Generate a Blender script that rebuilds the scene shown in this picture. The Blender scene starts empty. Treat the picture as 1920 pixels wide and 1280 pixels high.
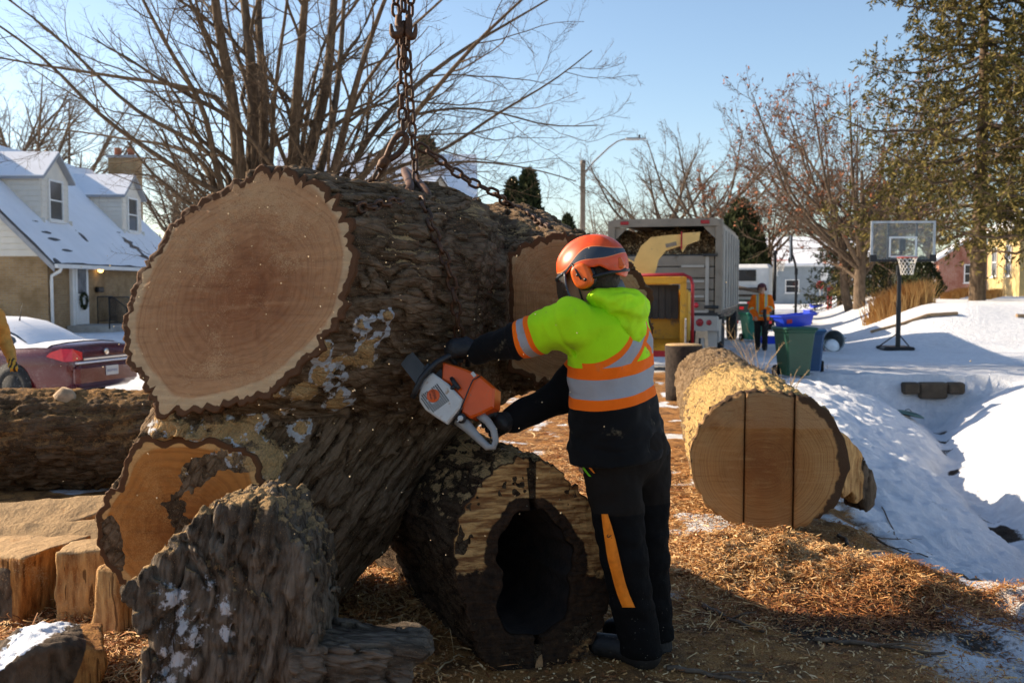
import bpy, bmesh, math, random
import numpy as np
from mathutils import Vector, Matrix
R = math.radians
SC = bpy.context.scene
COL = SC.collection
# ------------------------------------------------------------------ camera
CAM_H = 1.57; FPX = 1867.0; PITCH = math.atan(105 / FPX)
cam = bpy.data.cameras.new('camera'); camo = bpy.data.objects.new('camera', cam); COL.objects.link(camo)
camo.location = (0, 0, CAM_H); camo.rotation_euler = (R(90) - PITCH, 0, 0)
cam.sensor_width = 36; cam.lens = 35; cam.clip_start = 0.1; cam.clip_end = 2000
cam.dof.use_dof = True; cam.dof.focus_distance = 4.15; cam.dof.aperture_fstop = 5.0
SC.camera = camo
# ------------------------------------------------------------------ sky and sun
SUN_AZ, SUN_EL = -71.0, 26.0          # degrees from +Y (minus = to the left), above the horizon
w = bpy.data.worlds.new('World'); SC.world = w; w.use_nodes = True
nt = w.node_tree; nt.nodes.clear()
sky = nt.nodes.new('ShaderNodeTexSky'); sky.sky_type = 'NISHITA'; sky.sun_disc = False
sky.sun_elevation = R(SUN_EL); sky.sun_rotation = R(SUN_AZ); sky.altitude = 200
sky.air_density = 1.0; sky.dust_density = 0.9; sky.ozone_density = 1.6
bg = nt.nodes.new('ShaderNodeBackground'); bg.inputs[1].default_value = 0.10
wo = nt.nodes.new('ShaderNodeOutputWorld')
nt.links.new(sky.outputs[0], bg.inputs[0]); nt.links.new(bg.outputs[0], wo.inputs[0])
sun = bpy.data.lights.new('sun', 'SUN'); sun.energy = 5.0; sun.angle = R(0.53); sun.color = (1.0, 0.83, 0.62)
suno = bpy.data.objects.new('sun', sun); COL.objects.link(suno)
SD = Vector((math.sin(R(SUN_AZ)) * math.cos(R(SUN_EL)), math.cos(R(SUN_AZ)) * math.cos(R(SUN_EL)), math.sin(R(SUN_EL))))
suno.rotation_euler = (-SD).to_track_quat('-Z', 'Y').to_euler(); suno.location = SD * 40
SC.view_settings.view_transform = 'Standard'; SC.view_settings.look = 'None'
SC.view_settings.exposure = 1.02; SC.view_settings.gamma = 1.0; SC.view_settings.use_curve_mapping = False
SC.render.engine = 'CYCLES'
# ------------------------------------------------------------------ helpers
CP, SP = math.cos(PITCH), math.sin(PITCH)
def ray(u, v):
    a, b = (u - 960) / FPX, (640 - v) / FPX
    return np.array([a, CP + b * SP, -SP + b * CP])
def P(u, v, Y):                       # point seen at photo pixel (u, v) at distance Y ahead
    d = ray(u, v); k = Y / d[1]
    return np.array([d[0] * k, Y, CAM_H + d[2] * k])
def G(u, v, z=0.0):                   # point of the plane at height z seen at that pixel
    d = ray(u, v); k = (z - CAM_H) / d[2]
    return np.array([d[0] * k, d[1] * k, z])
def nrm(a): a = np.asarray(a, float); return a / np.linalg.norm(a)
_rg = np.random.RandomState(7)
_perm = _rg.permutation(256); _perm = np.concatenate([_perm, _perm, _perm])
_grad = _rg.normal(size=(256, 3)); _grad /= np.linalg.norm(_grad, axis=1)[:, None]
def pn(p):                            # gradient noise, (N,3) -> (N,) about -0.8..0.8
    p = np.asarray(p, np.float32)
    i = np.floor(p).astype(np.int32); f = p - i; i &= 255
    u = f * f * f * (f * (f * 6 - 15) + 10)
    x0, y0, z0 = i[:, 0], i[:, 1], i[:, 2]
    def g(dx, dy, dz):
        h = _perm[_perm[_perm[(x0 + dx) & 255] + ((y0 + dy) & 255)] + ((z0 + dz) & 255)]
        gr = _grad[h].astype(np.float32)
        return gr[:, 0] * (f[:, 0] - dx) + gr[:, 1] * (f[:, 1] - dy) + gr[:, 2] * (f[:, 2] - dz)
    def lp(a, b, t): return a + (b - a) * t
    x00 = lp(g(0,0,0), g(1,0,0), u[:, 0]); x10 = lp(g(0,1,0), g(1,1,0), u[:, 0])
    x01 = lp(g(0,0,1), g(1,0,1), u[:, 0]); x11 = lp(g(0,1,1), g(1,1,1), u[:, 0])
    return lp(lp(x00, x10, u[:, 1]), lp(x01, x11, u[:, 1]), u[:, 2]) * 1.6
def fbm(p, o=3):
    s = 0; a = 1.0; p = np.asarray(p, np.float32)
    for k in range(o): s = s + a * pn(p * (2.03 ** k) + 17.3 * k); a *= 0.5
    return s
def sst(x, a, b): t = np.clip((x - a) / (b - a), 0, 1); return t * t * (3 - 2 * t)
def pn2(x, y, s, o=3, z=0.0):
    x = np.asarray(x, float); sh = x.shape
    p = np.stack([x.ravel() * s, np.asarray(y, float).ravel() * s, np.full(x.size, z)], 1)
    return fbm(p, o).reshape(sh)
# ---- objects
def tag(o, label=None, cat=None, group=None, kind=None):
    if label: o['label'] = label
    if cat: o['category'] = cat
    if group: o['group'] = group
    if kind: o['kind'] = kind
    return o
def thing(name, label, cat, loc=(0, 0, 0), rz=0.0, group=None):
    o = bpy.data.objects.new(name, None); COL.objects.link(o); o.empty_display_size = 0.2
    o.location = loc; o.rotation_euler = (0, 0, rz)
    return tag(o, label, cat, group)
def setattr_(me, k, a):
    a = np.asarray(a, np.float32)
    if a.ndim == 2: at = me.attributes.new(k, 'FLOAT_VECTOR', 'POINT'); at.data.foreach_set('vector', a.ravel())
    else: at = me.attributes.new(k, 'FLOAT', 'POINT'); at.data.foreach_set('value', a)
def mesh_np(name, v, quads=None, tris=None, smooth=True, attrs=None):
    me = bpy.data.meshes.new(name); v = np.asarray(v, np.float32)
    nq = 0 if quads is None else len(quads); ntr = 0 if tris is None else len(tris)
    li = []; tot = []
    if nq: li.append(np.asarray(quads, np.int32).ravel()); tot.append(np.full(nq, 4, np.int32))
    if ntr: li.append(np.asarray(tris, np.int32).ravel()); tot.append(np.full(ntr, 3, np.int32))
    li = np.concatenate(li); tot = np.concatenate(tot)
    me.vertices.add(len(v)); me.vertices.foreach_set('co', v.ravel())
    me.loops.add(len(li)); me.loops.foreach_set('vertex_index', li)
    me.polygons.add(len(tot)); st = np.concatenate([[0], np.cumsum(tot)[:-1]]).astype(np.int32)
    me.polygons.foreach_set('loop_start', st); me.polygons.foreach_set('loop_total', tot)
    me.update(calc_edges=True)
    if smooth: me.polygons.foreach_set('use_smooth', np.ones(len(tot), bool))
    if attrs:
        for k, a in attrs.items():
            setattr_(me, k, a)
    me.validate()
    return me
def link(name, me, mat=None, parent=None, local=False):
    """mesh data in world coordinates (moved into the parent's frame) unless local"""
    o = bpy.data.objects.new(name, me); COL.objects.link(o)
    if mat is not None and not me.materials: me.materials.append(mat)
    if parent is not None:
        o.parent = parent
        if not local:
            r = parent; M = Matrix.Identity(4)
            while r is not None: M = r.matrix_basis @ M; r = r.parent
            me.transform(M.inverted())
    return o
def copy_tree(o, parent=None):
    c = o.copy(); COL.objects.link(c); c.parent = parent
    for ch in list(o.children): copy_tree(ch, c)
    return c
class MB:
    """collects simple shapes into one mesh"""
    def __init__(s): s.v = []; s.f = []; s.sm = []
    def add(s, vs, fs, sm=False):
        n = len(s.v); s.v.extend([tuple(map(float, p)) for p in vs])
        s.f.extend([tuple(i + n for i in f) for f in fs]); s.sm.extend([sm] * len(fs)); return s
    def box(s, c, d, rz=0.0, M=None, bev=0.0):
        hx, hy, hz = d[0] / 2, d[1] / 2, d[2] / 2
        if bev > 0:
            b = min(bev, hx * .9, hy * .9, hz * .9); vs = []
            for zz, ins in ((-hz, b), (-hz + b, 0), (hz - b, 0), (hz, b)):
                x, y = hx - ins, hy - ins; k = b if ins == 0 else b * .6
                vs += [(x - k, -y, zz), (x, -y + k, zz), (x, y - k, zz), (x - k, y, zz), (-x + k, y, zz), (-x, y - k, zz), (-x, -y + k, zz), (-x + k, -y, zz)]
            fs = [tuple(range(7, -1, -1)), tuple(range(24, 32))]
            for r in range(3):
                for i in range(8): fs.append((r*8+i, r*8+(i+1) % 8, r*8+8+(i+1) % 8, r*8+8+i))
        else:
            vs = [(x, y, z) for z in (-hz, hz) for (x, y) in ((-hx, -hy), (hx, -hy), (hx, hy), (-hx, hy))]
            fs = [(3,2,1,0), (4,5,6,7), (0,1,5,4), (1,2,6,5), (2,3,7,6), (3,0,4,7)]
        m = M if M is not None else Matrix.Rotation(rz, 4, 'Z')
        vs = [(m @ Vector(p)) + Vector(c) for p in vs]
        return s.add(vs, fs)
    def prism(s, poly, a, b, fr=None, sm=False):
        """poly of (x,y), extruded z=a..b, fr maps to place"""
        n = len(poly); vs = [(x, y, a) for x, y in poly] + [(x, y, b) for x, y in poly]
        if fr is not None: vs = [fr @ Vector(p) for p in vs]
        fs = [tuple(range(n - 1, -1, -1)), tuple(range(n, 2 * n))] + [(i, (i+1) % n, n + (i+1) % n, n + i) for i in range(n)]
        return s.add(vs, fs, sm)
    def tube(s, pts, r, n=8, cap=True, sm=True):
        pts = [np.asarray(p, float) for p in pts]; k = len(pts)
        rr = r if hasattr(r, '__len__') else [r] * k
        t0 = nrm(pts[1] - pts[0]); up = np.array([0, 0, 1.0]) if abs(t0[2]) < .9 else np.array([1.0, 0, 0])
        x = nrm(np.cross(up, t0)); vs = []
        for i in range(k):
            t = nrm(pts[min(i+1, k-1)] - pts[max(i-1, 0)])
            x = x - t * np.dot(x, t); x = nrm(x); y = np.cross(t, x)
            for j in range(n):
                a = 2 * math.pi * j / n; vs.append(pts[i] + rr[i] * (math.cos(a) * x + math.sin(a) * y))
        fs = [(i*n+j, i*n+(j+1) % n, (i+1)*n+(j+1) % n, (i+1)*n+j) for i in range(k-1) for j in range(n)]
        if cap: fs += [tuple(range(n-1, -1, -1)), tuple(range((k-1)*n, k*n))]
        return s.add(vs, fs, sm)
    def lathe(s, prof, n=16, fr=None, sm=True):
        """prof of (radius, z)"""
        vs = []; k = len(prof)
        for (r, z) in prof:
            for j in range(n):
                a = 2 * math.pi * j / n; vs.append((r * math.cos(a), r * math.sin(a), z))
        if fr is not None: vs = [fr @ Vector(p) for p in vs]
        fs = [(i*n+j, i*n+(j+1) % n, (i+1)*n+(j+1) % n, (i+1)*n+j) for i in range(k-1) for j in range(n)]
        if prof[0][0] > 1e-6: fs.append(tuple(range(n-1, -1, -1)))
        if prof[-1][0] > 1e-6: fs.append(tuple(range((k-1)*n, k*n)))
        return s.add(vs, fs, sm)
    def quad(s, a, b, c, d): return s.add([a, b, c, d], [(0, 1, 2, 3)])
    def mesh(s, name):
        me = bpy.data.meshes.new(name); me.from_pydata(s.v, [], s.f)
        me.polygons.foreach_set('use_smooth', s.sm); me.validate(); return me
    def build(s, name, mat, parent=None, local=False): return link(name, s.mesh(name), mat, parent, local)
def frame(o, x, y, z=None):
    x = Vector(x); y = Vector(y); z = Vector(z) if z is not None else x.cross(y)
    m = Matrix.Identity(4)
    for i in range(3): m[i][0] = x[i]; m[i][1] = y[i]; m[i][2] = z[i]; m[i][3] = o[i]
    return m
# ---- meshes from distance fields
def surface_nets(F, o, h):
    nx, ny, nz = F.shape; S = F < 0
    c = np.zeros((nx-1, ny-1, nz-1), np.int8)
    for dx in (0, 1):
        for dy in (0, 1):
            for dz in (0, 1): c += S[dx:nx-1+dx, dy:ny-1+dy, dz:nz-1+dz]
    act = (c > 0) & (c < 8); I, J, K = np.nonzero(act)
    idx = np.full(act.shape, -1, np.int32); idx[I, J, K] = np.arange(len(I))
    acc = np.zeros((len(I), 3)); cnt = np.zeros(len(I))
    cor = [(a, b, d) for a in (0, 1) for b in (0, 1) for d in (0, 1)]
    for a in range(8):
        for b in range(a + 1, 8):
            A, B = cor[a], cor[b]
            if sum(abs(A[k] - B[k]) for k in range(3)) != 1: continue
            fa = F[I+A[0], J+A[1], K+A[2]]; fb = F[I+B[0], J+B[1], K+B[2]]
            m = (fa < 0) != (fb < 0); t = np.where(m, fa / np.where(fa == fb, 1, fa - fb), 0)
            for k in range(3): acc[:, k] += np.where(m, A[k] + t * (B[k] - A[k]), 0)
            cnt += m
    v = (np.stack([I, J, K], 1) + acc / cnt[:, None]) * h + np.asarray(o)
    quads = []
    for ax in range(3):
        sl0 = [slice(None)] * 3; sl1 = [slice(None)] * 3
        sl0[ax] = slice(0, -1); sl1[ax] = slice(1, None)
        a = S[tuple(sl0)]; b = S[tuple(sl1)]
        for flip in (False, True):
            m = (a & ~b) if not flip else (~a & b)
            q = np.array(np.nonzero(m)); u, w_ = [(1, 2), (2, 0), (0, 1)][ax]
            ok = (q[u] > 0) & (q[w_] > 0) & (q[u] < F.shape[u]-1) & (q[w_] < F.shape[w_]-1); q = q[:, ok]
            def at(du, dw):
                r = q.copy(); r[u] -= du; r[w_] -= dw; return idx[r[0], r[1], r[2]]
            qq = np.stack([at(1, 1), at(0, 1), at(0, 0), at(1, 0)], 1)
            quads.append(qq[:, ::-1] if flip else qq)
    q = np.concatenate(quads); q = q[(q >= 0).all(1)]
    return v, q
def sdf_mesh(fn, lo, hi, h, detail=None, band=0.08, cuts=None):
    """fn rough field; detail(p, F) refines it near the surface; cuts(p, F) applied everywhere"""
    lo = np.asarray(lo, float); hi = np.asarray(hi, float); n = np.ceil((hi - lo) / h / 4).astype(int) * 4 + 4
    nc = n // 4
    Xc, Yc, Zc = np.meshgrid(*[lo[k] + h * (4 * np.arange(nc[k]) + 1.5) for k in range(3)], indexing='ij')
    pc = np.stack([Xc.ravel(), Yc.ravel(), Zc.ravel()], 1).astype(np.float32)
    Fc = np.concatenate([fn(pc[i:i+300000]) for i in range(0, len(pc), 300000)])
    near = np.abs(Fc) < band + h * 5
    F = np.repeat(Fc[:, None], 64, 1).astype(np.float32)
    g = np.arange(4) - 1.5; off = np.stack(np.meshgrid(g, g, g, indexing='ij'), -1).reshape(64, 3) * h
    p = (pc[near][:, None, :] + off[None]).reshape(-1, 3).astype(np.float32)
    f = np.concatenate([fn(p[i:i+300000]) for i in range(0, len(p), 300000)])
    if detail is not None:
        m = np.abs(f) < band; pm = p[m]; fm = f[m]
        f[m] = np.concatenate([detail(pm[i:i+300000], fm[i:i+300000]) for i in range(0, max(1, len(pm)), 300000)])
    F[near] = f.reshape(-1, 64)
    F = F.reshape(nc[0], nc[1], nc[2], 4, 4, 4).transpose(0, 3, 1, 4, 2, 5).reshape(n)
    if cuts is not None:
        X, Y, Z = np.meshgrid(*[lo[k] + h * np.arange(n[k]) for k in range(3)], indexing='ij')
        m = (F < band).ravel(); p = np.stack([X.ravel()[m], Y.ravel()[m], Z.ravel()[m]], 1).astype(np.float32)
        Fr = F.ravel(); Fr[m] = cuts(p, Fr[m]); F = Fr.reshape(n)
    return surface_nets(F, lo, h)
def cone(p, a, b, ra, rb):            # round cone
    a = np.asarray(a, np.float32); b = np.asarray(b, np.float32); ab = b - a
    t = np.clip(((p - a) @ ab) / (ab @ ab), 0, 1)
    return np.linalg.norm(p - a - t[:, None] * ab, axis=1) - (ra + (rb - ra) * t)
def smin(a, b, k):
    h = np.clip(0.5 + 0.5 * (b - a) / k, 0, 1); return b + (a - b) * h - k * h * (1 - h)
def smins(l, k):
    r = l[0]
    for x in l[1:]: r = smin(r, x, k)
    return r
def ell(p, c, M, rad):                # ellipsoid-like field, M rows = local axes
    q = (p - np.asarray(c, np.float32)) @ np.asarray(M, np.float32).T; rad = np.asarray(rad, np.float32)
    return (np.linalg.norm(q / rad, axis=1) - 1) * rad.min()
def march(fn, u, v, y0=1.0, y1=9.0, step=0.02):
    """first point where the ray through a pixel meets the field"""
    d = ray(u, v); d = d / d[1]; ys = np.arange(y0, y1, step)
    p = np.array([0, 0, CAM_H]) + ys[:, None] * d; f = fn(p.astype(np.float32)); i = np.nonzero(f < 0)[0]
    return p[i[0]] if len(i) else p[-1]
# ---- materials
class NT:
    def __init__(s, name):
        s.m = bpy.data.materials.new(name); s.m.use_nodes = True; s.t = s.m.node_tree
        s.b = s.t.nodes['Principled BSDF']
        s.tc = s.t.nodes.new('ShaderNodeTexCoord').outputs['Object']
    def n(s, typ, **kw):
        n = s.t.nodes.new('ShaderNode' + typ)
        for k, v in kw.items(): setattr(n, k, v)
        return n
    def l(s, a, b): s.t.links.new(a, b); return s
    def setin(s, inp, v):
        if hasattr(v, 'is_linked') or hasattr(v, 'links'): s.l(v, inp)
        else: inp.default_value = v
    def attr(s, name): return s.n('Attribute', attribute_name=name).outputs['Fac']
    def math(s, op, a, b=0.0, c=None, clamp=False):
        n = s.n('Math', operation=op, use_clamp=clamp); s.setin(n.inputs[0], a); s.setin(n.inputs[1], b)
        if c is not None: s.setin(n.inputs[2], c)
        return n.outputs[0]
    def vmul(s, vec, k):
        n = s.n('Mapping'); s.l(vec, n.inputs[0]); n.inputs['Scale'].default_value = k if hasattr(k, '__len__') else (k, k, k)
        return n.outputs[0]
    def noise(s, scale, detail=4, vec=None, rough=0.55, dist=0.0):
        n = s.n('TexNoise'); s.l(vec if vec is not None else s.tc, n.inputs['Vector'])
        n.inputs['Scale'].default_value = scale; n.inputs['Detail'].default_value = detail
        n.inputs['Roughness'].default_value = rough; n.inputs['Distortion'].default_value = dist
        return n.outputs['Fac']
    def vor(s, scale, vec=None, feat='F1'):
        n = s.n('TexVoronoi', feature=feat); s.l(vec if vec is not None else s.tc, n.inputs['Vector']); n.inputs['Scale'].default_value = scale
        return n.outputs
    def ramp(s, fac, stops, interp='LINEAR'):
        n = s.n('ValToRGB'); s.l(fac, n.inputs[0]); e = n.color_ramp.elements; n.color_ramp.interpolation = interp
        while len(e) < len(stops): e.new(0.5)
        for x, (p, c) in zip(e, stops):
            x.position = p; x.color = (*c, 1) if hasattr(c, '__len__') else (c, c, c, 1)
        return n.outputs[0]
    def step(s, fac, a, b): 
        n = s.n('MapRange', interpolation_type='SMOOTHSTEP'); s.setin(n.inputs[0], fac); n.inputs[1].default_value = a; n.inputs[2].default_value = b
        return n.outputs[0]
    def mix(s, fac, a, b, mode='MIX'):
        n = s.n('Mix', data_type='RGBA', blend_type=mode); s.setin(n.inputs[0], fac)
        for i, v in ((6, a), (7, b)):
            if hasattr(v, '__len__') and not hasattr(v, 'links'): n.inputs[i].default_value = (*v, 1)
            else: s.l(v, n.inputs[i])
        return n.outputs[2]
    def col(s, c):
        if hasattr(c, 'links'): s.l(c, s.b.inputs['Base Color'])
        else: s.b.inputs['Base Color'].default_value = (*c, 1)
        return s
    def bump(s, h, st=0.3, d=0.02):
        n = s.n('Bump'); s.l(h, n.inputs['Height']); n.inputs['Strength'].default_value = st; n.inputs['Distance'].default_value = d
        s.l(n.outputs[0], s.b.inputs['Normal']); return s
    def rough(s, r, metal=0.0, spec=0.5):
        s.setin(s.b.inputs['Roughness'], r); s.b.inputs['Metallic'].default_value = metal; s.b.inputs['Specular IOR Level'].default_value = spec; return s
    def geo_z(s):
        g = s.n('NewGeometry'); x = s.n('SeparateXYZ'); s.l(g.outputs['Normal'], x.inputs[0]); return x.outputs[2]
_mc = {}
def M(name, c, rough=0.6, metal=0.0, var=0.25, ns=6.0, bump=0.15, bs=30.0, dirt=0.0, dcol=(0.12, 0.09, 0.06), spec=0.4, det=4):
    """plain surface with uneven colour, fine relief and some dirt"""
    if name in _mc: return _mc[name]
    t = NT(name); f = t.noise(ns, det)
    c1 = tuple(x * (1 - var) for x in c); c2 = tuple(min(1, x * (1 + var * .8)) for x in c)
    k = t.ramp(f, [(0.3, c1), (0.7, c2)])
    if dirt > 0:
        d = t.step(t.noise(ns * 2.3, 6), 0.72 - dirt * .4, 0.86 - dirt * .3); k = t.mix(d, k, dcol)
    t.col(k).rough(rough, metal, spec)
    if bump: t.bump(t.noise(bs, 3), bump, 0.01)
    _mc[name] = t.m; return t.m
# ------------------------------------------------------------------ terrain
RDIR = np.array([math.sin(R(16)), math.cos(R(16))]); RNOR = np.array([RDIR[1], -RDIR[0]])   # the street runs away to the right
def road_rs(x, y):
    dx, dy = x - 4.9, y - 17.0
    return dx * RNOR[0] + dy * RNOR[1], dx * RDIR[0] + dy * RDIR[1]
MOUND = [(1.62, 5.35, .55, .30, .09), (2.05, 5.15, .40, .26, .085), (1.50, 5.80, .60, .25, .11), (1.25, 5.45, .3, .25, .07),
         (-.75, 4.9, .5, .4, .06), (-1.75, 4.75, .5, .35, .05), (-1.35, 4.0, .5, .3, .06), (0.1, 4.9, .5, .4, .05)]
def zt(x, y):
    x = np.asarray(x, float); y = np.asarray(y, float)
    r, s = road_rs(x, y)
    dr = (x - 4.8) * .955 - (y - 9.5) * .298                 # across the ditch
    wob = 0.25 * np.sin(y * .9) + .12 * np.sin(y * 2.3 + 1)
    dd = dr - wob * .5
    yf = 1 - sst(y, 17.05, 17.25)
    near = sst(y, 4.5, 8.0)
    z = -0.62 * np.exp(-(dd / 1.15) ** 2) * yf * near - .22 * np.exp(-(dd / .28) ** 2) * yf * near
    z = z + 0.22 * sst(dd, 0.8, 3.0) * yf
    z = z - 0.10 * sst(dr, -2.6, -1.0) * yf * (1 - sst(dd, 0, 1)) * sst(y, 3.5, 7)
    z = z + 1.05 * sst(r, .8, 4.2) * sst(y, 23.5, 29.5) * (1 - .4 * sst(y, 45, 90))
    ridge = np.exp(-((y - 29.2 + .1 * x) / .9) ** 2) * sst(x, 8, 10)
    z = z + ridge * (.14 + .14 * pn2(x, y, 1.2, 3, 3.1))
    # heaped edge of the cleared street by the bins
    z = z + .10 * np.exp(-((x - 5.6) / 1.0) ** 2 - ((y - 15.6) / 1.4) ** 2)
    z = z - .45 * sst(-x, 3.4, 6.0) * sst(y, 9.0, 12.5) * (1 - sst(y, 24, 31))
    m1 = sst(np.abs(y), 60, 20); m2 = 1 - sst(y, 9, 30)
    lum = pn2(x, y, 1.3, 4, 1.0); fin = pn2(x, y, 5.0, 3, 5.0); fin2 = pn2(x, y, 14.0, 3, 9.0)
    snowy = sst(x - .14 * y, .9, 1.8)
    z = z + snowy * (1 - sst(y, 8, 16)) * .018 * np.clip(pn2(x, y, 9.0, 3, 3.3), -.2, 1)
    z = z + (1 - sst(y, 14, 60)) * (.018 * lum + (.008 + .014 * snowy) * fin * (1 - sst(y, 12, 40)) + .006 * fin2 * (1 - sst(y, 3, 12)))
    # trampled lumps on the snow beside the logs
    z = z + snowy * (1 - sst(y, 12, 24)) * .075 * np.clip(pn2(x, y, 3.1, 3, 8.0) + .1, -.3, .9)
    for (mx, my, sx, sy, h) in MOUND:
        z = z + h * np.exp(-((x - mx) / sx) ** 2 - ((y - my) / sy) ** 2) * (1 + .5 * fin)
    return z
def z1(x, y): return float(zt(np.array([x]), np.array([y]))[0])
def axis(a, b, h, lo, hi, g):
    c = list(np.arange(a, b + 1e-6, h)); k = h; x = a
    pre = []
    while x > lo: k *= g; x -= k; pre.append(x)
    k = h; x = b; post = []
    while x < hi: k *= g; x += k; post.append(x)
    return np.array(pre[::-1] + c + post)
gx = axis(-3.2, 5.2, .030, -420, 460, 1.06); gy = axis(2.9, 13.0, .030, -60, 700, 1.035)
X, Y = np.meshgrid(gx, gy, indexing='ij'); Z = zt(X, Y)
NX, NY = X.shape
ii = np.arange(NX * NY).reshape(NX, NY)
q = np.stack([ii[:-1, :-1].ravel(), ii[1:, :-1].ravel(), ii[1:, 1:].ravel(), ii[:-1, 1:].ravel()], 1)
# where sawdust, bare straw and snow lie
r_, s_ = road_rs(X, Y)
edge = X - (.95 + .20 * Y) - .35 * pn2(X, Y, .8, 3, 2.2)                # the worked-over strip ends right of the right-hand log
saw = 1 - sst(edge, -.25, .55)
saw = saw * (1 - sst(Y + .8 * pn2(X, Y, .5, 3, 4), 15.5, 21)) * sst(X, -7.5, -4.5)
saw = np.maximum(saw, (1 - sst(X, 5.0, 8)) * (1 - sst(Y, 3.6, 4.5)) * .55 * (1 - sst(X, 1.6, 3.2)))
patch = pn2(X, Y, 1.5, 4, 7.7) + .35 * pn2(X, Y, 6, 3, 2.1)
saw = saw * (1 - .85 * sst(patch, .28, .62) * sst(Y, 3.0, 6.0))
for (mx, my, sx, sy, h) in MOUND: saw = np.maximum(saw, np.exp(-((X - mx) / sx / 1.35) ** 2 - ((Y - my) / sy / 1.35) ** 2) * 1.05)
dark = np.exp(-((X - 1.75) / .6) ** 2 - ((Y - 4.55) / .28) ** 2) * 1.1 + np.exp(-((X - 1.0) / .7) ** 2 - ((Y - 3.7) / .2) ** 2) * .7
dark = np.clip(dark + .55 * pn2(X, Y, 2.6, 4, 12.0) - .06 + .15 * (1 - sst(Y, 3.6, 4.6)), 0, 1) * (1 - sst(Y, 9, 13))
# tyre-packed grey street
strk = (1 - sst(np.abs(r_ + .6), .8, 2.6)) * sst(Y, 14, 18) * (.35 + .5 * pn2(X, Y, .9, 3, 6.6))
drive = np.exp(-((Y - 19.2 + .06 * X) / 1.2) ** 2) * sst(X, 4.5, 7) * (.55 + .6 * pn2(X * .3, Y, 1.6, 3, 9.9))
crev = np.exp(-(((X - 4.8) * .955 - (Y - 9.5) * .298 - .5 * (0.25 * np.sin(Y * .9) + .12 * np.sin(Y * 2.3 + 1))) / .17) ** 2) * sst(Y, 7.5, 9) * (1 - sst(Y, 16.8, 17.1)) * sst(pn2(X, Y, 1.4, 3, 15.), -.1, .35)
grey = np.clip(np.maximum(strk, drive), 0, 1)
me = mesh_np('ground', np.stack([X.ravel(), Y.ravel(), Z.ravel()], 1), q, attrs={'bounce_cut': ((1 - sst(Y + .5 * pn2(X, Y, .7, 3, 1.5), 1.0, 2.6)) * sst(Y, -16, -9)).ravel(), 'saw': saw.ravel(), 'dark': dark.ravel(), 'grey': grey.ravel(), 'crev': crev.ravel()})
t = NT('ground_snow_and_sawdust')
fine = t.noise(38, 6, rough=.7); fine2 = t.noise(140, 4, rough=.7); med = t.noise(9, 5)
sawc = t.ramp(fine2, [(.25, (.16, .060, .015)), (.5, (.44, .200, .054)), (.75, (.70, .40, .15))])
sawc = t.mix(t.math('MULTIPLY', t.step(t.noise(5, 6, rough=.7), .44, .62), .85), sawc, (.115, .052, .019))
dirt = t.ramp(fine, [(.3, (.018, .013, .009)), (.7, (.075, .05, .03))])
snow = t.ramp(med, [(.3, (.70, .72, .76)), (.7, (.86, .87, .89))])
bits = t.math('MULTIPLY', t.step(t.noise(55, 4, rough=.8), .66, .74), t.step(t.noise(1.1, 4), .42, .62)); snow = t.mix(t.math('MULTIPLY', bits, .7), snow, (.30, .20, .12))
snow = t.mix(t.math('MULTIPLY', t.step(t.noise(.7, 6, rough=.7), .5, .75), .35), snow, (.52, .51, .52))
snow = t.mix(t.math('MULTIPLY', t.attr('grey'), .75), snow, (.42, .42, .43))
mk = t.math('ADD', t.attr('saw'), t.math('MULTIPLY', t.math('SUBTRACT', fine, .5), 1.5))
snow = t.mix(t.math('MULTIPLY', t.step(t.math('ADD', t.attr('saw'), t.math('MULTIPLY', t.math('SUBTRACT', fine2, .5), .9)), .08, .6), .75), snow, (.40, .27, .14))
k = t.mix(t.step(mk, .35, .62), snow, sawc)
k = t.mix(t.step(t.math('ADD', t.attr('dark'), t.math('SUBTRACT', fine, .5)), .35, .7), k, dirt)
k = t.mix(t.step(t.math('ADD', t.attr('crev'), t.math('MULTIPLY', t.math('SUBTRACT', fine, .5), .8)), .45, .7), k, dirt)
k = t.mix(t.math('MULTIPLY', t.attr('bounce_cut'), .92), k, t.ramp(fine, [(.3, (.06, .055, .05)), (.7, (.13, .115, .10))]))  # unseen ground behind the camera, added dark to weaken light bounced off snow
t.col(k).rough(.85, 0, .25)
t.bump(t.math('ADD', t.math('ADD', fine, t.math('MULTIPLY', fine2, .6)), t.math('MULTIPLY', med, 1.6)), .8, .035)
tag(link('ground', me, t.m), kind='structure')
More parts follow.
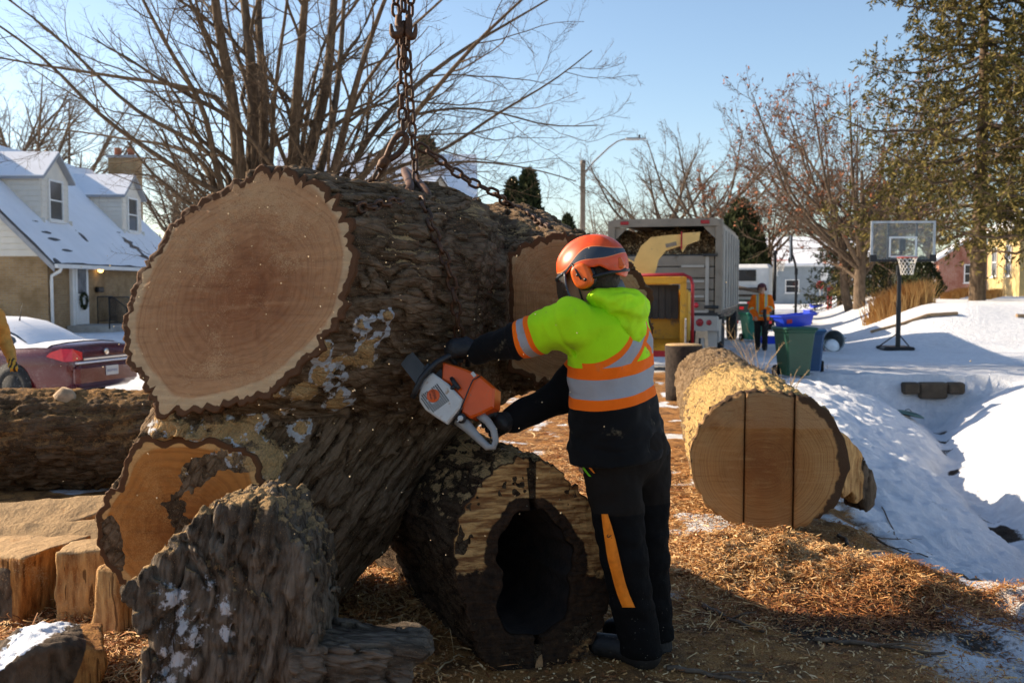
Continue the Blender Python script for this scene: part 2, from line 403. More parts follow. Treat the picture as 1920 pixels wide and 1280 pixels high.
# ------------------------------------------------------------------ wood and bark materials
def bark_mat(name, c0=(.034, .018, .009), c1=(.155, .097, .054), c2=(.37, .26, .165), dustc=(.66, .42, .19)):
    """furrowed bark: the grain attribute g is stretched along the ridges"""
    t = NT(name); gv = t.n('Attribute', attribute_name='g').outputs['Vector']
    f1 = t.noise(26, 7, vec=gv, rough=.72); f2 = t.noise(95, 5, vec=gv, rough=.75); cr = t.vor(30, gv, 'DISTANCE_TO_EDGE')[0]
    n1 = t.noise(26, 6, rough=.65); n2 = t.noise(120, 5, rough=.75); n3 = t.noise(4, 4); n4 = t.noise(260, 2)
    crk = t.step(cr, .0, .16)
    h = t.math('ADD', t.math('MULTIPLY', t.attr('h'), .42), t.math('MULTIPLY', f1, .42)); h = t.math('ADD', h, t.math('MULTIPLY', t.math('SUBTRACT', f2, .5), .55)); h = t.math('ADD', h, t.math('MULTIPLY', crk, .12))
    k = t.ramp(h, [(.26, c0), (.5, c1), (.62, tuple(.6 * x + .4 * y for x, y in zip(c1, c2))), (.85, c2)])
    k = t.mix(t.math('MULTIPLY', t.step(n3, .48, .72), .8), k, tuple(x * .5 for x in c1), )
    k = t.mix(t.math('MULTIPLY', t.step(t.math('ADD', n4, t.math('MULTIPLY', n3, .12)), .70, .76), .7), k, dustc)
    dm = t.math('ADD', t.attr('dust'), t.math('MULTIPLY', t.math('SUBTRACT', n1, .5), 1.2))
    dm = t.math('ADD', dm, t.math('MULTIPLY', t.math('SUBTRACT', n2, .5), .9)); dm = t.math('ADD', dm, t.math('MULTIPLY', t.math('SUBTRACT', .5, t.attr('h')), .25))
    dc = t.ramp(n2, [(.3, tuple(x * .5 for x in dustc)), (.5, dustc), (.7, tuple(min(1, x * 1.3) for x in dustc))])
    dk = t.step(dm, .44, .66); k = t.mix(dk, k, dc)
    sm = t.math('ADD', t.attr('snow'), t.math('MULTIPLY', t.math('SUBTRACT', n1, .5), 1.2)); sk = t.step(sm, .5, .64)
    k = t.mix(sk, k, (.82, .84, .88))
    t.col(k).rough(.92, 0, .15)
    bh = t.math('ADD', t.math('MULTIPLY', f1, 1.0), t.math('MULTIPLY', f2, .7)); bh = t.math('ADD', bh, t.math('MULTIPLY', crk, .35)); bh = t.math('ADD', bh, t.math('MULTIPLY', n2, .5)); bh = t.math('ADD', bh, t.math('MULTIPLY', dk, .3))
    t.bump(bh, .95, .035)
    return t.m
BARK = bark_mat('bark'); BARK_GREY = bark_mat('weathered_bark', (.035, .025, .017), (.14, .105, .075), (.32, .26, .20), (.48, .31, .15))
BARK_DARK = bark_mat('dark_bark', (.012, .007, .004), (.055, .032, .017), (.15, .10, .06))  # same bark in darker colours, for the hollow log
def cut_mat(name, heart, mid, sap, barkc=(.10, .042, .016), freq=70, s0=.80, s1=.955, dust=(.46, .30, .16), dustamt=.55, hs=.45, ringk=.45):
    """end grain: growth rings, saw streaks, pale sapwood, bark edge"""
    t = NT(name); T = t.attr('t'); W = t.attr('w')
    ln = t.noise(2.4, 4); wob = t.math('MULTIPLY', t.math('SUBTRACT', ln, .5), .22)
    tt = t.math('ADD', T, wob)
    rn = t.n('TexNoise', noise_dimensions='1D'); t.l(t.math('MULTIPLY', tt, freq), rn.inputs['W']); rn.inputs['Detail'].default_value = 4; rn.inputs['Roughness'].default_value = .7; rn.inputs['Scale'].default_value = 1
    rings = rn.outputs['Fac']
    k = t.ramp(tt, [(.05, heart), (hs, tuple(a * .55 + b * .45 for a, b in zip(heart, mid))), (s0 - .1, mid)])
    k = t.mix(t.math('MULTIPLY', t.step(rings, .42, .62), ringk), k, tuple(x * .6 for x in heart))
    k = t.mix(t.math('MULTIPLY', t.step(t.noise(3.0, 4, dist=1.0), .52, .68), t.step(T, .75, .2)), k, tuple(x * .75 for x in heart))
    mp = t.n('Mapping'); t.l(t.tc, mp.inputs[0]); mp.inputs['Rotation'].default_value = (0, R(24), 0); mp.inputs['Scale'].default_value = (4, 4, 42)
    saws = t.noise(1.0, 5, vec=mp.outputs[0], rough=.6)
    k = t.mix(t.math('MULTIPLY', t.step(saws, .50, .72), .30), k, tuple(min(1, x * 1.35) for x in mid))
    k = t.mix(t.math('MULTIPLY', t.step(saws, .46, .28), .34), k, tuple(x * .5 for x in heart))
    spm = t.step(t.math('ADD', t.math('ADD', T, t.attr('sk')), t.math('MULTIPLY', t.math('SUBTRACT', t.noise(3.2, 4), .5), .22)), s0 - .02, s0 + .02)
    sapc = t.mix(t.step(saws, .35, .75), tuple(x * .74 for x in sap), sap)
    k = t.mix(spm, k, sapc)
    k = t.mix(t.math('MULTIPLY', t.step(t.noise(1.6, 5, rough=.65, dist=.8), .50, .66), .45), k, tuple(x * .8 for x in heart))
    g = t.noise(170, 3, rough=.8); g2 = t.noise(3.5, 5, rough=.6)
    dm = t.math('ADD', t.math('MULTIPLY', t.math('SUBTRACT', g2, .5), 1.6), t.math('MULTIPLY', t.math('SUBTRACT', g, .5), 1.5))
    k = t.mix(t.math('MULTIPLY', t.step(dm, .02, .35), dustamt), k, dust)
    k = t.mix(t.math('MULTIPLY', t.step(g, .62, .72), .5), k, tuple(x * .4 for x in heart))
    bm = t.step(t.math('ADD', W, t.math('MULTIPLY', t.math('SUBTRACT', t.noise(20, 3), .5), .5)), .30, .42)
    k = t.mix(bm, k, barkc)
    t.col(k).rough(.75, 0, .25)
    t.bump(t.math('ADD', t.math('ADD', saws, t.math('MULTIPLY', g, .8)), t.math('MULTIPLY', rings, .25)), .5, .008)
    return t.m
CUT_MAIN = cut_mat('cut_wood_red_heart', (.27, .095, .034), (.46, .245, .115), (.66, .45, .25), freq=30, s0=.925, dust=(.54, .33, .165), ringk=.26, dustamt=.8)
CUT_SIDE = cut_mat('cut_wood_plain', (.34, .16, .065), (.42, .23, .10), (.50, .33, .17), freq=50, s0=.92)
CUT_ROOT = cut_mat('cut_wood_orange', (.26, .085, .016), (.46, .175, .036), (.70, .40, .15), freq=20, dust=(.52, .24, .07), s0=.88, ringk=.3, dustamt=.8)
# ------------------------------------------------------------------ bark relief
def bark_h(p, d, o, F=17.0, st=.20, twist=0.0):
    """0 in the furrows .. 1 on the ridges; ridges run along d"""
    d = np.asarray(nrm(d), np.float32); pr = p - np.asarray(o, np.float32); s = pr @ d
    qv = pr - s[:, None] * d
    wv = pn(p * 5.0)[:, None] * np.array([.05, .05, .05]) + pn(p * 2.1 + 9)[:, None] * .05
    b = (qv + wv) * F + (s * F * st)[:, None] * d
    a = pn(b); a2 = pn(b * 1.9 + 31.0)
    a3 = pn(b * np.float32(3.7) + 11.0)
    h = np.clip(np.abs(a) * 3.0, 0, 1) * .55 + np.clip(np.abs(a2) * 3.0, 0, 1) * .28 + np.clip(np.abs(a3) * 2.5, 0, 1) * .14
    return h + .20 * pn(p * 31.0) + .03
def grain(p, d, o, st=.2):
    d = np.asarray(nrm(d), np.float32); pr = p - np.asarray(o, np.float32); sl = pr @ d
    return pr - sl[:, None] * d + (sl * st)[:, None] * d
def cap_mesh(fn, c, n, up=(0, 0, 1), nr=44, na=220, rmax=1.2, off=.004, skirt=.03, rin=None, wb=.045, sapk=None, rough=.0015, disp=None):
    """polar sheet filling the section of a field by a plane; t runs 0..1 out from the pith, w reaches 1 at the bark"""
    n = nrm(n); ux = nrm(np.cross(up, n)); uy = np.cross(n, ux); c = np.asarray(c, float)
    an = np.linspace(0, 2 * np.pi, na, endpoint=False); D = np.cos(an)[:, None] * ux + np.sin(an)[:, None] * uy
    rs = np.arange(.02, rmax, .006); pts = c + rs[None, :, None] * D[:, None, :]
    Fv = fn((pts.reshape(-1, 3) - n * .01).astype(np.float32)).reshape(na, -1)
    out = Fv > 0; med = np.median(rs[np.where(out.any(1), out.argmax(1), len(rs) - 1)]); out = out & (rs[None] > .6 * med); k = np.where(out.any(1), out.argmax(1), len(rs) - 1); k = np.maximum(k, 1); ar = np.arange(na); fa_, fb_ = Fv[ar, k-1], Fv[ar, k]; Rr = rs[k-1] + (rs[k] - rs[k-1]) * np.clip(fa_ / (fa_ - fb_ + 1e-9), 0, 1)
    if rin is not None: r0 = rin(an)
    else: r0 = np.full(na, .0)
    ks = np.hanning(31); ks /= ks.sum(); Rs = np.convolve(np.concatenate([Rr[-15:], Rr, Rr[:15]]), ks, 'valid'); tt = np.linspace(0, 1, nr) ** .85; V = []; T = []; W = []
    for t_ in tt:
        rad = r0 + (Rr - r0) * t_; pp = c + rad[:, None] * D
        e = (1 - (Rr - rad) / wb)
        of = off + rough * 2 * pn(pp * 40) + (disp(pp, t_, an) if disp is not None else 0)
        V.append(pp + n * np.asarray(of).reshape(-1, 1)); T.append(np.clip((rad - r0) / (Rs - r0), 0, 1.3)); W.append(e)
    V.append(V[-1] - n * skirt); T.append(np.ones(na)); W.append(np.full(na, 2.0))
    if rin is not None:
        V.insert(0, V[0] - n * .25); T.insert(0, T[0] * 0); W.insert(0, W[0])
    V = np.concatenate(V); nrr = len(T); SK = np.tile(sapk(an) if sapk is not None else np.zeros(na), nrr); idx = np.arange(nrr * na).reshape(nrr, na); nx = np.roll(idx, -1, 1)
    Q = np.stack([idx[:-1].ravel(), idx[1:].ravel(), nx[1:].ravel(), nx[:-1].ravel()], 1)
    return mesh_np('cut_face', V, Q, attrs={'t': np.concatenate(T), 'w': np.concatenate(W), 'sk': SK})
# ------------------------------------------------------------------ the hoisted crotch log
m1 = P(780, 566, 4.86); c1 = P(440, 552, 4.0); l2a = P(935, 545, 5.35); l2b = P(1074, 590, 4.50)
ta = P(790, 640, 4.95); tb = P(500, 1035, 4.55); ka = P(395, 745, 4.25); kb = P(300, 850, 4.17); fa = P(560, 800, 4.52); fb = P(335, 985, 4.10)
n1v = nrm((-.24, -.95, .13)); n2v = nrm((-.12, -.985, -.10)); n3v = nrm((-.16, -.96, -.12))
c1e = c1 + nrm(c1 - m1) * .35; l2e = l2b + nrm(l2b - l2a) * .3; fbe = fb + nrm(fb - fa) * .3
def log_base(p):
    dL = c1e - m1; dl = np.linalg.norm(dL); dL = dL / dl; prl = p - m1.astype(np.float32); tl_ = np.clip(prl @ dL / dl, 0, 1); e1 = np.array([.72, 0, .69]); e1 = nrm(e1 - dL * (e1 @ dL)); e2 = np.cross(dL, e1)
    sq_ = sst(tl_, .2, .8); of = prl - (tl_ * dl)[:, None] * dL; x1, x2 = of @ e1 / (1 + .13 * sq_), of @ e2 / (1 - .14 * sq_); x3 = of @ dL
    b1 = np.sqrt(x1 ** 2 + x2 ** 2 + x3 ** 2) - (.565 - .132 * tl_) - .03 * np.exp(-(((of @ e1) + .35) / .12) ** 2 - ((of @ e2 - .12) / .15) ** 2) * sq_; b2 = cone(p, l2a, l2e, .47, .29); b3 = cone(p, ta, tb, .46, .40)
    b4 = cone(p, ka, kb, .17, .12); b5 = cone(p, fa, fbe, .34, .29)
    b6 = cone(p, tb, (tb[0] - .1, tb[1] + .25, .12), .36, .30)
    r = smin(b1, b2, .035); r = smin(r, b3, .16); r = smin(r, b5, .12); r = smin(r, b4, .10); r = smin(r, b6, .12)
    return r
def log_barkh(p):
    d1 = cone(p, m1, c1e, .53, .44); d2 = cone(p, l2a, l2e, .47, .29); d3 = np.minimum(cone(p, ta, tb, .46, .40), cone(p, fa, fbe, .34, .29))
    W = np.exp(-np.stack([d1, d2, d3], 1).clip(-.2, 1) / .06); W /= W.sum(1)[:, None]
    h = np.zeros(len(p), np.float32)
    for k_, (d_, o_, F_) in enumerate(((c1 - m1, m1, 15), (l2b - l2a, l2a, 15), (ta - tb, tb, 13))):
        m_ = W[:, k_] > .03
        if m_.any(): h[m_] += W[m_, k_] * bark_h(p[m_], d_, o_, F_)
    return h
# heaps of sawdust and snow stuck to the underside of the big face and along the side (place, radius, snow share)
CLUMPS = [(P(690, 640, 4.3), .13, .5), (P(620, 700, 4.2), .11, .5), (P(650, 670, 4.2), .09, .2), (P(560, 720, 4.1), .10, .3), (P(330, 800, 4.05), .24, .35), (P(270, 750, 4.1), .12, .6),
          (P(430, 800, 4.1), .18, .4), (P(510, 715, 4.1), .10, .4), (P(500, 850, 4.2), .13, .3), (P(640, 740, 4.2), .10, .6), (P(560, 800, 4.2), .08, .8), (P(250, 860, 4.1), .12, .4), (P(720, 600, 4.35), .05, .6)]
CLUMPS = [(march(log_base, *uv, 3.3, 6), r, s) for uv, r, s in (((690, 640), .10, .5), ((618, 700), .09, .5), ((655, 668), .08, .2), ((690, 668), .07, .2), ((570, 730), .08, .3), ((330, 800), .16, .35), ((280, 770), .10, .6), ((265, 720), .09, .6), ((400, 815), .12, .3), ((450, 830), .11, .4), ((512, 720), .09, .4), ((490, 865), .10, .3), ((640, 745), .08, .6), ((560, 805), .06, .8), ((250, 865), .10, .4), ((726, 596), .04, .6), ((540, 760), .06, .3), ((300, 850), .12, .3), ((600, 660), .06, .5), ((480, 790), .06, .7))]
def clump(p):
    a = np.zeros(len(p)); s = np.zeros(len(p)); nz = fbm(p * 9.0, 3)
    for c, r, sn in CLUMPS:
        e = np.exp(-(((p - c) ** 2).sum(1)) / (r * r)) * (1.1 + 1.3 * nz)
        a = np.maximum(a, e); s = np.maximum(s, e * (1 if sn > .45 else .72))
    return a, s
def cut(p, F, c, n, lim=None): return np.maximum(F, (p - c) @ n)
def log_detail(p, F):
    h = log_barkh(p); a, s = clump(p)
    F = F + .035 * pn(p * 2.3) + .012 * pn(p * 6.0)
    F = F - .044 * (h - .45) * (1 - .6 * np.clip(a, 0, 1)) - .030 * np.clip(a - .35, 0, 1) * (1 + .7 * pn(p * 22))
    return F
def log_cuts(p, F):
    F = np.maximum(F, (p - c1) @ n1v)
    F = np.maximum(F, np.where((p[:, 0] > -.02) & (p[:, 1] < 5.3), (p - l2b) @ n2v, -1))
    F = np.maximum(F, np.where(p[:, 2] < .95 + .012 * np.sin(p[:, 0] * 45), (p - fb) @ n3v, -1))
    return F
def log_full(p): return log_cuts(p, log_detail(p, log_base(p)))
def log_body_fn(p): return log_detail(p, log_base(p))
v, q = sdf_mesh(log_base, (-1.95, 3.55, -.25), (.95, 5.9, 2.25), .0125, detail=log_detail, band=.085, cuts=log_cuts)
# cells outside the band still need the flat cuts
pv = v.astype(np.float32); hh = log_barkh(pv); a, s = clump(pv)
up = fbm(pv * 3.0, 3)
nzv = np.zeros(len(v))
me = mesh_np('bark', v, q)
nv = np.empty(len(v) * 3, np.float32); me.vertices.foreach_get('normal', nv); nv = nv.reshape(-1, 3)
top = sst(nv[:, 2], .25, .9) * .42 + .35 * up * sst(nv[:, 2], -.1, .5)
dust = np.clip(np.maximum(a * .95, top), 0, 1); dust = dust + .10 * sst(up, .2, .7)
snow_ = np.clip(s * 1.4, 0, 1) * (np.exp(-((a - .48) / .26) ** 2) * .95 + .5 * sst(fbm(pv * 14 + 3, 2), .05, .5) * sst(a, .4, .8))
dd_ = np.stack([cone(pv, m1, c1e, .53, .44), cone(pv, l2a, l2e, .47, .39), np.minimum(cone(pv, ta, tb, .46, .40), cone(pv, fa, fbe, .34, .29))], 1).argmin(1)[:, None]
gg = np.where(dd_ == 0, grain(pv, c1 - m1, m1), np.where(dd_ == 1, grain(pv, l2b - l2a, l2a), grain(pv, ta - tb, tb)))
for k_, arr in (('h', hh), ('dust', dust), ('snow', snow_), ('g', gg)): setattr_(me, k_, arr)
LOG = thing('hoisted_log', 'huge forked bark-covered log slung in rusty chains with a reddish cut face', 'log', (float(tb[0]), float(tb[1]), 0))
link('bark', me, BARK, LOG)
o = link('cut_face', cap_mesh(log_body_fn, c1 + nrm((.3, -.1, .03)) * .06, n1v, nr=56, na=300, sapk=lambda an: .05 - .16 * np.exp(-((an - 1.75) / .8) ** 2) + .05 * np.exp(-((an - 4.6) / .7) ** 2)), CUT_MAIN, LOG); o['label'] = 'round sawn face with reddish brown heartwood'
o = link('cut_face', cap_mesh(lambda p: np.maximum(log_body_fn(p), -.02 - p[:, 0]), l2b, n2v, na=200), CUT_SIDE, LOG); o['label'] = 'tan sawn face of the shorter limb'
o = link('cut_face', cap_mesh(lambda p: np.maximum(log_body_fn(p), p[:, 2] - .945 - .012 * np.sin(p[:, 0] * 45)), fb, n3v, na=220, rmax=.75, disp=lambda pp, t_, an: -.05 * np.clip(pn(pp * 4.0) - .05, 0, 1) * (1 - t_ ** 4)), CUT_ROOT, LOG); o['label'] = 'orange torn and sawn face of the root flare'
# ------------------------------------------------------------------ the hollow log on the ground in front of the worker
hc = P(1003, 1068, 4.05); hn = nrm((.20, -.975, .06)); hd = nrm((-.40, .91, .02)); hb = hc + hd * 1.75
hb[2] = .40
def hol_prof(p):
    d = np.asarray(nrm(hb - hc), np.float32); pr = p - hc.astype(np.float32); s = pr @ d; qv = pr - s[:, None] * d
    ux = nrm(np.cross(d, (0, 0, 1))); uz = np.cross(ux, d)
    return s, qv @ ux.astype(np.float32), qv @ uz.astype(np.float32)
def hol_base(p):
    s, x, z = hol_prof(p); th = np.arctan2(z, x)
    rx, rz = .325, .445
    rr = np.sqrt((x / rx) ** 2 + (z / rz) ** 2); lob = 1 + .05 * np.sin(3 * th + 1) + .04 * np.sin(5 * th) - .10 * np.exp(-((th + 2.4) / .35) ** 2)
    F = (rr - lob) * .34
    return np.maximum(F, np.maximum(s - 1.8, -s - .4))
def hol_in(an):   # cavity outline in the cap plane, by angle
    return .150 + .012 * np.sin(an * 3 + 1.2) + .010 * np.sin(an * 5) + .006 * np.sin(an * 13 + 2) + .13 * np.sin(an) ** 2 * np.where(np.sin(an) > 0, .75, 1.0)
def hol_detail(p, F):
    d = hb - hc; h = bark_h(p, d, hc, 15)
    return F + .02 * pn(p * 3.0) - .03 * (h - .45)
def hol_body(p): d = hb - hc; return hol_detail(p, hol_base(p))
hux = nrm(np.cross((0, 0, 1), hn)); huy = np.cross(hn, hux)
def hol_cav(p):
    pr = p - hc; x = pr @ hux; y = pr @ huy; dep = -(pr @ hn); an = np.arctan2(y, x); r = np.hypot(x, y)
    return np.maximum(r - hol_in(an) * (1 - .25 * np.clip(dep, 0, 1)) + .03 * pn(p * 9) * sst(dep, .02, .2), dep - 1.1)
def hol_kerf(p):
    pr = p - hc; x = pr @ hux; y = pr @ huy; dep = -(pr @ hn)
    return np.maximum(np.abs(x + .0 + .02 * y) - .009, dep - .35)
v, q = sdf_mesh(hol_base, (-1.0, 3.55, -.25), (.75, 6.0, 1.1), .0125, detail=hol_detail, band=.09, cuts=lambda p, F: np.maximum(F, (p - hc) @ hn))
pv = v.astype(np.float32)
me = mesh_np('bark', v, q); nv = np.empty(len(v) * 3, np.float32); me.vertices.foreach_get('normal', nv); nv = nv.reshape(-1, 3)
dust = sst(nv[:, 2], .35, .95) * .75 + .35 * fbm(pv * 4, 3) * sst(nv[:, 2], 0, .5); snow_ = sst(nv[:, 2], .5, 1) * (.25 + .6 * fbm(pv * 5 + 4, 3)) * sst(pv[:, 1], 4.6, 4.1)
for k_, arr in (('h', bark_h(pv, hb - hc, hc, 15)), ('dust', dust), ('snow', snow_), ('g', grain(pv, hb - hc, hc))): setattr_(me, k_, arr)
# delete the faces inside the end so the cavity is open
bm = bmesh.new(); bm.from_mesh(me); hcv = Vector(hc); hnv = Vector(hn)
kill = []
for f in bm.faces:
    c_ = f.calc_center_median() - hcv
    if abs(c_.dot(hnv)) < .02 and f.normal.dot(hnv) > .5:
        x_, y_ = c_.dot(Vector(hux)), c_.dot(Vector(huy))
        if math.hypot(x_, y_) < .30: kill.append(f)
bmesh.ops.delete(bm, geom=kill, context='FACES'); bm.to_mesh(me); bm.free()
HOL = thing('hollow_log', 'dark hollow log with rotten black core, lying beside the legs of the sawing worker', 'log', (float(hc[0]), float(hc[1]), 0))
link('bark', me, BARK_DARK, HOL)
t = NT('rotten_end_grain'); T = t.attr('t'); W = t.attr('w'); A = t.attr('a')
n1 = t.noise(5, 5); n2 = t.noise(30, 5, rough=.7)
mpv = t.n('Mapping'); t.l(t.tc, mpv.inputs[0]); mpv.inputs['Scale'].default_value = (10, 10, 70); sw = t.noise(1, 5, vec=mpv.outputs[0])
pale = t.mix(t.step(sw, .36, .66), (.20, .08, .026), (.62, .35, .13))
rot = t.ramp(n2, [(.3, (.010, .006, .004)), (.6, (.045, .022, .010)), (.8, (.12, .06, .025))])
pm = t.math('ADD', t.attr('pale'), t.math('MULTIPLY', t.math('SUBTRACT', n1, .5), 1.0)); pm = t.math('ADD', pm, t.math('MULTIPLY', t.math('SUBTRACT', n2, .5), .7))
k = t.mix(t.step(pm, .40, .60), rot, pale)
k = t.mix(t.step(W, .75, 1.0), k, (.055, .028, .014))
t.col(k).rough(.8, 0, .2).bump(t.math('ADD', n2, sw), .9, .02); CUT_ROT = t.m
me = cap_mesh(hol_body, hc, hn, nr=36, na=260, rmax=.7, rin=hol_in, wb=.035, rough=.003, disp=lambda pp, t_, an: -.012 * np.clip(pn(pp * 7), -.2, 1) * (t_ < .97) - np.where(np.abs((pp - hc) @ hux + .02 * ((pp - hc) @ huy)) < .012, .10, 0.) * (t_ < .99))
vv = np.empty(len(me.vertices) * 3, np.float32); me.vertices.foreach_get('co', vv); vv = vv.reshape(-1, 3) - hc
x_, y_ = vv @ hux, vv @ huy; an = np.arctan2(y_, x_); tv = np.empty(len(vv), np.float32); me.attributes['t'].data.foreach_get('value', tv)
pal = sst(np.sin(an + .12), -.45, .05) * (.55 + .25 * np.sin(an)) * 1.25 * sst(tv, .12, .42) + .42 * np.exp(-((an + 1.1) / .5) ** 2) * sst(tv, .3, .8)
setattr_(me, 'pale', pal)
o = link('cut_face', me, CUT_ROT, HOL); o['label'] = 'blackened sawn end with a pale sapwood rim and an open rotten core'
# cavity wall
na = 90; dep = np.linspace(.0, 1.2, 26); an = np.linspace(0, 2 * np.pi, na, endpoint=False); V = []
for d_ in dep:
    rr = hol_in(an) * (1 - .3 * d_) - .005; pp = hc + rr[:, None] * (np.cos(an)[:, None] * hux + np.sin(an)[:, None] * huy) + nrm(hb - hc) * d_ - hn * .02
    pp = pp + (.02 * pn(pp * 12) * min(1, d_ * 8))[:, None] * (np.cos(an)[:, None] * hux + np.sin(an)[:, None] * huy); V.append(pp)
V.append(np.repeat((V[-1].mean(0))[None], na, 0)); V = np.concatenate(V); ix = np.arange(len(V)).reshape(-1, na); nx = np.roll(ix, -1, 1)
link('rotten_core', mesh_np('rotten_core', V, np.stack([ix[:-1].ravel(), nx[:-1].ravel(), nx[1:].ravel(), ix[1:].ravel()], 1)), M('rotten_wood', (.018, .010, .006), .95, 0, .6, 14, .8, 40), HOL)
# pale stub of a sawn branch low on the end
sb = P(1028, 1246, 4.045); mb = MB(); fr = frame(sb, hux, huy, hn)
prof = [(.012 * 0, .012), (.02, .012), (.066, .012), (.070, .004), (.078, -.05), (.085, -.2)]
mb.lathe([(0.0001, .004), (.010, .010), (.03, .013), (.056, .012), (.060, .004), (.066, -.05), (.075, -.2)], 28, fr, sm=False)
link('branch_stub', mb.mesh('branch_stub'), M('pale_cut_wood', (.33, .17, .07), .8, 0, .5, 22, .5, 90, .3, (.10, .05, .02)), HOL)
# ------------------------------------------------------------------ long log with two saw kerfs, lying along the ditch
def grid_quads(ns, na):
    ix = np.arange(ns * na).reshape(ns, na); nx = np.roll(ix, -1, 1)
    return np.stack([ix[:-1].ravel(), ix[1:].ravel(), nx[1:].ravel(), nx[:-1].ravel()], 1)
def lofted_log(c0, c1, r0, r1, ns, na, amp, F=15, sq=1.0, lump=.04, seed=0.0, clamp_end=True):
    c0 = np.asarray(c0, float); c1 = np.asarray(c1, float); d = nrm(c1 - c0); L = np.linalg.norm(c1 - c0)
    ux = nrm(np.cross(d, (0, 0, 1))); uz = np.cross(ux, d); s = np.linspace(0, 1, ns); an = np.linspace(0, 2 * np.pi, na, endpoint=False)
    rad = (r0 + (r1 - r0) * s)[:, None] * np.ones(na)[None]
    D = np.cos(an)[:, None] * ux + sq * np.sin(an)[:, None] * uz
    base = (c0 + s[:, None] * (c1 - c0))[:, None, :] + rad[:, :, None] * D[None]
    pb = base.reshape(-1, 3).astype(np.float32); h = bark_h(pb + seed, d, c0, F, .13)
    lo = lump * pn(pb * 2.2 + seed) + .3 * lump * pn(pb * 6 + seed)
    V = pb + ((h - .45) * amp + lo)[:, None] * np.tile(D, (ns, 1))
    return V.astype(np.float64), h, (d, ux, uz, an)
rc0 = P(1441, 884, 6.25); rc0[2] = .46; rc1 = np.array([2.42, 12.1, .43])
V, h, (rd, rux, ruz, ran) = lofted_log(rc0 + nrm(rc1 - rc0) * .11, rc1, .478, .40, 430, 230, .042, 13, .93, .03)
na = 230; V0 = V.reshape(430, na, 3)
end = V0[0].copy()
V = np.concatenate([V, [V0[-1].mean(0)]]); q = grid_quads(430, na)
tr = [((429 * na + (j + 1) % na), (429 * na + j), len(V) - 1) for j in range(na)]
me = mesh_np('bark', V, q, tr); nv = np.empty(len(V) * 3, np.float32); me.vertices.foreach_get('normal', nv); nv = nv.reshape(-1, 3)
pv = V.astype(np.float32); s_ = (pv - rc0) @ rd
dust = (sst(nv[:, 2], -.45, .35) * .78 + .35 * fbm(pv * 4, 3)) * (1 - sst(s_ + .7 * fbm(pv * 1.5, 2), .8, 4.5)) + .14
for k_, arr in (('h', np.append(h, 0)), ('dust', dust), ('snow', np.zeros(len(V))), ('g', grain(pv, rd, rc0))): setattr_(me, k_, arr)
RLOG = thing('long_log', 'long bark-covered log with two dark saw slots in its sawn end, lying along the ditch', 'log', (float(rc0[0]), float(rc0[1]), 0))
BARK_LIT = bark_mat('sunlit_bark', (.05, .028, .014), (.19, .118, .062), (.38, .27, .16), (.66, .43, .17))  # bark colours lifted and warmed to look sunlit
link('bark', me, BARK_LIT, RLOG)
t = NT('cut_wood_dusty_band'); tc = t.n('SeparateXYZ'); T = t.attr('t'); Zr = t.attr('zr')
ln = t.noise(3, 4); tt = t.math('ADD', T, t.math('MULTIPLY', t.math('SUBTRACT', ln, .5), .10))
rn = t.n('TexNoise', noise_dimensions='1D'); t.l(t.math('MULTIPLY', tt, 46), rn.inputs['W']); rn.inputs['Detail'].default_value = 4; rn.inputs['Scale'].default_value = 1; rn.inputs['Roughness'].default_value = .7
k = t.ramp(tt, [(.0, (.21, .08, .024)), (.35, (.30, .135, .042)), (.62, (.40, .205, .07)), (.85, (.46, .26, .10))])
k = t.mix(t.math('MULTIPLY', t.step(rn.outputs['Fac'], .45, .68), .6), k, (.18, .07, .02))
gr = t.noise(150, 3, rough=.8); med = t.noise(7, 5)
k = t.mix(t.math('MULTIPLY', t.step(t.math('ADD', med, t.math('MULTIPLY', t.math('SUBTRACT', gr, .5), 1.2)), .45, .75), .5), k, (.42, .235, .09))
dm = t.step(t.math('ADD', Zr, t.math('MULTIPLY', t.math('SUBTRACT', med, .5), .05)), .205, .215)
k = t.mix(t.math('MULTIPLY', dm, .5), k, t.ramp(gr, [(.3, (.33, .20, .10)), (.7, (.50, .34, .19))]))
k = t.mix(t.math('MULTIPLY', t.step(t.attr('bk'), 0, .5), .35), k, (.50, .29, .115)); k = t.mix(t.math('MULTIPLY', t.step(t.attr('bk'), 0, -.4), .4), k, (.24, .085, .02))
mpz = t.n('Mapping'); t.l(t.tc, mpz.inputs[0]); mpz.inputs['Rotation'].default_value = (0, R(12), 0); mpz.inputs['Scale'].default_value = (5, 5, 55); sw_ = t.noise(1.0, 5, vec=mpz.outputs[0], rough=.65)
k = t.mix(t.math('MULTIPLY', t.step(sw_, .52, .72), .35), k, (.56, .35, .15)); k = t.mix(t.math('MULTIPLY', t.step(sw_, .46, .28), .4), k, (.16, .065, .02))
k = t.mix(t.math('MULTIPLY', t.step(t.noise(2.2, 5, rough=.7, dist=.6), .5, .68), .5), k, (.19, .075, .022))
k = t.mix(t.step(t.math('ADD', T, t.math('MULTIPLY', t.math('SUBTRACT', t.noise(16, 4), .5), .16)), .965, 1.0), k, (.075, .042, .022))
t.col(k).rough(.8, 0, .2).bump(t.math('ADD', t.math('ADD', gr, sw_), t.math('MULTIPLY', rn.outputs['Fac'], .4)), .7, .010); CUT_BAND = t.m
DARKWOOD = M('kerf_shadow_wood', (.10, .055, .028), .9, 0, .4, 12, .4, 50)
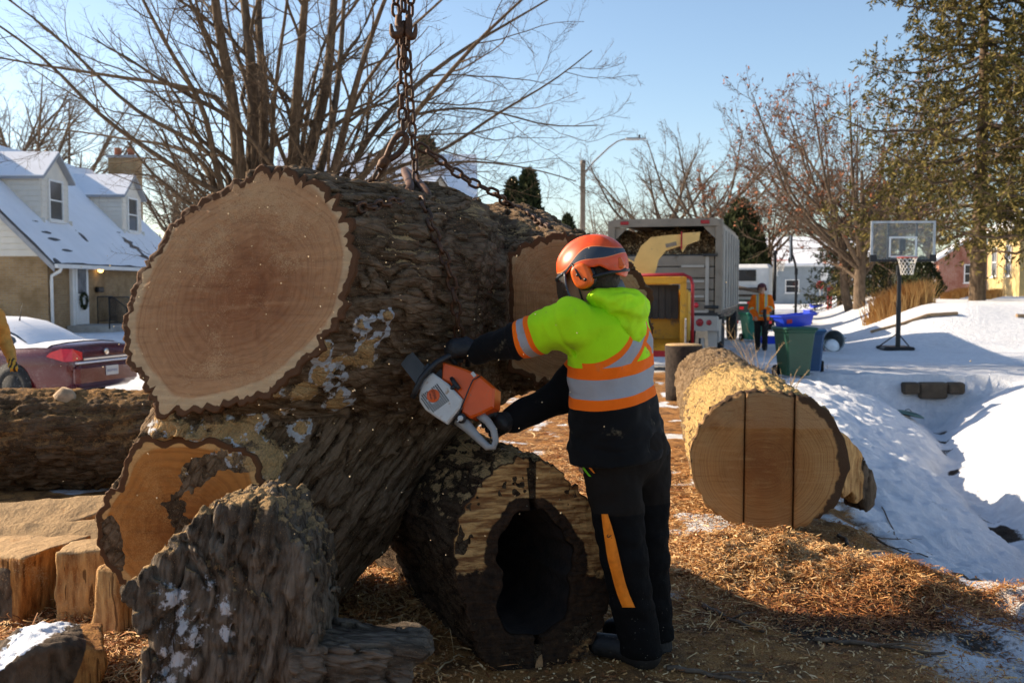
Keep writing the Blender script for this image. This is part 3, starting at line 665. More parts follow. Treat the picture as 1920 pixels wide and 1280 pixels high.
# recessed end behind the three standing blocks
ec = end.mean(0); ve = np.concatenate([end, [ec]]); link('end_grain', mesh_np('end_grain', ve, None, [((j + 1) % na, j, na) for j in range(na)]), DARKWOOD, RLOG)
ex = (end - ec) @ rux; ez = (end - ec) @ ruz          # rux points left in the picture or right
sgn = 1.0 if rux[0] > 0 else -1.0
def clip_poly(poly, x0, x1):
    def half(pl, xv, keep):
        out = []
        for i in range(len(pl)):
            a, b = pl[i], pl[(i + 1) % len(pl)]; ia, ib = keep(a[0]), keep(b[0])
            if ia: out.append(a)
            if ia != ib:
                k = (xv - a[0]) / (b[0] - a[0]); out.append((xv, a[1] + k * (b[1] - a[1])))
        return out
    pl = half(poly, x0, lambda x: x >= x0); return half(pl, x1, lambda x: x <= x1)
outl = [(float(x * sgn), float(z)) for x, z in zip(ex, ez)]
nE = -rd
def end_block(x0, x1, depth, tilt=0.0, tone=0.0):
    pl = clip_poly(outl, x0, x1); cx = (x0 + x1) / 2
    # fill the block's face with a fine grid so its rings and edges hold up
    n = 26; zmin = min(p[1] for p in pl); zmax = max(p[1] for p in pl); Vv = []; 
    xs = np.linspace(max(x0, min(p[0] for p in pl)), min(x1, max(p[0] for p in pl)), 18)
    def zr(x):
        c = []
        for i in range(len(pl)):
            a, b = pl[i], pl[(i + 1) % len(pl)]
            if (a[0] - x) * (b[0] - x) <= 0 and a[0] != b[0]: c.append(a[1] + (x - a[0]) / (b[0] - a[0]) * (b[1] - a[1]))
        return (min(c), max(c)) if c else (0, 0)
    T = []; Zs = []
    for x in xs:
        a, b = zr(x)
        for z in np.linspace(a, b, n):
            dz = -.012 * (z < .205) + .004 * math.sin(31 * x + 17 * z) + tilt * (x - cx)
            Vv.append(ec + rux * sgn * x + ruz * z + nE * (depth + dz)); T.append(min(1.2, math.hypot(x + .03, z + .02) / .47)); Zs.append(z)
    nf = len(Vv); fr = np.array(Vv); bk = fr - nE * (depth + .015); VV = np.concatenate([fr, bk]); ix = np.arange(nf).reshape(len(xs), n)
    Q = np.stack([ix[:-1, :-1].ravel(), ix[1:, :-1].ravel(), ix[1:, 1:].ravel(), ix[:-1, 1:].ravel()], 1)
    bd = list(ix[:, 0]) + list(ix[-1, 1:]) + list(ix[::-1, -1][1:]) + list(ix[0, ::-1][1:-1])
    S = [(bd[(i + 1) % len(bd)], bd[i], bd[i] + nf, bd[(i + 1) % len(bd)] + nf) for i in range(len(bd))]
    Q = np.concatenate([Q, np.array(S)])
    return link('end_block', mesh_np('end_block', VV, Q, smooth=False, attrs={'t': T + T, 'zr': Zs + Zs, 'bk': [tone] * (2 * nf)}), CUT_BAND, RLOG)
kx1 = -.150; kx2 = .155
end_block(-1, kx1 - .005, .10, 0, .35); end_block(kx1 + .005, kx2 - .006, .11, 0, -.2); end_block(kx2 + .006, 1, .085, -.10, .1)
# torn hinge of splintered wood on the right of the end
def poly_sdf(px, pz, poly):
    poly = np.asarray(poly, float); d = np.full(px.shape, 1e9); ins = np.zeros(px.shape, bool)
    for i in range(len(poly)):
        a, b = poly[i], poly[(i + 1) % len(poly)]; e = b - a; wx, wz = px - a[0], pz - a[1]
        t_ = np.clip((wx * e[0] + wz * e[1]) / (e @ e), 0, 1); d = np.minimum(d, np.hypot(wx - e[0] * t_, wz - e[1] * t_))
        c = ((a[1] <= pz) != (b[1] <= pz)) & (px < (b[0] - a[0]) * (pz - a[1]) / (b[1] - a[1] + 1e-12) + a[0]); ins ^= c
    return np.where(ins, -d, d)
def chunk(name, poly_px, Yc, thick, mat, label, cat='wood piece', yaw=0.0, pitch=0.0, bulge=0.0, res=.011, F=14, amp=.025, dirv=(0, 0, 1), round_=.012, barkside=None, st=.2,
          snow=None, dust=.3, group=None, parent=None, seed=0.0, part=None, jag=.01):
    """a lump of wood: outline in the photograph at its own distance, with real thickness, bark relief and worn edges"""
    pts = [P(u, v, Yc) for u, v in poly_px]; c = np.mean(pts, 0)
    Rm = np.array((Matrix.Rotation(yaw, 3, 'Z') @ Matrix.Rotation(pitch, 3, 'X')))
    ax, ay, az = Rm[:, 0], Rm[:, 1], Rm[:, 2]
    # intersect the pixel rays with the lump's own mid plane
    pl = []
    for u, v in poly_px:
        d = ray(u, v); k = ((c - np.array([0, 0, CAM_H])) @ ay) / (d @ ay); p_ = np.array([0, 0, CAM_H]) + d * k - c; pl.append((p_ @ ax, p_ @ az))
    pl = np.array(pl)
    ext = np.abs(pl).max() + thick + .08
    def base(p):
        pr = p - c; x, y, z = pr @ ax, pr @ ay, pr @ az
        f2 = poly_sdf(x, z, pl); fy = np.abs(y + thick * .0 + bulge * (x * x)) - thick
        a = f2 + round_; b = fy + round_
        return np.minimum(np.maximum(a, b), 0) + np.hypot(np.maximum(a, 0), np.maximum(b, 0)) - round_
    def barkm(p):
        if barkside is None: return np.ones(len(p))
        return barkside((p - c) @ ax, (p - c) @ ay, (p - c) @ az)
    def det(p, f):
        h = bark_h(p + seed, dirv, c, F, st); b = barkm(p)
        return f - amp * (h - .5) * b + .25 * amp * pn(p * 18 + seed) * (1 - b) + jag * pn(p * 7.0 + seed)
    lo = c - ext; hi = c + ext
    cor = np.array([c + sx * ax * np.abs(pl[:, 0]).max() + sy * ay * (thick + .05) + sz * az * np.abs(pl[:, 1]).max() for sx in (-1, 1) for sy in (-1, 1) for sz in (-1, 1)])
    lo = cor.min(0) - .05; hi = cor.max(0) + .05
    v, q = sdf_mesh(base, lo, hi, res, detail=det, band=.06)
    pv = v.astype(np.float32); me = mesh_np(name, v, q)
    nv = np.empty(len(v) * 3, np.float32); me.vertices.foreach_get('normal', nv); nv = nv.reshape(-1, 3)
    du = sst(nv[:, 2], .2, .9) * dust * 1.6 + dust * (.5 + .8 * fbm(pv * 6 + seed, 3))
    sn = np.zeros(len(v)) if snow is None else snow(pv, nv)
    for k_, arr in (('h', bark_h(pv + seed, dirv, c, F)), ('dust', du), ('snow', sn), ('b', barkm(pv)), ('g', grain(pv, dirv, c))): setattr_(me, k_, arr)
    if part is not None: return link(part, me, mat, parent)
    zmin = float(v[:, 2].min())
    cx, cy = float(c[0]), float(c[1])
    o = bpy.data.objects.new(name, me); COL.objects.link(o); me.materials.append(mat)
    me.transform(Matrix.Translation((-cx, -cy, -zmin))); o.location = (cx, cy, min(zmin, z1(cx, cy) - .01))
    return tag(o, label, cat, group)
def split_mat(name, w0, w1, b0=(.03, .02, .012), b1=(.15, .105, .07), grain=(34, 34, 5)):
    """split wood on one side, bark on the other"""
    t = NT(name); n1 = t.noise(26, 6, rough=.65); n2 = t.noise(120, 4, rough=.75)
    mp = t.vmul(t.tc, grain); g = t.noise(1.2, 5, vec=mp)
    wd = t.ramp(g, [(.3, w0), (.7, w1)]); wd = t.mix(t.math('MULTIPLY', t.step(n2, .55, .7), .45), wd, tuple(min(1, x * 1.3) for x in w1))
    ck = t.noise(1.0, 3, vec=t.vmul(t.tc, (46, 46, 2.2)), dist=.4); wd = t.mix(t.math('MULTIPLY', t.step(ck, .60, .66), .8), wd, tuple(x * .35 for x in w0)); wd = t.mix(t.math('MULTIPLY', t.step(t.noise(2.5, 5, rough=.7), .5, .7), .55), wd, w0)
    bk = t.ramp(t.math('ADD', t.math('MULTIPLY', t.attr('h'), .5), t.math('MULTIPLY', n1, .55)), [(.25, b0), (.85, b1)])
    k = t.mix(t.step(t.math('ADD', t.attr('b'), t.math('MULTIPLY', t.math('SUBTRACT', n1, .5), .4)), .4, .6), wd, bk)
    dm = t.math('ADD', t.attr('dust'), t.math('MULTIPLY', t.math('SUBTRACT', n2, .5), 1.6))
    k = t.mix(t.math('MULTIPLY', t.step(dm, .45, .75), .85), k, t.ramp(n2, [(.3, (.30, .18, .08)), (.7, (.55, .38, .2))]))
    sm = t.math('ADD', t.attr('snow'), t.math('MULTIPLY', t.math('SUBTRACT', n1, .5), 1.2)); k = t.mix(t.step(sm, .5, .66), k, (.8, .82, .86))
    t.col(k).rough(.85, 0, .2).bump(t.math('ADD', t.math('ADD', n1, g), t.math('MULTIPLY', n2, .5)), .7, .015); return t.m
SPLIT = split_mat('split_orange_wood', (.17, .06, .015), (.58, .28, .08)); SPLIT_PALE = split_mat('split_pale_wood', (.26, .11, .035), (.66, .40, .16))
chunk('splinter', [(1548, 800), (1572, 818), (1596, 848), (1612, 875), (1620, 908), (1616, 940), (1602, 950), (1596, 925), (1584, 940), (1576, 915), (1560, 930), (1545, 880)], 6.55, .10, SPLIT_PALE, None, yaw=.5, amp=.02,
      barkside=lambda x, y, z: sst(x, .03, .06), dust=.2, parent=RLOG, part='splinter', jag=.02)
# ------------------------------------------------------------------ log lying across behind, in front of the red car
b0 = np.array([-5.6, 7.55, .375]); b1 = np.array([-1.1, 7.9, .385])
V, h, fr_ = lofted_log(b0, b1, .365, .385, 300, 150, .05, 11, 1.0, .03, 3.0)
V0 = V.reshape(300, 150, 3); V = np.concatenate([V, [V0[0].mean(0)], [V0[-1].mean(0)]]); q = grid_quads(300, 150)
tr = [(j, (j + 1) % 150, 300 * 150) for j in range(150)] + [(299 * 150 + (j + 1) % 150, 299 * 150 + j, 300 * 150 + 1) for j in range(150)]
me = mesh_np('bark', V, q, tr); nv = np.empty(len(V) * 3, np.float32); me.vertices.foreach_get('normal', nv); nv = nv.reshape(-1, 3); pv = V.astype(np.float32)
for k_, arr in (('h', np.append(h, [0, 0])), ('dust', .42 + .3 * fbm(pv * 3, 3) + .3 * sst(nv[:, 2], .2, .9)), ('snow', np.zeros(len(V))), ('g', grain(pv, b1 - b0, b0))): setattr_(me, k_, arr)
BLOG = thing('rear_log', 'brown dust-covered log lying crosswise in front of the red car', 'log', (-3.3, 7.7, 0))
link('bark', me, bark_mat('dusty_bark', (.045, .026, .013), (.14, .085, .045), (.26, .17, .10), (.36, .20, .08)), BLOG)
kn = P(125, 740, 7.6); mb = MB(); mb.tube([kn + (0, 0, -.12), kn + (-.01, -.01, .0), kn + (.01, -.01, .045)], [.10, .085, .045], 12); mb.build('branch_knot', M('knot_wood', (.42, .28, .16), .85, 0, .4, 18, .5, 50), BLOG)
# ------------------------------------------------------------------ slabs, blocks and offcuts round the hoisted log
def front_snow(pv, nv):
    e = np.zeros(len(pv))
    for (u, v_, Yv, r) in ((335, 1115, 3.4, .10), (345, 1170, 3.4, .12), (370, 1180, 3.4, .10), (330, 1230, 3.4, .12), (418, 1140, 3.35, .07), (425, 1190, 3.35, .06), (310, 1260, 3.4, .10), (395, 1090, 3.4, .05)):
        c = P(u, v_, Yv); e = np.maximum(e, np.exp(-((pv[:, 0] - c[0]) ** 2 + (pv[:, 2] - c[2]) ** 2) / r ** 2))
    return e * .62
chunk('bark_piece', [(455, 930), (520, 918), (548, 945), (575, 985), (600, 1002), (612, 1060), (618, 1150), (606, 1240), (585, 1345), (360, 1360), (285, 1330), (318, 1240), (322, 1160), (300, 1120), (290, 1075), (330, 1030), (372, 985), (412, 945)],
      3.55, .17, BARK_GREY, 'tall rough bark slab with snow and sawdust, propped before the hoisted log', yaw=-.10, bulge=.35, res=.008, F=12, amp=.05, dirv=(.12, 0, 1), snow=front_snow, dust=.38, seed=2.0, jag=.012, st=.09)
chunk('bark_piece', [(553, 1190), (590, 1182), (700, 1186), (790, 1186), (803, 1196), (788, 1212), (768, 1216), (756, 1290), (740, 1345), (560, 1350)], 3.5, .13, BARK_GREY,
      'low grey bark slab lying at the foot of the tall slab', yaw=.15, bulge=.5, res=.009, F=12, amp=.035, dirv=(1, 0, -.15), dust=.12, seed=5.0)
chunk('sawn_block', [(-60, 1022), (112, 1022), (108, 1060), (100, 1165), (-60, 1175)], 4.75, .21, SPLIT, 'sawn block with sunlit top and bark front, left of the root flare', yaw=-.35, amp=.015,
      barkside=lambda x, y, z: sst(-y, .12, .17) * (1 - sst(x, .14, .18)) * (1 - sst(z, .12, .15)), dust=.5, seed=7.0)
chunk('split_block', [(118, 1024), (206, 1018), (212, 1060), (205, 1150), (196, 1166), (120, 1160), (114, 1100)], 4.6, .13, SPLIT_PALE, 'short upright split block coated with wood shavings', yaw=.2, amp=.02,
      barkside=lambda x, y, z: 0 * x, dust=.55, seed=9.0, jag=.02)
chunk('split_board', [(196, 1030), (232, 1035), (238, 1110), (236, 1165), (200, 1172), (180, 1140)], 4.28, .05, SPLIT_PALE, 'narrow pale orange splinter board standing under the root flare', yaw=-.3, amp=.01, barkside=lambda x, y, z: 0 * x, dust=.1, seed=1.0)
chunk('bark_chunk', [(-30, 1245), (60, 1195), (110, 1187), (195, 1192), (196, 1215), (178, 1262), (120, 1320), (-40, 1330)], 3.75, .15, SPLIT, 'bark-topped wedge with a dark orange split face and a little snow', yaw=.5, amp=.025,
      barkside=lambda x, y, z: 1 - sst(x - .4 * z, .05, .10), dust=.15, seed=4.0, snow=lambda p, n: sst(n[:, 2], .3, .8) * np.exp(-((p[:, 0] + 1.84) / .12) ** 2), jag=.02)
chunk('sawn_offcut', [(-80, 950), (90, 932), (215, 925), (222, 950), (120, 985), (-80, 1000)], 6.0, .07, SPLIT_PALE, 'flat sawn slab lying in the sun before the rear log', 'wood piece', pitch=-1.15, amp=.01, barkside=lambda x, y, z: 0 * x, dust=.5, seed=3.0)
chunk('sawn_offcut', [(-60, 985), (60, 975), (200, 968), (215, 985), (190, 1010), (-60, 1030)], 5.45, .09, SPLIT_PALE, 'sawdust-covered slab behind the sawn block', 'wood piece', pitch=-1.1, amp=.01, barkside=lambda x, y, z: 0 * x, dust=.6, seed=6.0)
# dark stump near the chipper, beyond the far end of the long log
st = np.array([2.35, 13.6, 0]); mb = MB(); n = 40
ST = thing('stump_round', 'short dark upright round beyond the far end of the long log', 'log', (2.35, 13.6, z1(2.35, 13.6)))
pf = [(.24, -.02), (.245, .2), (.25, .5), (.255, .72), (.25, .74)]
mb.lathe(pf, 36, Matrix.Translation((2.35, 13.6, z1(2.35, 13.6)))); mb.build('bark', M('round_bark', (.03, .02, .014), .95, 0, .5, 18, .9, 26), ST)
mb = MB(); mb.lathe([(.0001, .765), (.12, .76), (.235, .755), (.25, .741)], 36, Matrix.Translation((2.35, 13.6, z1(2.35, 13.6)))); mb.build('cut_face', M('dusty_cut', (.46, .29, .13), .9, 0, .35, 30, .5, 70), ST)
# ------------------------------------------------------------------ chains
def link_mesh(L=.066, W=.044, r=.0065, n=7):
    h = (L - W) / 2; path = []
    for k in range(9): a = -math.pi / 2 + math.pi * k / 8; path.append((h + math.cos(a) * (W / 2 - r), math.sin(a) * (W / 2 - r)))
    for k in range(9): a = math.pi / 2 + math.pi * k / 8; path.append((-h + math.cos(a) * (W / 2 - r), math.sin(a) * (W / 2 - r)))
    k = len(path); vs = []
    for i in range(k):
        a = np.array(path[(i + 1) % k]) - np.array(path[i - 1]); a = a / np.linalg.norm(a); nn = np.array([-a[1], a[0]])
        for j in range(n):
            b = 2 * math.pi * j / n; vs.append((path[i][0] + nn[0] * r * math.cos(b), path[i][1] + nn[1] * r * math.cos(b), r * math.sin(b)))
    fs = [(i*n+j, i*n+(j+1) % n, ((i+1) % k)*n+(j+1) % n, ((i+1) % k)*n+j) for i in range(k) for j in range(n)]
    return MB().add(vs, fs, True).mesh('link')
t = NT('rusty_chain_steel'); n1 = t.noise(60, 5, rough=.7); n2 = t.noise(14, 4); oi = t.n('ObjectInfo').outputs['Random']
k = t.ramp(n1, [(.3, (.028, .014, .008)), (.55, (.10, .043, .018)), (.78, (.20, .095, .042))])
k = t.mix(t.math('MULTIPLY', t.step(t.math('ADD', n2, t.math('MULTIPLY', t.math('SUBTRACT', oi, .5), .3)), .5, .7), .6), k, (.055, .035, .025))
t.col(k).rough(.62, .35, .4).bump(n1, .4, .004); RUST = t.m
LINK = link_mesh(); LINK.materials.append(RUST)
CH = thing('lifting_chain', 'rusty lifting chains with hooks wrapped over the huge forked log', 'chain', tuple(float(x) for x in P(762, 340, 4.85)))
rnd = random.Random(3)
def chain(pts, pitch=.047, roll0=0.0, scale=1.15):
    pts = [np.asarray(p, float) for p in pts]; seg = [np.linalg.norm(pts[i+1] - pts[i]) for i in range(len(pts) - 1)]; L = sum(seg)
    n = max(1, int(L / (pitch * scale))); k = 0
    for i in range(n):
        s = (i + .5) / n * L; j = 0
        while j < len(seg) - 1 and s > seg[j]: s -= seg[j]; j += 1
        p = pts[j] + (pts[j+1] - pts[j]) * s / seg[j]; d = nrm(pts[j+1] - pts[j])
        up = np.array([0, 1.0, 0]) if abs(d[1]) < .8 else np.array([1.0, 0, 0]); y = nrm(np.cross(up, d)); z = np.cross(d, y)
        a = roll0 + (math.pi / 2 if i % 2 else 0) + rnd.uniform(-.25, .25)
        y2 = y * math.cos(a) + z * math.sin(a); z2 = np.cross(d, y2)
        o = bpy.data.objects.new('link', LINK); COL.objects.link(o); o.parent = CH
        Mx = frame(p, d, y2, z2); o.matrix_basis = Matrix.Translation(-CH.location) @ Mx @ Matrix.Scale(scale, 4)
YC = 4.85
def surf(u, v, lift=.012):
    p = march(log_base, u, v, 3, 7); d = nrm(p - np.array([0, 0, CAM_H])); return p - d * lift
chain([P(757, -420, YC), P(756, -60, YC), P(757, 40, YC - .03), P(758, 130, YC - .03)], roll0=.3)
chain([P(744, -420, YC), P(743, -60, YC), P(742, 30, YC)], roll0=.9)
chain([P(772, -420, YC), P(772, -60, YC), P(770, 30, YC)], roll0=.5)
chain([P(749, 60, YC), P(751, 140, YC), P(754, 205, YC), P(756, 250, YC)], roll0=.2)
chain([P(762, 70, YC - .02), P(766, 150, YC - .02), P(772, 230, YC - .02), P(778, 300, YC - .02), P(780, 345, YC - .03)], roll0=.7)
chain([P(722, 302, YC - .02), P(700, 340, YC - .06), P(680, 372, YC - .12), surf(668, 388)], roll0=.4)
chain([P(783, 272, YC), P(815, 292, YC + .03), P(850, 320, YC + .1), P(885, 342, YC + .16), P(925, 360, YC + .22), surf(955, 385), surf(990, 402), surf(1030, 430)], roll0=.4)
chain([surf(u, v, .078) for u, v in ((786, 372), (797, 395), (808, 425), (822, 455), (834, 485), (845, 520), (853, 560), (858, 600), (862, 640), (860, 690))], roll0=.2)
chain([surf(u, v, .07) for u, v in ((672, 390), (700, 386), (730, 381), (752, 376))], roll0=.2)
chain([surf(845, 800, .01), P(846, 822, 4.75), P(826, 850, 4.7), P(806, 872, 4.66), surf(790, 890, .01)], roll0=.3)
def hook(pts, r, nm='hook'):
    k = len(pts); s = np.linspace(0, k - 1, k * 4); A_ = np.array(pts); f = lambda a: np.interp(s, np.arange(k), a)
    o_ = np.stack([f(A_[:, j]) for j in range(3)], 1); rr = f(np.array(r if hasattr(r, '__len__') else [r] * k))
    for _ in range(5): o_[1:-1] = .25 * o_[:-2] + .5 * o_[1:-1] + .25 * o_[2:]
    mb = MB(); mb.tube(list(o_), list(rr), 10); mb.build(nm, RUST, CH)
def arc(c, r, a0, a1, n, Y, sy=1.0): return [P(c[0] + r * math.cos(a), c[1] + sy * r * math.sin(a), Y) for a in np.linspace(a0, a1, n)]
hook([P(748, 30, YC - .04)] + [P(746, 48, YC - .05)] + arc((743, 58), 9, -.4, math.pi * .95, 8, YC - .06) + [P(733, 45, YC - .06)], [.016, .018] + [.019] * 6 + [.016, .012, .006])
hook([P(766, 30, YC - .04)] + [P(767, 48, YC - .05)] + [P(u, v, YC - .06) for u, v in ((765, 62), (769, 69), (775, 70), (779, 62), (780, 46))], [.016, .018, .019, .018, .016, .012, .006])
# long grab link and clevis on the left leg
lp = [P(u, v, YC - .03) for u, v in ((722, 300), (733, 272), (743, 254), (755, 249), (763, 256), (762, 270), (750, 286), (735, 298), (722, 302))]
hook(lp, .0145, 'grab_link'); hook([P(726, 296, YC - .05), P(718, 306, YC - .05), P(712, 314, YC - .05)], [.02, .026, .018], 'clevis')
# big eye hook lying on the bark
eh = [surf(u, v, .065) for u, v in ((716, 376), (735, 372), (752, 366))] + [surf(u, v, .075) for u, v in ((762, 355), (772, 348), (786, 347), (797, 354), (801, 368), (797, 381), (787, 386))]
mid = np.mean([p[1] for p in eh]); eh = [np.array([p[0], .5 * p[1] + .5 * mid - .02, p[2]]) for p in eh]
hook(eh, [.018, .022, .022, .021, .021, .021, .021, .02, .017, .010], 'eye_hook')
# ------------------------------------------------------------------ shavings, sticks, leaves
def strips(n, xy, L, wd, zoff=.0, tilt=.5, curl=.5, seed=0, zfun=None, tone=(0, 1)):
    rg = np.random.RandomState(seed); pts = xy(rg, n); n = len(pts)
    az = rg.uniform(0, 2 * np.pi, n); el = rg.normal(0, tilt, n) * .5; ln = L * rg.uniform(.4, 1.6, n); cu = rg.normal(0, curl, n); w_ = wd * rg.uniform(.5, 1.4, n)
    z = (zt(pts[:, 0], pts[:, 1]) if zfun is None else zfun(pts[:, 0], pts[:, 1])) + zoff * rg.uniform(0, 1, n) ** 1.5 + .004
    K = 4; V = np.zeros((n, K, 2, 3))
    for k in range(K):
        s = (k / (K - 1) - .5); a = az + cu * s; dx = np.cos(a) * np.cos(el); dy = np.sin(a) * np.cos(el)
        cx = pts[:, 0] + dx * s * ln; cy = pts[:, 1] + dy * s * ln; cz = z + np.sin(el) * s * ln - np.abs(cu) * .05 * ln * (4 * s * s - .5)
        px, py = -np.sin(a) * w_ / 2, np.cos(a) * w_ / 2; tw = rg.uniform(-.6, .6, n) * w_
        V[:, k, 0] = np.stack([cx + px, cy + py, cz + tw], 1); V[:, k, 1] = np.stack([cx - px, cy - py, cz - tw], 1)
    ix = np.arange(n * K * 2).reshape(n, K, 2)
    Q = np.stack([ix[:, :-1, 0], ix[:, 1:, 0], ix[:, 1:, 1], ix[:, :-1, 1]], -1).reshape(-1, 4)
    rv = np.repeat(rg.uniform(0, 1, n) * tone[1] + tone[0], K * 2)
    return V.reshape(-1, 3), Q, rv
def joinset(l):
    V = []; Q = []; Rv = []; n = 0
    for v, q, r in l: V.append(v); Q.append(q + n); Rv.append(r); n += len(v)
    return np.concatenate(V), np.concatenate(Q), np.concatenate(Rv)
def gauss(cx, cy, sx, sy): return lambda rg, n: np.stack([rg.normal(cx, sx, n), rg.normal(cy, sy, n)], 1)
def unif(x0, x1, y0, y1): return lambda rg, n: np.stack([rg.uniform(x0, x1, n), rg.uniform(y0, y1, n)], 1)
t = NT('shaving_fibres'); k = t.ramp(t.attr('rv'), [(0, (.16, .05, .014)), (.3, (.42, .17, .05)), (.65, (.58, .33, .12)), (1, (.74, .52, .27))])
t.col(k).rough(.7, 0, .3); t.b.inputs['Transmission Weight'].default_value = 0; SHAV = t.m
l = [strips(9000, gauss(1.55, 5.40, .36, .20), .060, .0034, .035, .6, 1.4, 1, None, (.35, .65)), strips(7000, gauss(2.05, 5.14, .34, .20), .062, .0032, .035, .6, 1.4, 2, None, (.05, .6)), strips(3500, gauss(1.8, 4.75, .42, .16), .06, .004, .02, .5, 1.4, 22, None, (-.25, .6)), strips(3500, gauss(1.3, 5.6, .4, .25), .05, .005, .03, .6, 1.2, 3),
     strips(5000, gauss(-.75, 4.85, .40, .38), .07, .0045, .05, .7, 1.3, 4), strips(6000, gauss(-1.6, 4.3, .38, .30), .07, .0045, .05, .7, 1.3, 5), strips(3500, gauss(-1.25, 3.85, .40, .2), .07, .0045, .05, .7, 1.3, 6),
     strips(14000, unif(-2.8, 2.4, 3.1, 8.5), .045, .0045, .012, .3, .8, 7), strips(16000, unif(-2.8, 2.6, 3.1, 7.0), .012, .007, .008, .6, .3, 17), strips(7000, unif(-.8, 1.4, 4.4, 9.5), .09, .004, .03, .4, .6, 8), strips(2500, unif(-1.0, 1.6, 7.0, 14), .12, .006, .03, .3, .5, 9)]
v, q, rv = joinset(l)
tag(link('wood_shavings', mesh_np('wood_shavings', v, q, smooth=False, attrs={'rv': rv}), SHAV), 'curly orange wood shavings and sawdust strewn round the logs', 'shavings', kind='stuff')
# chips in flight from the saw
rg = np.random.RandomState(4); n = 330
pc = np.stack([rg.normal(-.45, .75, n), rg.normal(3.7, .5, n), rg.normal(1.35, .45, n)], 1); pc = pc[(pc[:, 1] > 2.3) & (pc[:, 2] > .1) & ((pc[:, 0] < .25) | (pc[:, 1] < 3.3))]; n = len(pc); sz = rg.uniform(.0010, .0028, n)
T4 = np.array([[1, 1, 1], [1, -1, -1], [-1, 1, -1], [-1, -1, 1]], float); V = (pc[:, None] + T4[None] * sz[:, None, None] * rg.uniform(.4, 1.2, (n, 4, 3))).reshape(-1, 3); b_ = np.arange(n)[:, None, None] * 4
tri = (np.array([[0, 1, 2], [0, 3, 1], [0, 2, 3], [1, 3, 2]])[None] + b_).reshape(-1, 3)
tag(link('flying_sawdust', mesh_np('flying_sawdust', V, None, tri, smooth=False), M('fresh_sawdust', (.72, .56, .34), .8, 0, .2)), 'pale sawdust flecks flying off the chainsaw cut', 'sawdust', kind='stuff')
STK = M('stick_bark', (.13, .09, .06), .9, 0, .4, 25, .4, 60); STKL = M('pale_twig', (.42, .29, .15), .8, 0, .3, 25, .3, 60)
def stick(pp, r, mat, label, group, lift=.0, branch=True):
    c = [np.array([*G(u, v)[:2], 0]) for u, v in pp]; pts = []
    # densify with wiggle and lay on the ground
    for i in range(len(c) - 1):
        for k in range(4): pts.append(c[i] + (c[i+1] - c[i]) * k / 4)
    pts.append(c[-1])
    for i, p in enumerate(pts): p[2] = z1(p[0], p[1]) + r * .8 + lift * (.5 + .5 * math.sin(i * 1.3)); p[0] += rnd.uniform(-.006, .006); p[1] += rnd.uniform(-.01, .01)
    mb = MB(); n = len(pts); mb.tube(pts, [r * (1 - .55 * i / n) for i in range(n)], 6)
    if branch and n > 5:
        a = pts[n // 2]; d = nrm(pts[n // 2 + 1] - a); e = a + d * .14 + np.array([rnd.uniform(-.08, .08), rnd.uniform(-.08, .08), rnd.uniform(.01, .06)]); mb.tube([a, (a + e) / 2 + (0, 0, .01), e], [r * .5, r * .4, r * .2], 5)
    o_ = Vector(pts[0]); me = mb.mesh('stick'); me.transform(Matrix.Translation(-o_)); o = link('stick', me, mat); o.location = o_
    return tag(o, label, 'stick', group)
SR = 'dark broken sticks on the snow by the long log'; SL = 'thin pale twigs strewn among the sawn blocks'; SF = 'bare sticks lying in the shaded sawdust'
for pp, r in ([[(1574, 975), (1590, 995), (1640, 1022), (1690, 1050)], .016], [[(1555, 1008), (1610, 1020), (1655, 1028)], .018], [[(1620, 950), (1680, 965), (1740, 990)], .008],
              [[(1655, 900), (1678, 925), (1682, 950)], .006], [[(1790, 1020), (1848, 1015)], .010], [[(1725, 1000), (1770, 1060), (1790, 1090)], .006], [[(1640, 955), (1700, 950), (1760, 940)], .005]):
    stick(pp, r, STK, 'dark broken stick on the snow to the right of the long log', SR, .004)
for pp, r in ([[(1525, 1197), (1600, 1205), (1680, 1215), (1775, 1235)], .012], [[(1320, 1140), (1370, 1165), (1430, 1190)], .013], [[(1250, 1255), (1330, 1262), (1400, 1275)], .012]):
    stick(pp, r, STK, 'bare stick lying in the shaded sawdust before the shavings heap', SF, .002)
for pp in ([(60, 1040), (120, 990), (185, 955)], [(140, 1005), (180, 1000), (212, 985)], [(20, 975), (90, 965), (150, 968)], [(255, 1180), (270, 1215), (295, 1255)], [(225, 1265), (262, 1235), (285, 1225)],
           [(690, 1180), (700, 1150), (705, 1130)], [(640, 1090), (680, 1075), (720, 1100)], [(650, 1120), (720, 1130), (800, 1125)], [(700, 1080), (730, 1040), (760, 1010)], [(860, 760), (930, 745), (1010, 735)], [(900, 790), (960, 770), (1020, 760)], [(870, 730), (940, 720), (1000, 722)],
           [(610, 1240), (650, 1225), (700, 1228)], [(820, 1260), (850, 1235), (870, 1230)]):
    stick(pp, .0045, STKL, 'thin pale twig strewn among the sawn blocks and logs', SL, .012)
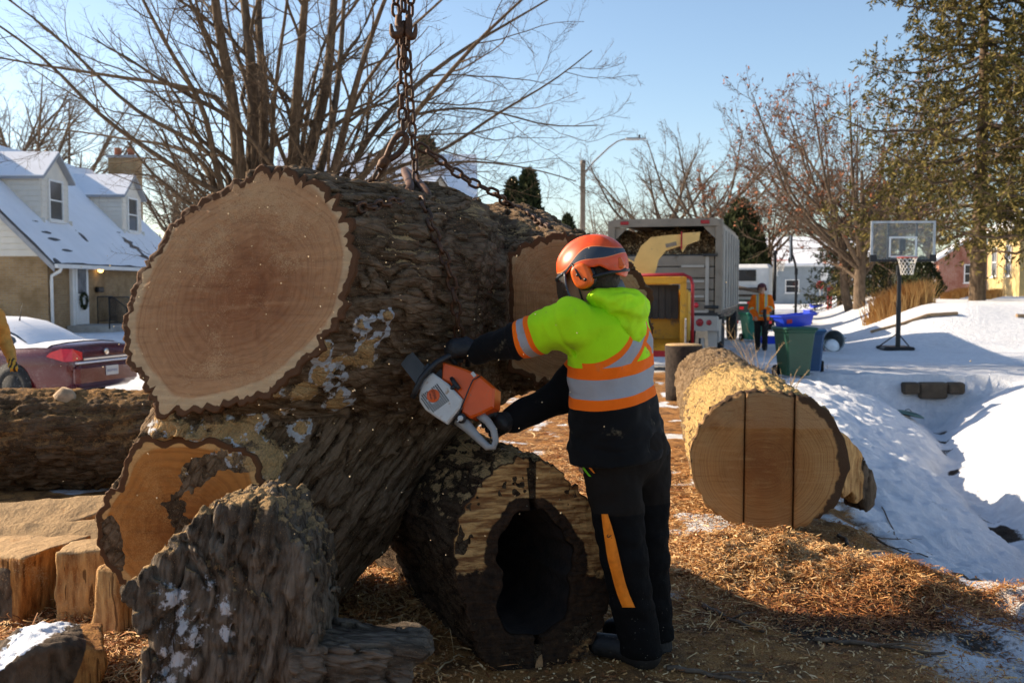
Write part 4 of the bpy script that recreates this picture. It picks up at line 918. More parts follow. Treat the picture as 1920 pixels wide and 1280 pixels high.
# ------------------------------------------------------------------ people
def cloth(name, c, rough=.8, folds=16, st=.35, spec=.25, var=.2):
    t = NT(name); n = t.noise(folds, 3, dist=.6); f = t.noise(240, 2)
    t.col(t.ramp(n, [(.3, tuple(x * (1 - var) for x in c)), (.7, tuple(min(1, x * (1 + var)) for x in c))])).rough(rough, 0, spec)
    t.bump(t.math('ADD', n, t.math('MULTIPLY', f, .25)), st, .012); return t.m
LIME = (.46, .86, .012); ORG = (.95, .16, .008); SILV = (.34, .34, .36); BLK = (.0055, .0053, .0055)
def vis_mat(name, base, low, hem_h, bands, diag=None, sleeve=None, brace=None, low_sleeve=None, dirt=.15):
    """jacket: bands round the body by height (hgt), crossed stripes on the back, bands round the sleeves (arm)"""
    t = NT(name); H = t.attr('hgt'); A = t.attr('arm'); Lt = t.attr('lat'); Fw = t.attr('fwd')
    n = t.noise(7, 4); k = t.mix(t.step(n, .35, .75), tuple(x * .86 for x in base), base)
    tor = t.math('LESS_THAN', A, .004)
    def paint(k, mask, c): return t.mix(mask, k, c)
    def between(x, a, b): return t.math('MULTIPLY', t.math('GREATER_THAN', x, a), t.math('LESS_THAN', x, b))
    if diag:
        h0, sl, w1, w2, hmin = diag
        for sg in (1, -1):
            e = t.math('ABSOLUTE', t.math('SUBTRACT', t.math('SUBTRACT', H, h0), t.math('MULTIPLY', Lt, sl * sg)))
            ok = t.math('MULTIPLY', t.math('MULTIPLY', tor, between(H, hmin, h0 + .03)), t.math('LESS_THAN', Fw, .02))
            k = paint(k, t.math('MULTIPLY', ok, t.math('LESS_THAN', e, w1)), ORG); k = paint(k, t.math('MULTIPLY', ok, t.math('LESS_THAN', e, w2)), SILV)
    if brace:
        x0, w1, w2, c1, hmin = brace
        e = t.math('ABSOLUTE', t.math('SUBTRACT', t.math('ABSOLUTE', Lt), x0)); ok = t.math('MULTIPLY', tor, t.math('GREATER_THAN', H, hmin))
        k = paint(k, t.math('MULTIPLY', ok, t.math('LESS_THAN', e, w1)), c1); k = paint(k, t.math('MULTIPLY', ok, t.math('LESS_THAN', e, w2)), SILV)
    if hem_h is not None: k = paint(k, t.math('MULTIPLY', tor, t.math('LESS_THAN', H, hem_h)), low)
    for a, b, c in bands: k = paint(k, t.math('MULTIPLY', tor, between(H, a, b)), c)
    if sleeve:
        for a, b, c in sleeve: k = paint(k, between(A, a, b), c)
    d = t.step(t.math('ADD', t.noise(12, 6), t.math('MULTIPLY', t.noise(90, 3), .3)), .78, .95); k = t.mix(t.math('MULTIPLY', d, dirt * 3), k, (.25, .2, .12))
    t.col(k).rough(.85, 0, .12); t.b.inputs['Sheen Weight'].default_value = .04
    t.bump(t.math('ADD', t.noise(14, 3, dist=.5), t.math('MULTIPLY', t.noise(260, 2), .2)), .3, .012); return t.m
def torso_field(c0, c1, prof, fw):
    """prof rows: (h, halfwidth, halfdepth, forward shift); h 0 at c0 .. 1 at c1"""
    up = nrm(c1 - c0); L = np.linalg.norm(c1 - c0); lf = nrm(np.cross(up, fw)); f = np.cross(lf, up); pr = np.array(prof)
    def loc(p):
        d = p - c0; return d @ lf, d @ f, (d @ up) / L
    def fn(p):
        l, fo, h = loc(p); hc_ = np.clip(h, pr[0, 0], pr[-1, 0])
        w_ = np.interp(hc_, pr[:, 0], pr[:, 1]); d_ = np.interp(hc_, pr[:, 0], pr[:, 2]); s_ = np.interp(hc_, pr[:, 0], pr[:, 3])
        e = 2.4; q_ = (np.abs(l / w_) ** e + np.abs((fo - s_) / d_) ** e) ** (1 / e)
        F = (q_ - 1) * np.minimum(w_, d_); return np.maximum(F, np.maximum(h - pr[-1, 0], pr[0, 0] - h) * L)
    return fn, loc
def add_attrs(me, **kw):
    for k_, arr in kw.items():
        at = me.attributes.new(k_, 'FLOAT', 'POINT'); at.data.foreach_set('value', np.asarray(arr, np.float32))
def bounds(pts, m): pts = np.array(pts); return pts.min(0) - m, pts.max(0) + m
def arm_param(p, S, E, W):
    S, E, W = map(np.asarray, (S, E, W)); a = E - S; b = W - E; la, lb = np.linalg.norm(a), np.linalg.norm(b)
    t1 = np.clip((p - S) @ a / la ** 2, 0, 1); d1 = np.linalg.norm(p - S - t1[:, None] * a, axis=1)
    t2 = np.clip((p - E) @ b / lb ** 2, 0, 1.3); d2 = np.linalg.norm(p - E - t2[:, None] * b, axis=1)
    return np.where(d1 < d2, t1 * la, la + t2 * lb), np.minimum(d1, d2)
def glove_field(c, ax, n, r, wrist, flip=1):
    """a hand closed round a bar: c on the bar, ax along the bar, n from bar to palm"""
    ax = nrm(ax); n = nrm(n - ax * np.dot(n, ax)); s = np.cross(ax, n) * flip
    def at(o, a, rr): a = math.radians(a); return c + ax * o + (n * math.cos(a) + s * math.sin(a)) * rr
    segs = []
    for i, ln in enumerate((.9, 1.0, .97, .82)):
        o = (i - 1.5) * .0235; ch = [at(o, a * ln, r + .014) for a in (35, 95, 150, 205)]
        for k in range(3): segs.append((ch[k], ch[k+1], .0125 - .001 * k, .0118 - .001 * k))
    th = [at(-.055, -10, r + .03), at(-.058, -70, r + .017), at(-.05, -125, r + .014)]
    for k in range(2): segs.append((th[k], th[k+1], .0145, .0125))
    pal = at(0, 5, r + .024)
    def fn(p):
        F = [cone(p, *s_) for s_ in segs]; m = F[0]
        for x in F[1:12]: m = np.minimum(m, x)
        for x in F[12:]: m = np.minimum(m, x)
        pm = ell(p, pal, np.array([ax, n, s]), (.050, .024, .044)); m = smin(m, pm, .012)
        return smin(m, cone(p, pal + n * .005, wrist, .036, .040), .02)
    pts = [s_[0] for s_ in segs] + [wrist, pal]
    return fn, pts
def head_parts(c, fw, scale=1.0):
    """skull, jaw, nose, ears as one field"""
    fw = nrm(fw); up = np.array([0, 0, 1.0]); lf = np.cross(up, fw); Mx = np.array([fw, lf, up])
    def fn(p):
        s = scale
        m = ell(p, c + up * .02 * s, Mx, (.098 * s, .078 * s, .115 * s)); m = smin(m, ell(p, c + fw * .035 * s - up * .055 * s, Mx, (.062 * s, .058 * s, .07 * s)), .03 * s)
        m = smin(m, cone(p, c + fw * .098 * s + up * .01 * s, c + fw * .118 * s - up * .02 * s, .010 * s, .015 * s), .015 * s)
        for sg in (-1, 1): m = smin(m, ell(p, c + lf * sg * .080 * s - fw * .005 * s, Mx, (.022 * s, .010 * s, .032 * s)), .008 * s)
        for sg in (-1, 1): m = np.maximum(m, -ell(p, c + lf * sg * .032 * s + fw * .103 * s + up * .022 * s, Mx, (.014 * s, .016 * s, .010 * s)))
        m = np.maximum(m, -(np.abs((p - c) @ up + .058 * s) - .003 * s) - 10 * np.maximum(0, .08 * s - (p - c) @ fw) - 10 * np.maximum(0, np.abs((p - c) @ lf) - .026 * s))
        return m
    return fn, fw, lf, up
SKIN = M('skin', (.50, .27, .18), .55, 0, .12, 20, .15, 60); BLACKCLOTH = cloth('black_cloth', BLK, .85, 18, .5)
GLOVE = M('black_glove', (.012, .012, .013), .6, 0, .4, 40, .4, 80); BOOT = M('black_boot', (.014, .012, .011), .6, 0, .5, 20, .3, 60, .3)
# ---- the worker with the saw
FW = nrm((-.85, .50, 0)); LF = np.array([-FW[1], FW[0], 0])
c0 = P(1158, 853, 4.12); cN = P(1132, 556, 4.06)
SL_, EL_, WL_ = P(1072, 603, 3.93), P(985, 634, 4.02), P(896, 657, 4.10)
HLh = P(862, 664, 4.12)
SR_ = P(1172, 606, 4.22); ER_ = P(1052, 742, 4.24); WR_ = P(962, 784, 4.14); HRh = P(926, 803, 4.08)
tf, tloc = torso_field(c0, cN, [(-.10, .25, .185, -.01), (0, .245, .182, -.01), (.2, .225, .17, 0), (.45, .205, .155, .0), (.7, .212, .155, -.01), (.86, .195, .135, -.01), (.95, .13, .10, .0), (1.02, .085, .08, .01)], FW)
def jk(p):
    m = tf(p)
    for S, E, W, ra, rb, rc in ((SL_, EL_, WL_, .098, .083, .058), (SR_, ER_, WR_, .095, .078, .056)):
        m = smin(m, cone(p, S, E, ra, rb), .06); m = smin(m, cone(p, E, W, rb * .92, rc), .015)
    return m
def jk_detail(p, F):
    l, fo, h = tloc(p)
    aL, dL = arm_param(p, SL_, EL_, WL_)
    wr = pn(np.stack([l * 7, fo * 7, h * 9 + l * 5], 1)) * .008 + pn(p * 13) * .006 + np.abs(pn(np.stack([l * 5 + h * 4, fo * 6, h * 14], 1))) * -.010 * sst(h, .55, .1)
    sl = np.abs(pn(np.stack([aL * 18, p[:, 2] * 7, p[:, 0] * 3], 1))) * .012 * (dL < .13)
    seam = -.006 * np.exp(-((aL - .03) / .006) ** 2) * (dL < .14) - .004 * np.exp(-(l / .006) ** 2) * (fo < 0) * 0
    hem = .006 * np.exp(-((aL - .262) / .008) ** 2) * (dL < .12)
    return F + wr + sl + seam * -1 - hem
lo, hi = bounds([c0, cN, SL_, EL_, WL_, SR_, ER_, WR_], .28); lo[2] = c0[2] - .10
WK = thing('person', 'person in lime hi-vis jacket and orange helmet sawing the huge log', 'person', (float(G(1205, 1268)[0]), float(G(1205, 1268)[1]), z1(.52, 4.0)))
hemn = nrm((-.06, 0, 1)); hemc = c0 + np.array([0, 0, -.008])
v, q = sdf_mesh(jk, lo, hi, .0075, detail=jk_detail, band=.05, cuts=lambda p, F: np.maximum(F, -(p - hemc) @ hemn))
pv = v.astype(np.float32); l_, f_, h_ = tloc(pv); aL, dL = arm_param(pv, SL_, EL_, WL_); aR, dR = arm_param(pv, SR_, ER_, WR_)
tfv = tf(pv); isL = (dL < .14) & (dL - .09 < tfv + .02) & (aL > 0); isR = (dR < .13) & (dR - .09 < tfv + .01) & (aR > 0)
arm = np.where(isL, aL, np.where(isR, aR * .78, 0)); arm = np.where((arm > 0) & (arm < .005), .005, arm)
me = mesh_np('jacket', v, q); add_attrs(me, hgt=h_, lat=l_, fwd=f_, arm=arm)
a0 = .150
JK = vis_mat('hivis_lime_jacket', LIME, BLK, .362, [(.362, .425, ORG), (.425, .545, SILV), (.545, .615, ORG)], diag=(.79, 1.15, .098, .058, .61),
             sleeve=[(a0, a0 + .024, ORG), (a0 + .024, a0 + .062, SILV), (a0 + .062, a0 + .085, ORG), (a0 + .085, 9, BLK)])
link('jacket', me, JK, WK)
# hood lying on the back and shoulder
hd1 = P(1178, 585, 4.02)
Mh = np.array([LF, nrm(np.cross((.15, 0, 1), LF)), nrm((.15, 0, 1))]); 
def hood(p):
    a = ell(p, P(1154, 565, 3.99), Mh, (.13, .08, .046)); b = ell(p, P(1184, 598, 3.97), Mh, (.095, .055, .105)); return smin(a, b, .05)
v, q = sdf_mesh(hood, P(1160, 580, 4.05) - .26, P(1170, 580, 4.05) + .26, .0075, detail=lambda p, F: F + .012 * pn(p * 11) + .022 * np.abs(pn(p * np.array([7, 7, 15]))) - .006 + .004 * pn(p * 30), band=.05)
link('hood', mesh_np('hood', v, q), cloth('lime_fleece', LIME, .8, 12, .35), WK)
# stand-up collar, grey lining
mb = MB(); cc = P(1134, 548, 4.05); ring = []
for z_, r_, o_ in ((-.06, .102, 0), (-.02, .096, .01), (.02, .088, .02), (.035, .083, .022), (.028, .075, .022)):
    for j in range(28): a = 2 * math.pi * j / 28; ring.append(cc + FW * (r_ * 1.1 * math.cos(a) + o_) + LF * r_ * math.sin(a) + np.array([0, 0, z_ + .018 * math.cos(a + math.pi)]))
mb.add(ring, [(i*28+j, i*28+(j+1) % 28, (i+1)*28+(j+1) % 28, (i+1)*28+j) for i in range(4) for j in range(28)], True)
mb.build('collar', cloth('grey_lining', (.13, .14, .15), .85), WK)
# trousers
HL_, KL_, AL_ = P(1143, 850, 4.02), P(1170, 1045, 3.99), P(1206, 1232, 4.02); HR_, KR_, AR_ = P(1203, 856, 4.20), P(1213, 1040, 4.19), P(1229, 1222, 4.21)
pel = (HL_ + HR_) / 2
def tr_(p):
    m = ell(p, pel + (0, 0, .03), np.array([LF, FW, (0, 0, 1)]), (.20, .155, .16))
    for H, K, A in ((HL_, KL_, AL_), (HR_, KR_, AR_)): m = smin(m, smin(cone(p, H, K, .118, .092), cone(p, K, A, .090, .082), .02), .03)
    return m
def tr_detail(p, F): return F + .009 * pn(p * np.array([9, 9, 14])) + .010 * np.abs(pn(p * np.array([6, 6, 11]) + 4)) * sst(p[:, 2], 1.0, .2) - .004 + .004 * pn(p * 30)
lo, hi = bounds([HL_, KL_, AL_, HR_, KR_, AR_], .22); lo[2] = .02
v, q = sdf_mesh(tr_, lo, hi, .0085, detail=tr_detail, band=.05, cuts=lambda p, F: np.maximum(F, .055 - p[:, 2]))
t = NT('work_trousers'); sx = t.n('SeparateXYZ'); at = t.attr('zz')
k = t.mix(t.step(at, .655, .662), (.006, .0055, .0055), (.014, .011, .009)); k = t.mix(t.math('MULTIPLY', t.step(t.noise(120, 4), .68, .75), t.step(at, .6, .1)), k, (.3, .26, .2))
t.col(k).rough(.9, 0, .1).bump(t.math('ADD', t.noise(14, 3, dist=.6), t.math('MULTIPLY', t.noise(220, 2), .2)), .5, .012)
me = mesh_np('trousers', v, q); add_attrs(me, zz=v[:, 2]); link('trousers', me, t.m, WK)
# orange strip loose on the calf, coloured trim at the pocket
def ribbon(name, px, fn, wd, mat, lift=.006, parent=WK):
    L = []; Rr = []
    for (u, v_, w_) in px:
        a = march(fn, u - w_ / 2, v_, 3, 5, .004); b = march(fn, u + w_ / 2, v_, 3, 5, .004)
        if a[1] > b[1] + .06: a = np.array([a[0] * b[1] / a[1], b[1] + .02, CAM_H + (a[2] - CAM_H) * (b[1] + .02) / a[1]])
        L.append(a - (0, lift, 0)); Rr.append(b - (0, lift, 0))
    n = len(L); V = np.array(L + Rr + [x + (0, .003, 0) for x in L] + [x + (0, .003, 0) for x in Rr]); Q = []
    for i in range(n - 1): Q += [(i, n+i, n+i+1, i+1), (2*n+i, 2*n+i+1, 3*n+i+1, 3*n+i), (i, i+1, 2*n+i+1, 2*n+i), (n+i, 3*n+i, 3*n+i+1, n+i+1)]
    return link(name, mesh_np(name, V, Q), mat, parent)
ORM = cloth('orange_strip_cloth', (.90, .22, .012), .7, 20, .3)
ribbon('orange_strip', [(1133, 962, 12), (1138, 985, 17), (1143, 1008, 20), (1147, 1030, 22), (1151, 1050, 23), (1156, 1070, 22), (1161, 1090, 22), (1168, 1112, 23), (1178, 1136, 24)], lambda p: tr_(p) - .012, 0, ORM, .014)
sp_ = march(lambda p: tr_(p) - .012, 1142, 1003, 3, 5, .004) + np.array([0, -.0155, 0])
_LATE = lambda: text('lettering', 'S', .034, frame(sp_, nrm((-.2, 0, -.98)), nrm((.98, 0, -.2)), (0, -1, 0)), M('print_black', (.02, .015, .01), .7), WK)
ribbon('pocket_trim', [(1084, 850, 4), (1089, 866, 5), (1096, 880, 5), (1106, 892, 4)], lambda p: tr_(p) - .004, 0, cloth('green_trim', (.2, .6, .02)), .01)
ribbon('pocket_trim', [(1098, 848, 4), (1100, 862, 5), (1106, 876, 5), (1114, 886, 3)], lambda p: tr_(p) - .004, 0, ORM, .01)
# boots
for A in (AL_, AR_):
    g = z1(A[0], A[1]); hl = np.array([A[0], A[1], g + .055]); toe = hl + FW * .20 + np.array([0, 0, -.005])
    fnb = lambda p, A=A, hl=hl, toe=toe, g=g: np.maximum(smin(cone(p, hl, toe, .058, .048), cone(p, hl + (0, 0, .0), A + (0, 0, .02), .060, .072), .04), g - .004 - p[:, 2])
    lo, hi = bounds([A, hl, toe], .10); v, q = sdf_mesh(fnb, lo, hi, .008); link('boot', mesh_np('boot', v, q), BOOT, WK)
# gloves closed on the saw handles
sawc = P(858, 745, 4.06)
HD1 = nrm(P(827, 685, 4.06) - P(857, 667, 4.10))
for (c_, ax, n_, wr, r_, fl) in ((HLh, nrm((-.75, -.2, -.62)), np.array([.35, -.2, .9]), WL_, .013, 1), (HRh, nrm((.62, 0, -.78)), np.array([.72, .1, .55]), WR_, .015, -1)):
    gf, pts = glove_field(c_, ax, n_, r_, wr, fl); lo, hi = bounds(pts, .06); v, q = sdf_mesh(gf, lo, hi, .005, detail=lambda p, F: F + .0015 * pn(p * 70), band=.02)
    link('glove', mesh_np('glove', v, q), GLOVE, WK)
# head, hair, helmet
hcn = P(1108, 520, 4.03); hf, hF, hL_, hU = head_parts(hcn, nrm((-.88, .42, -.18)))
Mx = np.array([hF, hL_, hU]); neck = (hcn - hF * .03 - hU * .06, cN - np.array([0, 0, .03]))
def body(p):
    m = smin(hf(p), cone(p, neck[0], neck[1], .058, .068), .03)
    m = smin(m, tf(p) + .03, .04)
    for S, E, W, ra, rb, rc in ((SL_, EL_, WL_, .06, .05, .04), (SR_, ER_, WR_, .06, .05, .04)): m = smin(m, smin(cone(p, S, E, ra, rb), cone(p, E, W, rb, rc), .01), .03)
    m = smin(m, tr_(p) + .03, .03); return m
lo, hi = bounds([hcn, HL_, AL_, AR_, SL_, SR_, WL_, WR_, c0, cN], .2); lo[2] = .03
v, q = sdf_mesh(body, lo, hi, .011, cuts=lambda p, F: np.maximum(F, .05 - p[:, 2])); link('body', mesh_np('body', v, q), SKIN, WK)
hrfn = lambda p: np.maximum(ell(p, hcn + hU * .02 - hF * .012, Mx, (.103, .086, .12)), ((p - hcn) @ hF - .02))
v, q = sdf_mesh(hrfn, hcn - .16, hcn + .16, .007, detail=lambda p, F: F + .004 * pn(p * 60), band=.03); link('hair', mesh_np('hair', v, q), M('dark_hair', (.035, .022, .014), .7, 0, .4, 60, .5, 120), WK)
# helmet shell in its own frame: x forward, y left, z up; tilted forward
hcen = P(1111, 503, 4.03); tilt = R(14)
hx = nrm(hF * math.cos(tilt) - np.array([0, 0, 1]) * math.sin(tilt)); hy = hL_; hz = np.cross(hx, hy)
HM = np.array([hx, hy, hz])
def helm_loc(p): d = p - hcen; return d @ hx, d @ hy, d @ hz
def helm(p):
    x, y, z = helm_loc(p)
    o = (np.sqrt((x / .150) ** 2 + (y / .122) ** 2 + (np.maximum(z, -.2) / .132) ** 2) - 1) * .122
    o = o + .006 * np.exp(-((np.abs(y) - .05) / .012) ** 2) * sst(z, .03, .09) * -1          # two raised ribs on the crown
    i = (np.sqrt((x / .140) ** 2 + (y / .112) ** 2 + (z / .122) ** 2) - 1) * .112
    rim = -.020 + .040 * np.exp(-((x - .035) / .05) ** 2) * 1.0 - .075 * sst(x, -.06, -.125) + .02 * sst(x, .05, .12)
    return np.maximum(np.maximum(o, -i), rim - z)
v, q = sdf_mesh(helm, hcen - .20, hcen + .20, .005)
x, y, z = helm_loc(v)
t = NT('helmet_shell'); px, py, pz = t.attr('hx'), t.attr('hy'), t.attr('hz')
n = t.noise(20, 4); k = t.ramp(n, [(.3, (.62, .055, .006)), (.7, (.86, .10, .010))])
e0 = t.math('ADD', .028, t.math('MULTIPLY', t.math('SINE', t.math('MULTIPLY', t.math('ADD', px, .09), 24)), .016))
bw = t.math('ADD', .015, t.math('MULTIPLY', t.math('SINE', t.math('ADD', t.math('MULTIPLY', px, 26), 3.3)), .010))
bd = t.math('LESS_THAN', t.math('ABSOLUTE', t.math('SUBTRACT', pz, e0)), bw); bd2 = t.math('LESS_THAN', t.math('ABSOLUTE', t.math('SUBTRACT', pz, e0)), t.math('ADD', bw, .003))
inr = t.math('MULTIPLY', t.math('GREATER_THAN', px, -.20), t.math('LESS_THAN', px, .135))
k = t.mix(t.math('MULTIPLY', bd2, inr), k, (.9, .25, .08)); k = t.mix(t.math('MULTIPLY', bd, inr), k, (.035, .045, .06))
sl = t.math('MULTIPLY', t.math('LESS_THAN', t.math('ABSOLUTE', t.math('SUBTRACT', t.math('ABSOLUTE', py), t.math('ADD', .032, t.math('MULTIPLY', px, -.2)))), .012), t.math('MULTIPLY', t.math('GREATER_THAN', pz, .09), t.math('GREATER_THAN', px, -.03)))
k = t.mix(sl, k, (.04, .05, .065))
k = t.mix(t.math('MULTIPLY', t.step(t.noise(70, 5), .64, .72), .5), k, (.35, .22, .12))
t.col(k).rough(.38, 0, .5).bump(n, .05, .004)
me = mesh_np('helmet', v, q); add_attrs(me, hx=x, hy=y, hz=z); HEL = link('helmet', me, t.m, WK)
BLKP = M('black_plastic', (.016, .017, .019), .45, 0, .3, 20, .1, 60); OMUFF = M('orange_plastic', (.78, .13, .012), .42, 0, .15, 12, .08, 60, .25)
Hfr = frame(hcen, hx, hy, hz)
def hp(x, y, z): return Hfr @ Vector((x, y, z))
for sg in (1, -1):     # ear muffs
    c_ = np.array(hp(.012, sg * .112, -.030)); Mm = np.array([hx, hy, hz])
    def muff(p, c_=c_, Mm=Mm):
        d = (p - c_) @ Mm.T; r = (np.abs(d[:, 0] / .040) ** 2.6 + np.abs(d[:, 2] / .050) ** 2.6) ** (1 / 2.6); a = (r - 1) * .04; b = np.abs(d[:, 1]) - .026
        return np.minimum(np.maximum(a + .012, b + .012), 0) + np.hypot(np.maximum(a + .012, 0), np.maximum(b + .012, 0)) - .012
    v, q = sdf_mesh(muff, c_ - .075, c_ + .075, .005); link('ear_muff', mesh_np('ear_muff', v, q), OMUFF, WK)
    mb = MB(); mb.lathe([(.044, -.012), (.050, -.006), (.050, .006), (.044, .012)], 24, frame(hp(.012, sg * .092, -.030), hx, hz * 1.2, hy)); mb.build('ear_cushion', BLKP, WK)
    mb = MB(); mb.tube([hp(.012, sg * .139, -.045), hp(.02, sg * .136, .0), hp(.03, sg * .128, .03)], .005, 6); mb.build('muff_arm', BLKP, WK)
    mb = MB(); mb.lathe([(.0001, .003), (.006, .002), (.007, 0)], 12, frame(hp(-.002, sg * .140, -.052), hz, hx, hy * sg)); mb.lathe([(.0001, .003), (.005, .002), (.006, 0)], 12, frame(hp(.022, sg * .140, -.022), hz, hx, hy * sg)); mb.build('muff_screw', BLKP, WK)
# mesh visor hanging before the face, side pivots, rear ratchet
V = []; na, nh = 16, 10
for i in range(nh + 1):
    for j in range(na + 1):
        a = R(-62 + 124 * j / na); zz = .012 - .165 * i / nh; rr = .155 + .02 * math.sin(math.pi * i / nh); V.append(hp(rr * math.cos(a) + .004 * i / nh, rr * .9 * math.sin(a), zz))
mb = MB(); W1 = na + 1; mb.add(V, [(i*W1+j, i*W1+j+1, (i+1)*W1+j+1, (i+1)*W1+j) for i in range(nh) for j in range(na)], True)
t = NT('visor_mesh'); tr = t.n('BsdfTransparent'); mx = t.n('MixShader'); mx.inputs[0].default_value = .62; t.col((.014, .014, .015)).rough(.5, .3)
out = t.t.nodes['Material Output']; t.l(tr.outputs[0], mx.inputs[1]); t.l(t.b.outputs[0], mx.inputs[2]); t.l(mx.outputs[0], out.inputs[0]); mb.build('visor', t.m, WK)
mb = MB(); mb.tube([V[j] for j in range(na + 1)], .006, 6); mb.tube([V[i * W1] for i in range(nh + 1)], .005, 6); mb.tube([V[i * W1 + na] for i in range(nh + 1)], .005, 6); mb.tube([V[nh * W1 + j] for j in range(na + 1)], .004, 6); mb.build('visor_frame', M('slate_plastic', (.045, .055, .07), .4), WK)
mb = MB(); mb.box(hp(-.128, .035, -.035), (.028, .045, .05), M=Hfr.to_3x3().to_4x4(), bev=.008); mb.build('ratchet_knob', OMUFF, WK)
mb = MB(); mb.tube([hp(.06, .105, -.03), hp(-.02, .112, -.05), hp(-.09, .085, -.06), hp(-.128, .02, -.065), hp(-.12, -.05, -.06)], .009, 6); mb.tube([hp(.05, .095, -.04), hp(.07, .06, -.13), hp(.085, .0, -.15)], .004, 5); mb.build('harness', BLKP, WK)
# ------------------------------------------------------------------ chainsaw
sF = nrm((-.62, .34, .70)); sUp = nrm(np.array([.75, .0, .67]) - sF * np.dot((.75, .0, .67), sF)); sLf = np.cross(sUp, sF)
SAW = thing('chainsaw', 'orange and white chainsaw held against the huge log', 'chainsaw', tuple(float(x) for x in sawc))
SFR = frame(sawc, sF, sUp, np.cross(sF, sUp))       # local x forward, y up, z = right side of the saw (away from the camera)
def sp(u, v):           # picture point on the saw's mid plane -> local (x, y)
    d = ray(u, v); n_ = sLf; k = ((sawc - np.array([0, 0, CAM_H])) @ n_) / (d @ n_); p_ = np.array([0, 0, CAM_H]) + d * k - sawc
    return (float(p_ @ sF), float(p_ @ sUp))
def spoly(l): return [sp(u, v) for u, v in l]
def bev_prism(mb, poly, z0, z1_, b=.006):
    """prism with softened edges along z"""
    c = np.mean(poly, 0); n = len(poly); P0 = np.array(poly); ins = []
    area = sum(P0[i][0] * P0[(i+1) % n][1] - P0[(i+1) % n][0] * P0[i][1] for i in range(n))
    if area < 0: P0 = P0[::-1]
    for i in range(n):
        a, p_, d = P0[i-1], P0[i], P0[(i+1) % n]; e1 = nrm(p_ - a); e2 = nrm(d - p_); nn = nrm(np.array([-(e1[1] + e2[1]), e1[0] + e2[0]]) + 1e-9); ins.append(p_ + nn * b)
    rings = [(ins, z0), (P0, z0 + b), (P0, z1_ - b), (ins, z1_)]; vs = [SFR @ Vector((x, y, z)) for r_, z in rings for x, y in r_]
    fs = [tuple(range(n-1, -1, -1)), tuple(range(3*n, 4*n))] + [(k*n+i, k*n+(i+1) % n, (k+1)*n+(i+1) % n, (k+1)*n+i) for k in range(3) for i in range(n)]
    mb.add(vs, fs); return mb
SAWO = M('saw_orange', (.70, .10, .010), .33, 0, .12, 10, .06, 60, .3, (.3, .17, .08)); SAWW = M('saw_light_grey', (.56, .54, .50), .5, 0, .12, 15, .1, 60, .35, (.32, .2, .1)); SAWG = M('saw_grey_handle', (.30, .29, .28), .5, 0, .15, 15, .1, 60, .2)
mb = MB(); bev_prism(mb, spoly([(835, 681), (874, 693), (906, 707), (932, 730), (930, 766), (903, 780), (886, 786), (870, 776), (872, 752), (848, 722), (833, 714)]), -.042, .075, .009); mb.build('engine_cover', SAWO, SAW)
mb = MB(); bev_prism(mb, spoly([(830, 690), (846, 722), (872, 752), (868, 776), (846, 797), (800, 760), (800, 720)]), -.02, .07, .006); mb.build('crankcase', M('saw_dark_metal', (.05, .05, .052), .5, .3), SAW)
CV = [(812, 707), (819, 703), (848, 724), (874, 752), (870, 769), (845, 798), (826, 786), (806, 772), (795, 756), (793, 744), (797, 730), (804, 716)]
mb = MB(); bev_prism(mb, spoly(CV), -.062, -.024, .007); COV = mb.build('starter_cover', SAWW, SAW)
# cooling slots
mb = MB(); dk = M('slot_black', (.012, .011, .010), .8)
cb = np.array(sp(821, 746)); slot = []
for r_ in range(-5, 6):
    for c_ in range(-4, 5):
        ux, uy = c_ * .0125, r_ * .0085; x = cb[0] - .012 + ux * .8 + uy * -.1; y = cb[1] - .004 + uy + ux * .05
        if math.hypot(x - cb[0], y - cb[1]) < .030: continue
        pol = np.array(spoly(CV)); 
        if float(poly_sdf(np.array([x]), np.array([y]), pol)[0]) > -.012: continue
        mb.box(SFR @ Vector((x, y, -.0625)), (.0085, .0042, .002), M=SFR.to_3x3().to_4x4())
link('cooling_slots', mb.mesh('cooling_slots'), dk, SAW)
mb = MB(); mb.lathe([(.0001, -.068), (.024, -.068), (.027, -.066), (.028, -.058)], 30, frame(SFR @ Vector((cb[0], cb[1], 0)), SFR.to_3x3() @ Vector((1, 0, 0)), SFR.to_3x3() @ Vector((0, 1, 0)), SFR.to_3x3() @ Vector((0, 0, 1)))); BAD = mb.build('badge', SAWO, SAW)
def text(name, s, size, Mx, mat, parent, ext=.0006):
    cu = bpy.data.curves.new(name, 'FONT'); cu.body = s; cu.size = size; cu.align_x = 'CENTER'; cu.align_y = 'CENTER'; cu.extrude = ext
    o = bpy.data.objects.new(name, cu); COL.objects.link(o); dg = bpy.context.evaluated_depsgraph_get(); me = bpy.data.meshes.new_from_object(o.evaluated_get(dg)); bpy.data.objects.remove(o)
    me.transform(Mx); me.materials.clear(); return link(name, me, mat, parent)
# lettering on the badge reads down towards the handle, seen from the left side
tx = nrm(-sF * .88 - sUp * .30); tn = sLf; ty = np.cross(tn, tx)
text('lettering', 'STIHL', .0165, frame(np.array(SFR @ Vector((cb[0], cb[1], -.0690))) + ty * .006, tx, ty, tn), dk, SAW)
text('lettering', 'MS 661', .0085, frame(np.array(SFR @ Vector((cb[0], cb[1], -.0690))) - ty * .010, tx, ty, tn), dk, SAW)
_LATE()
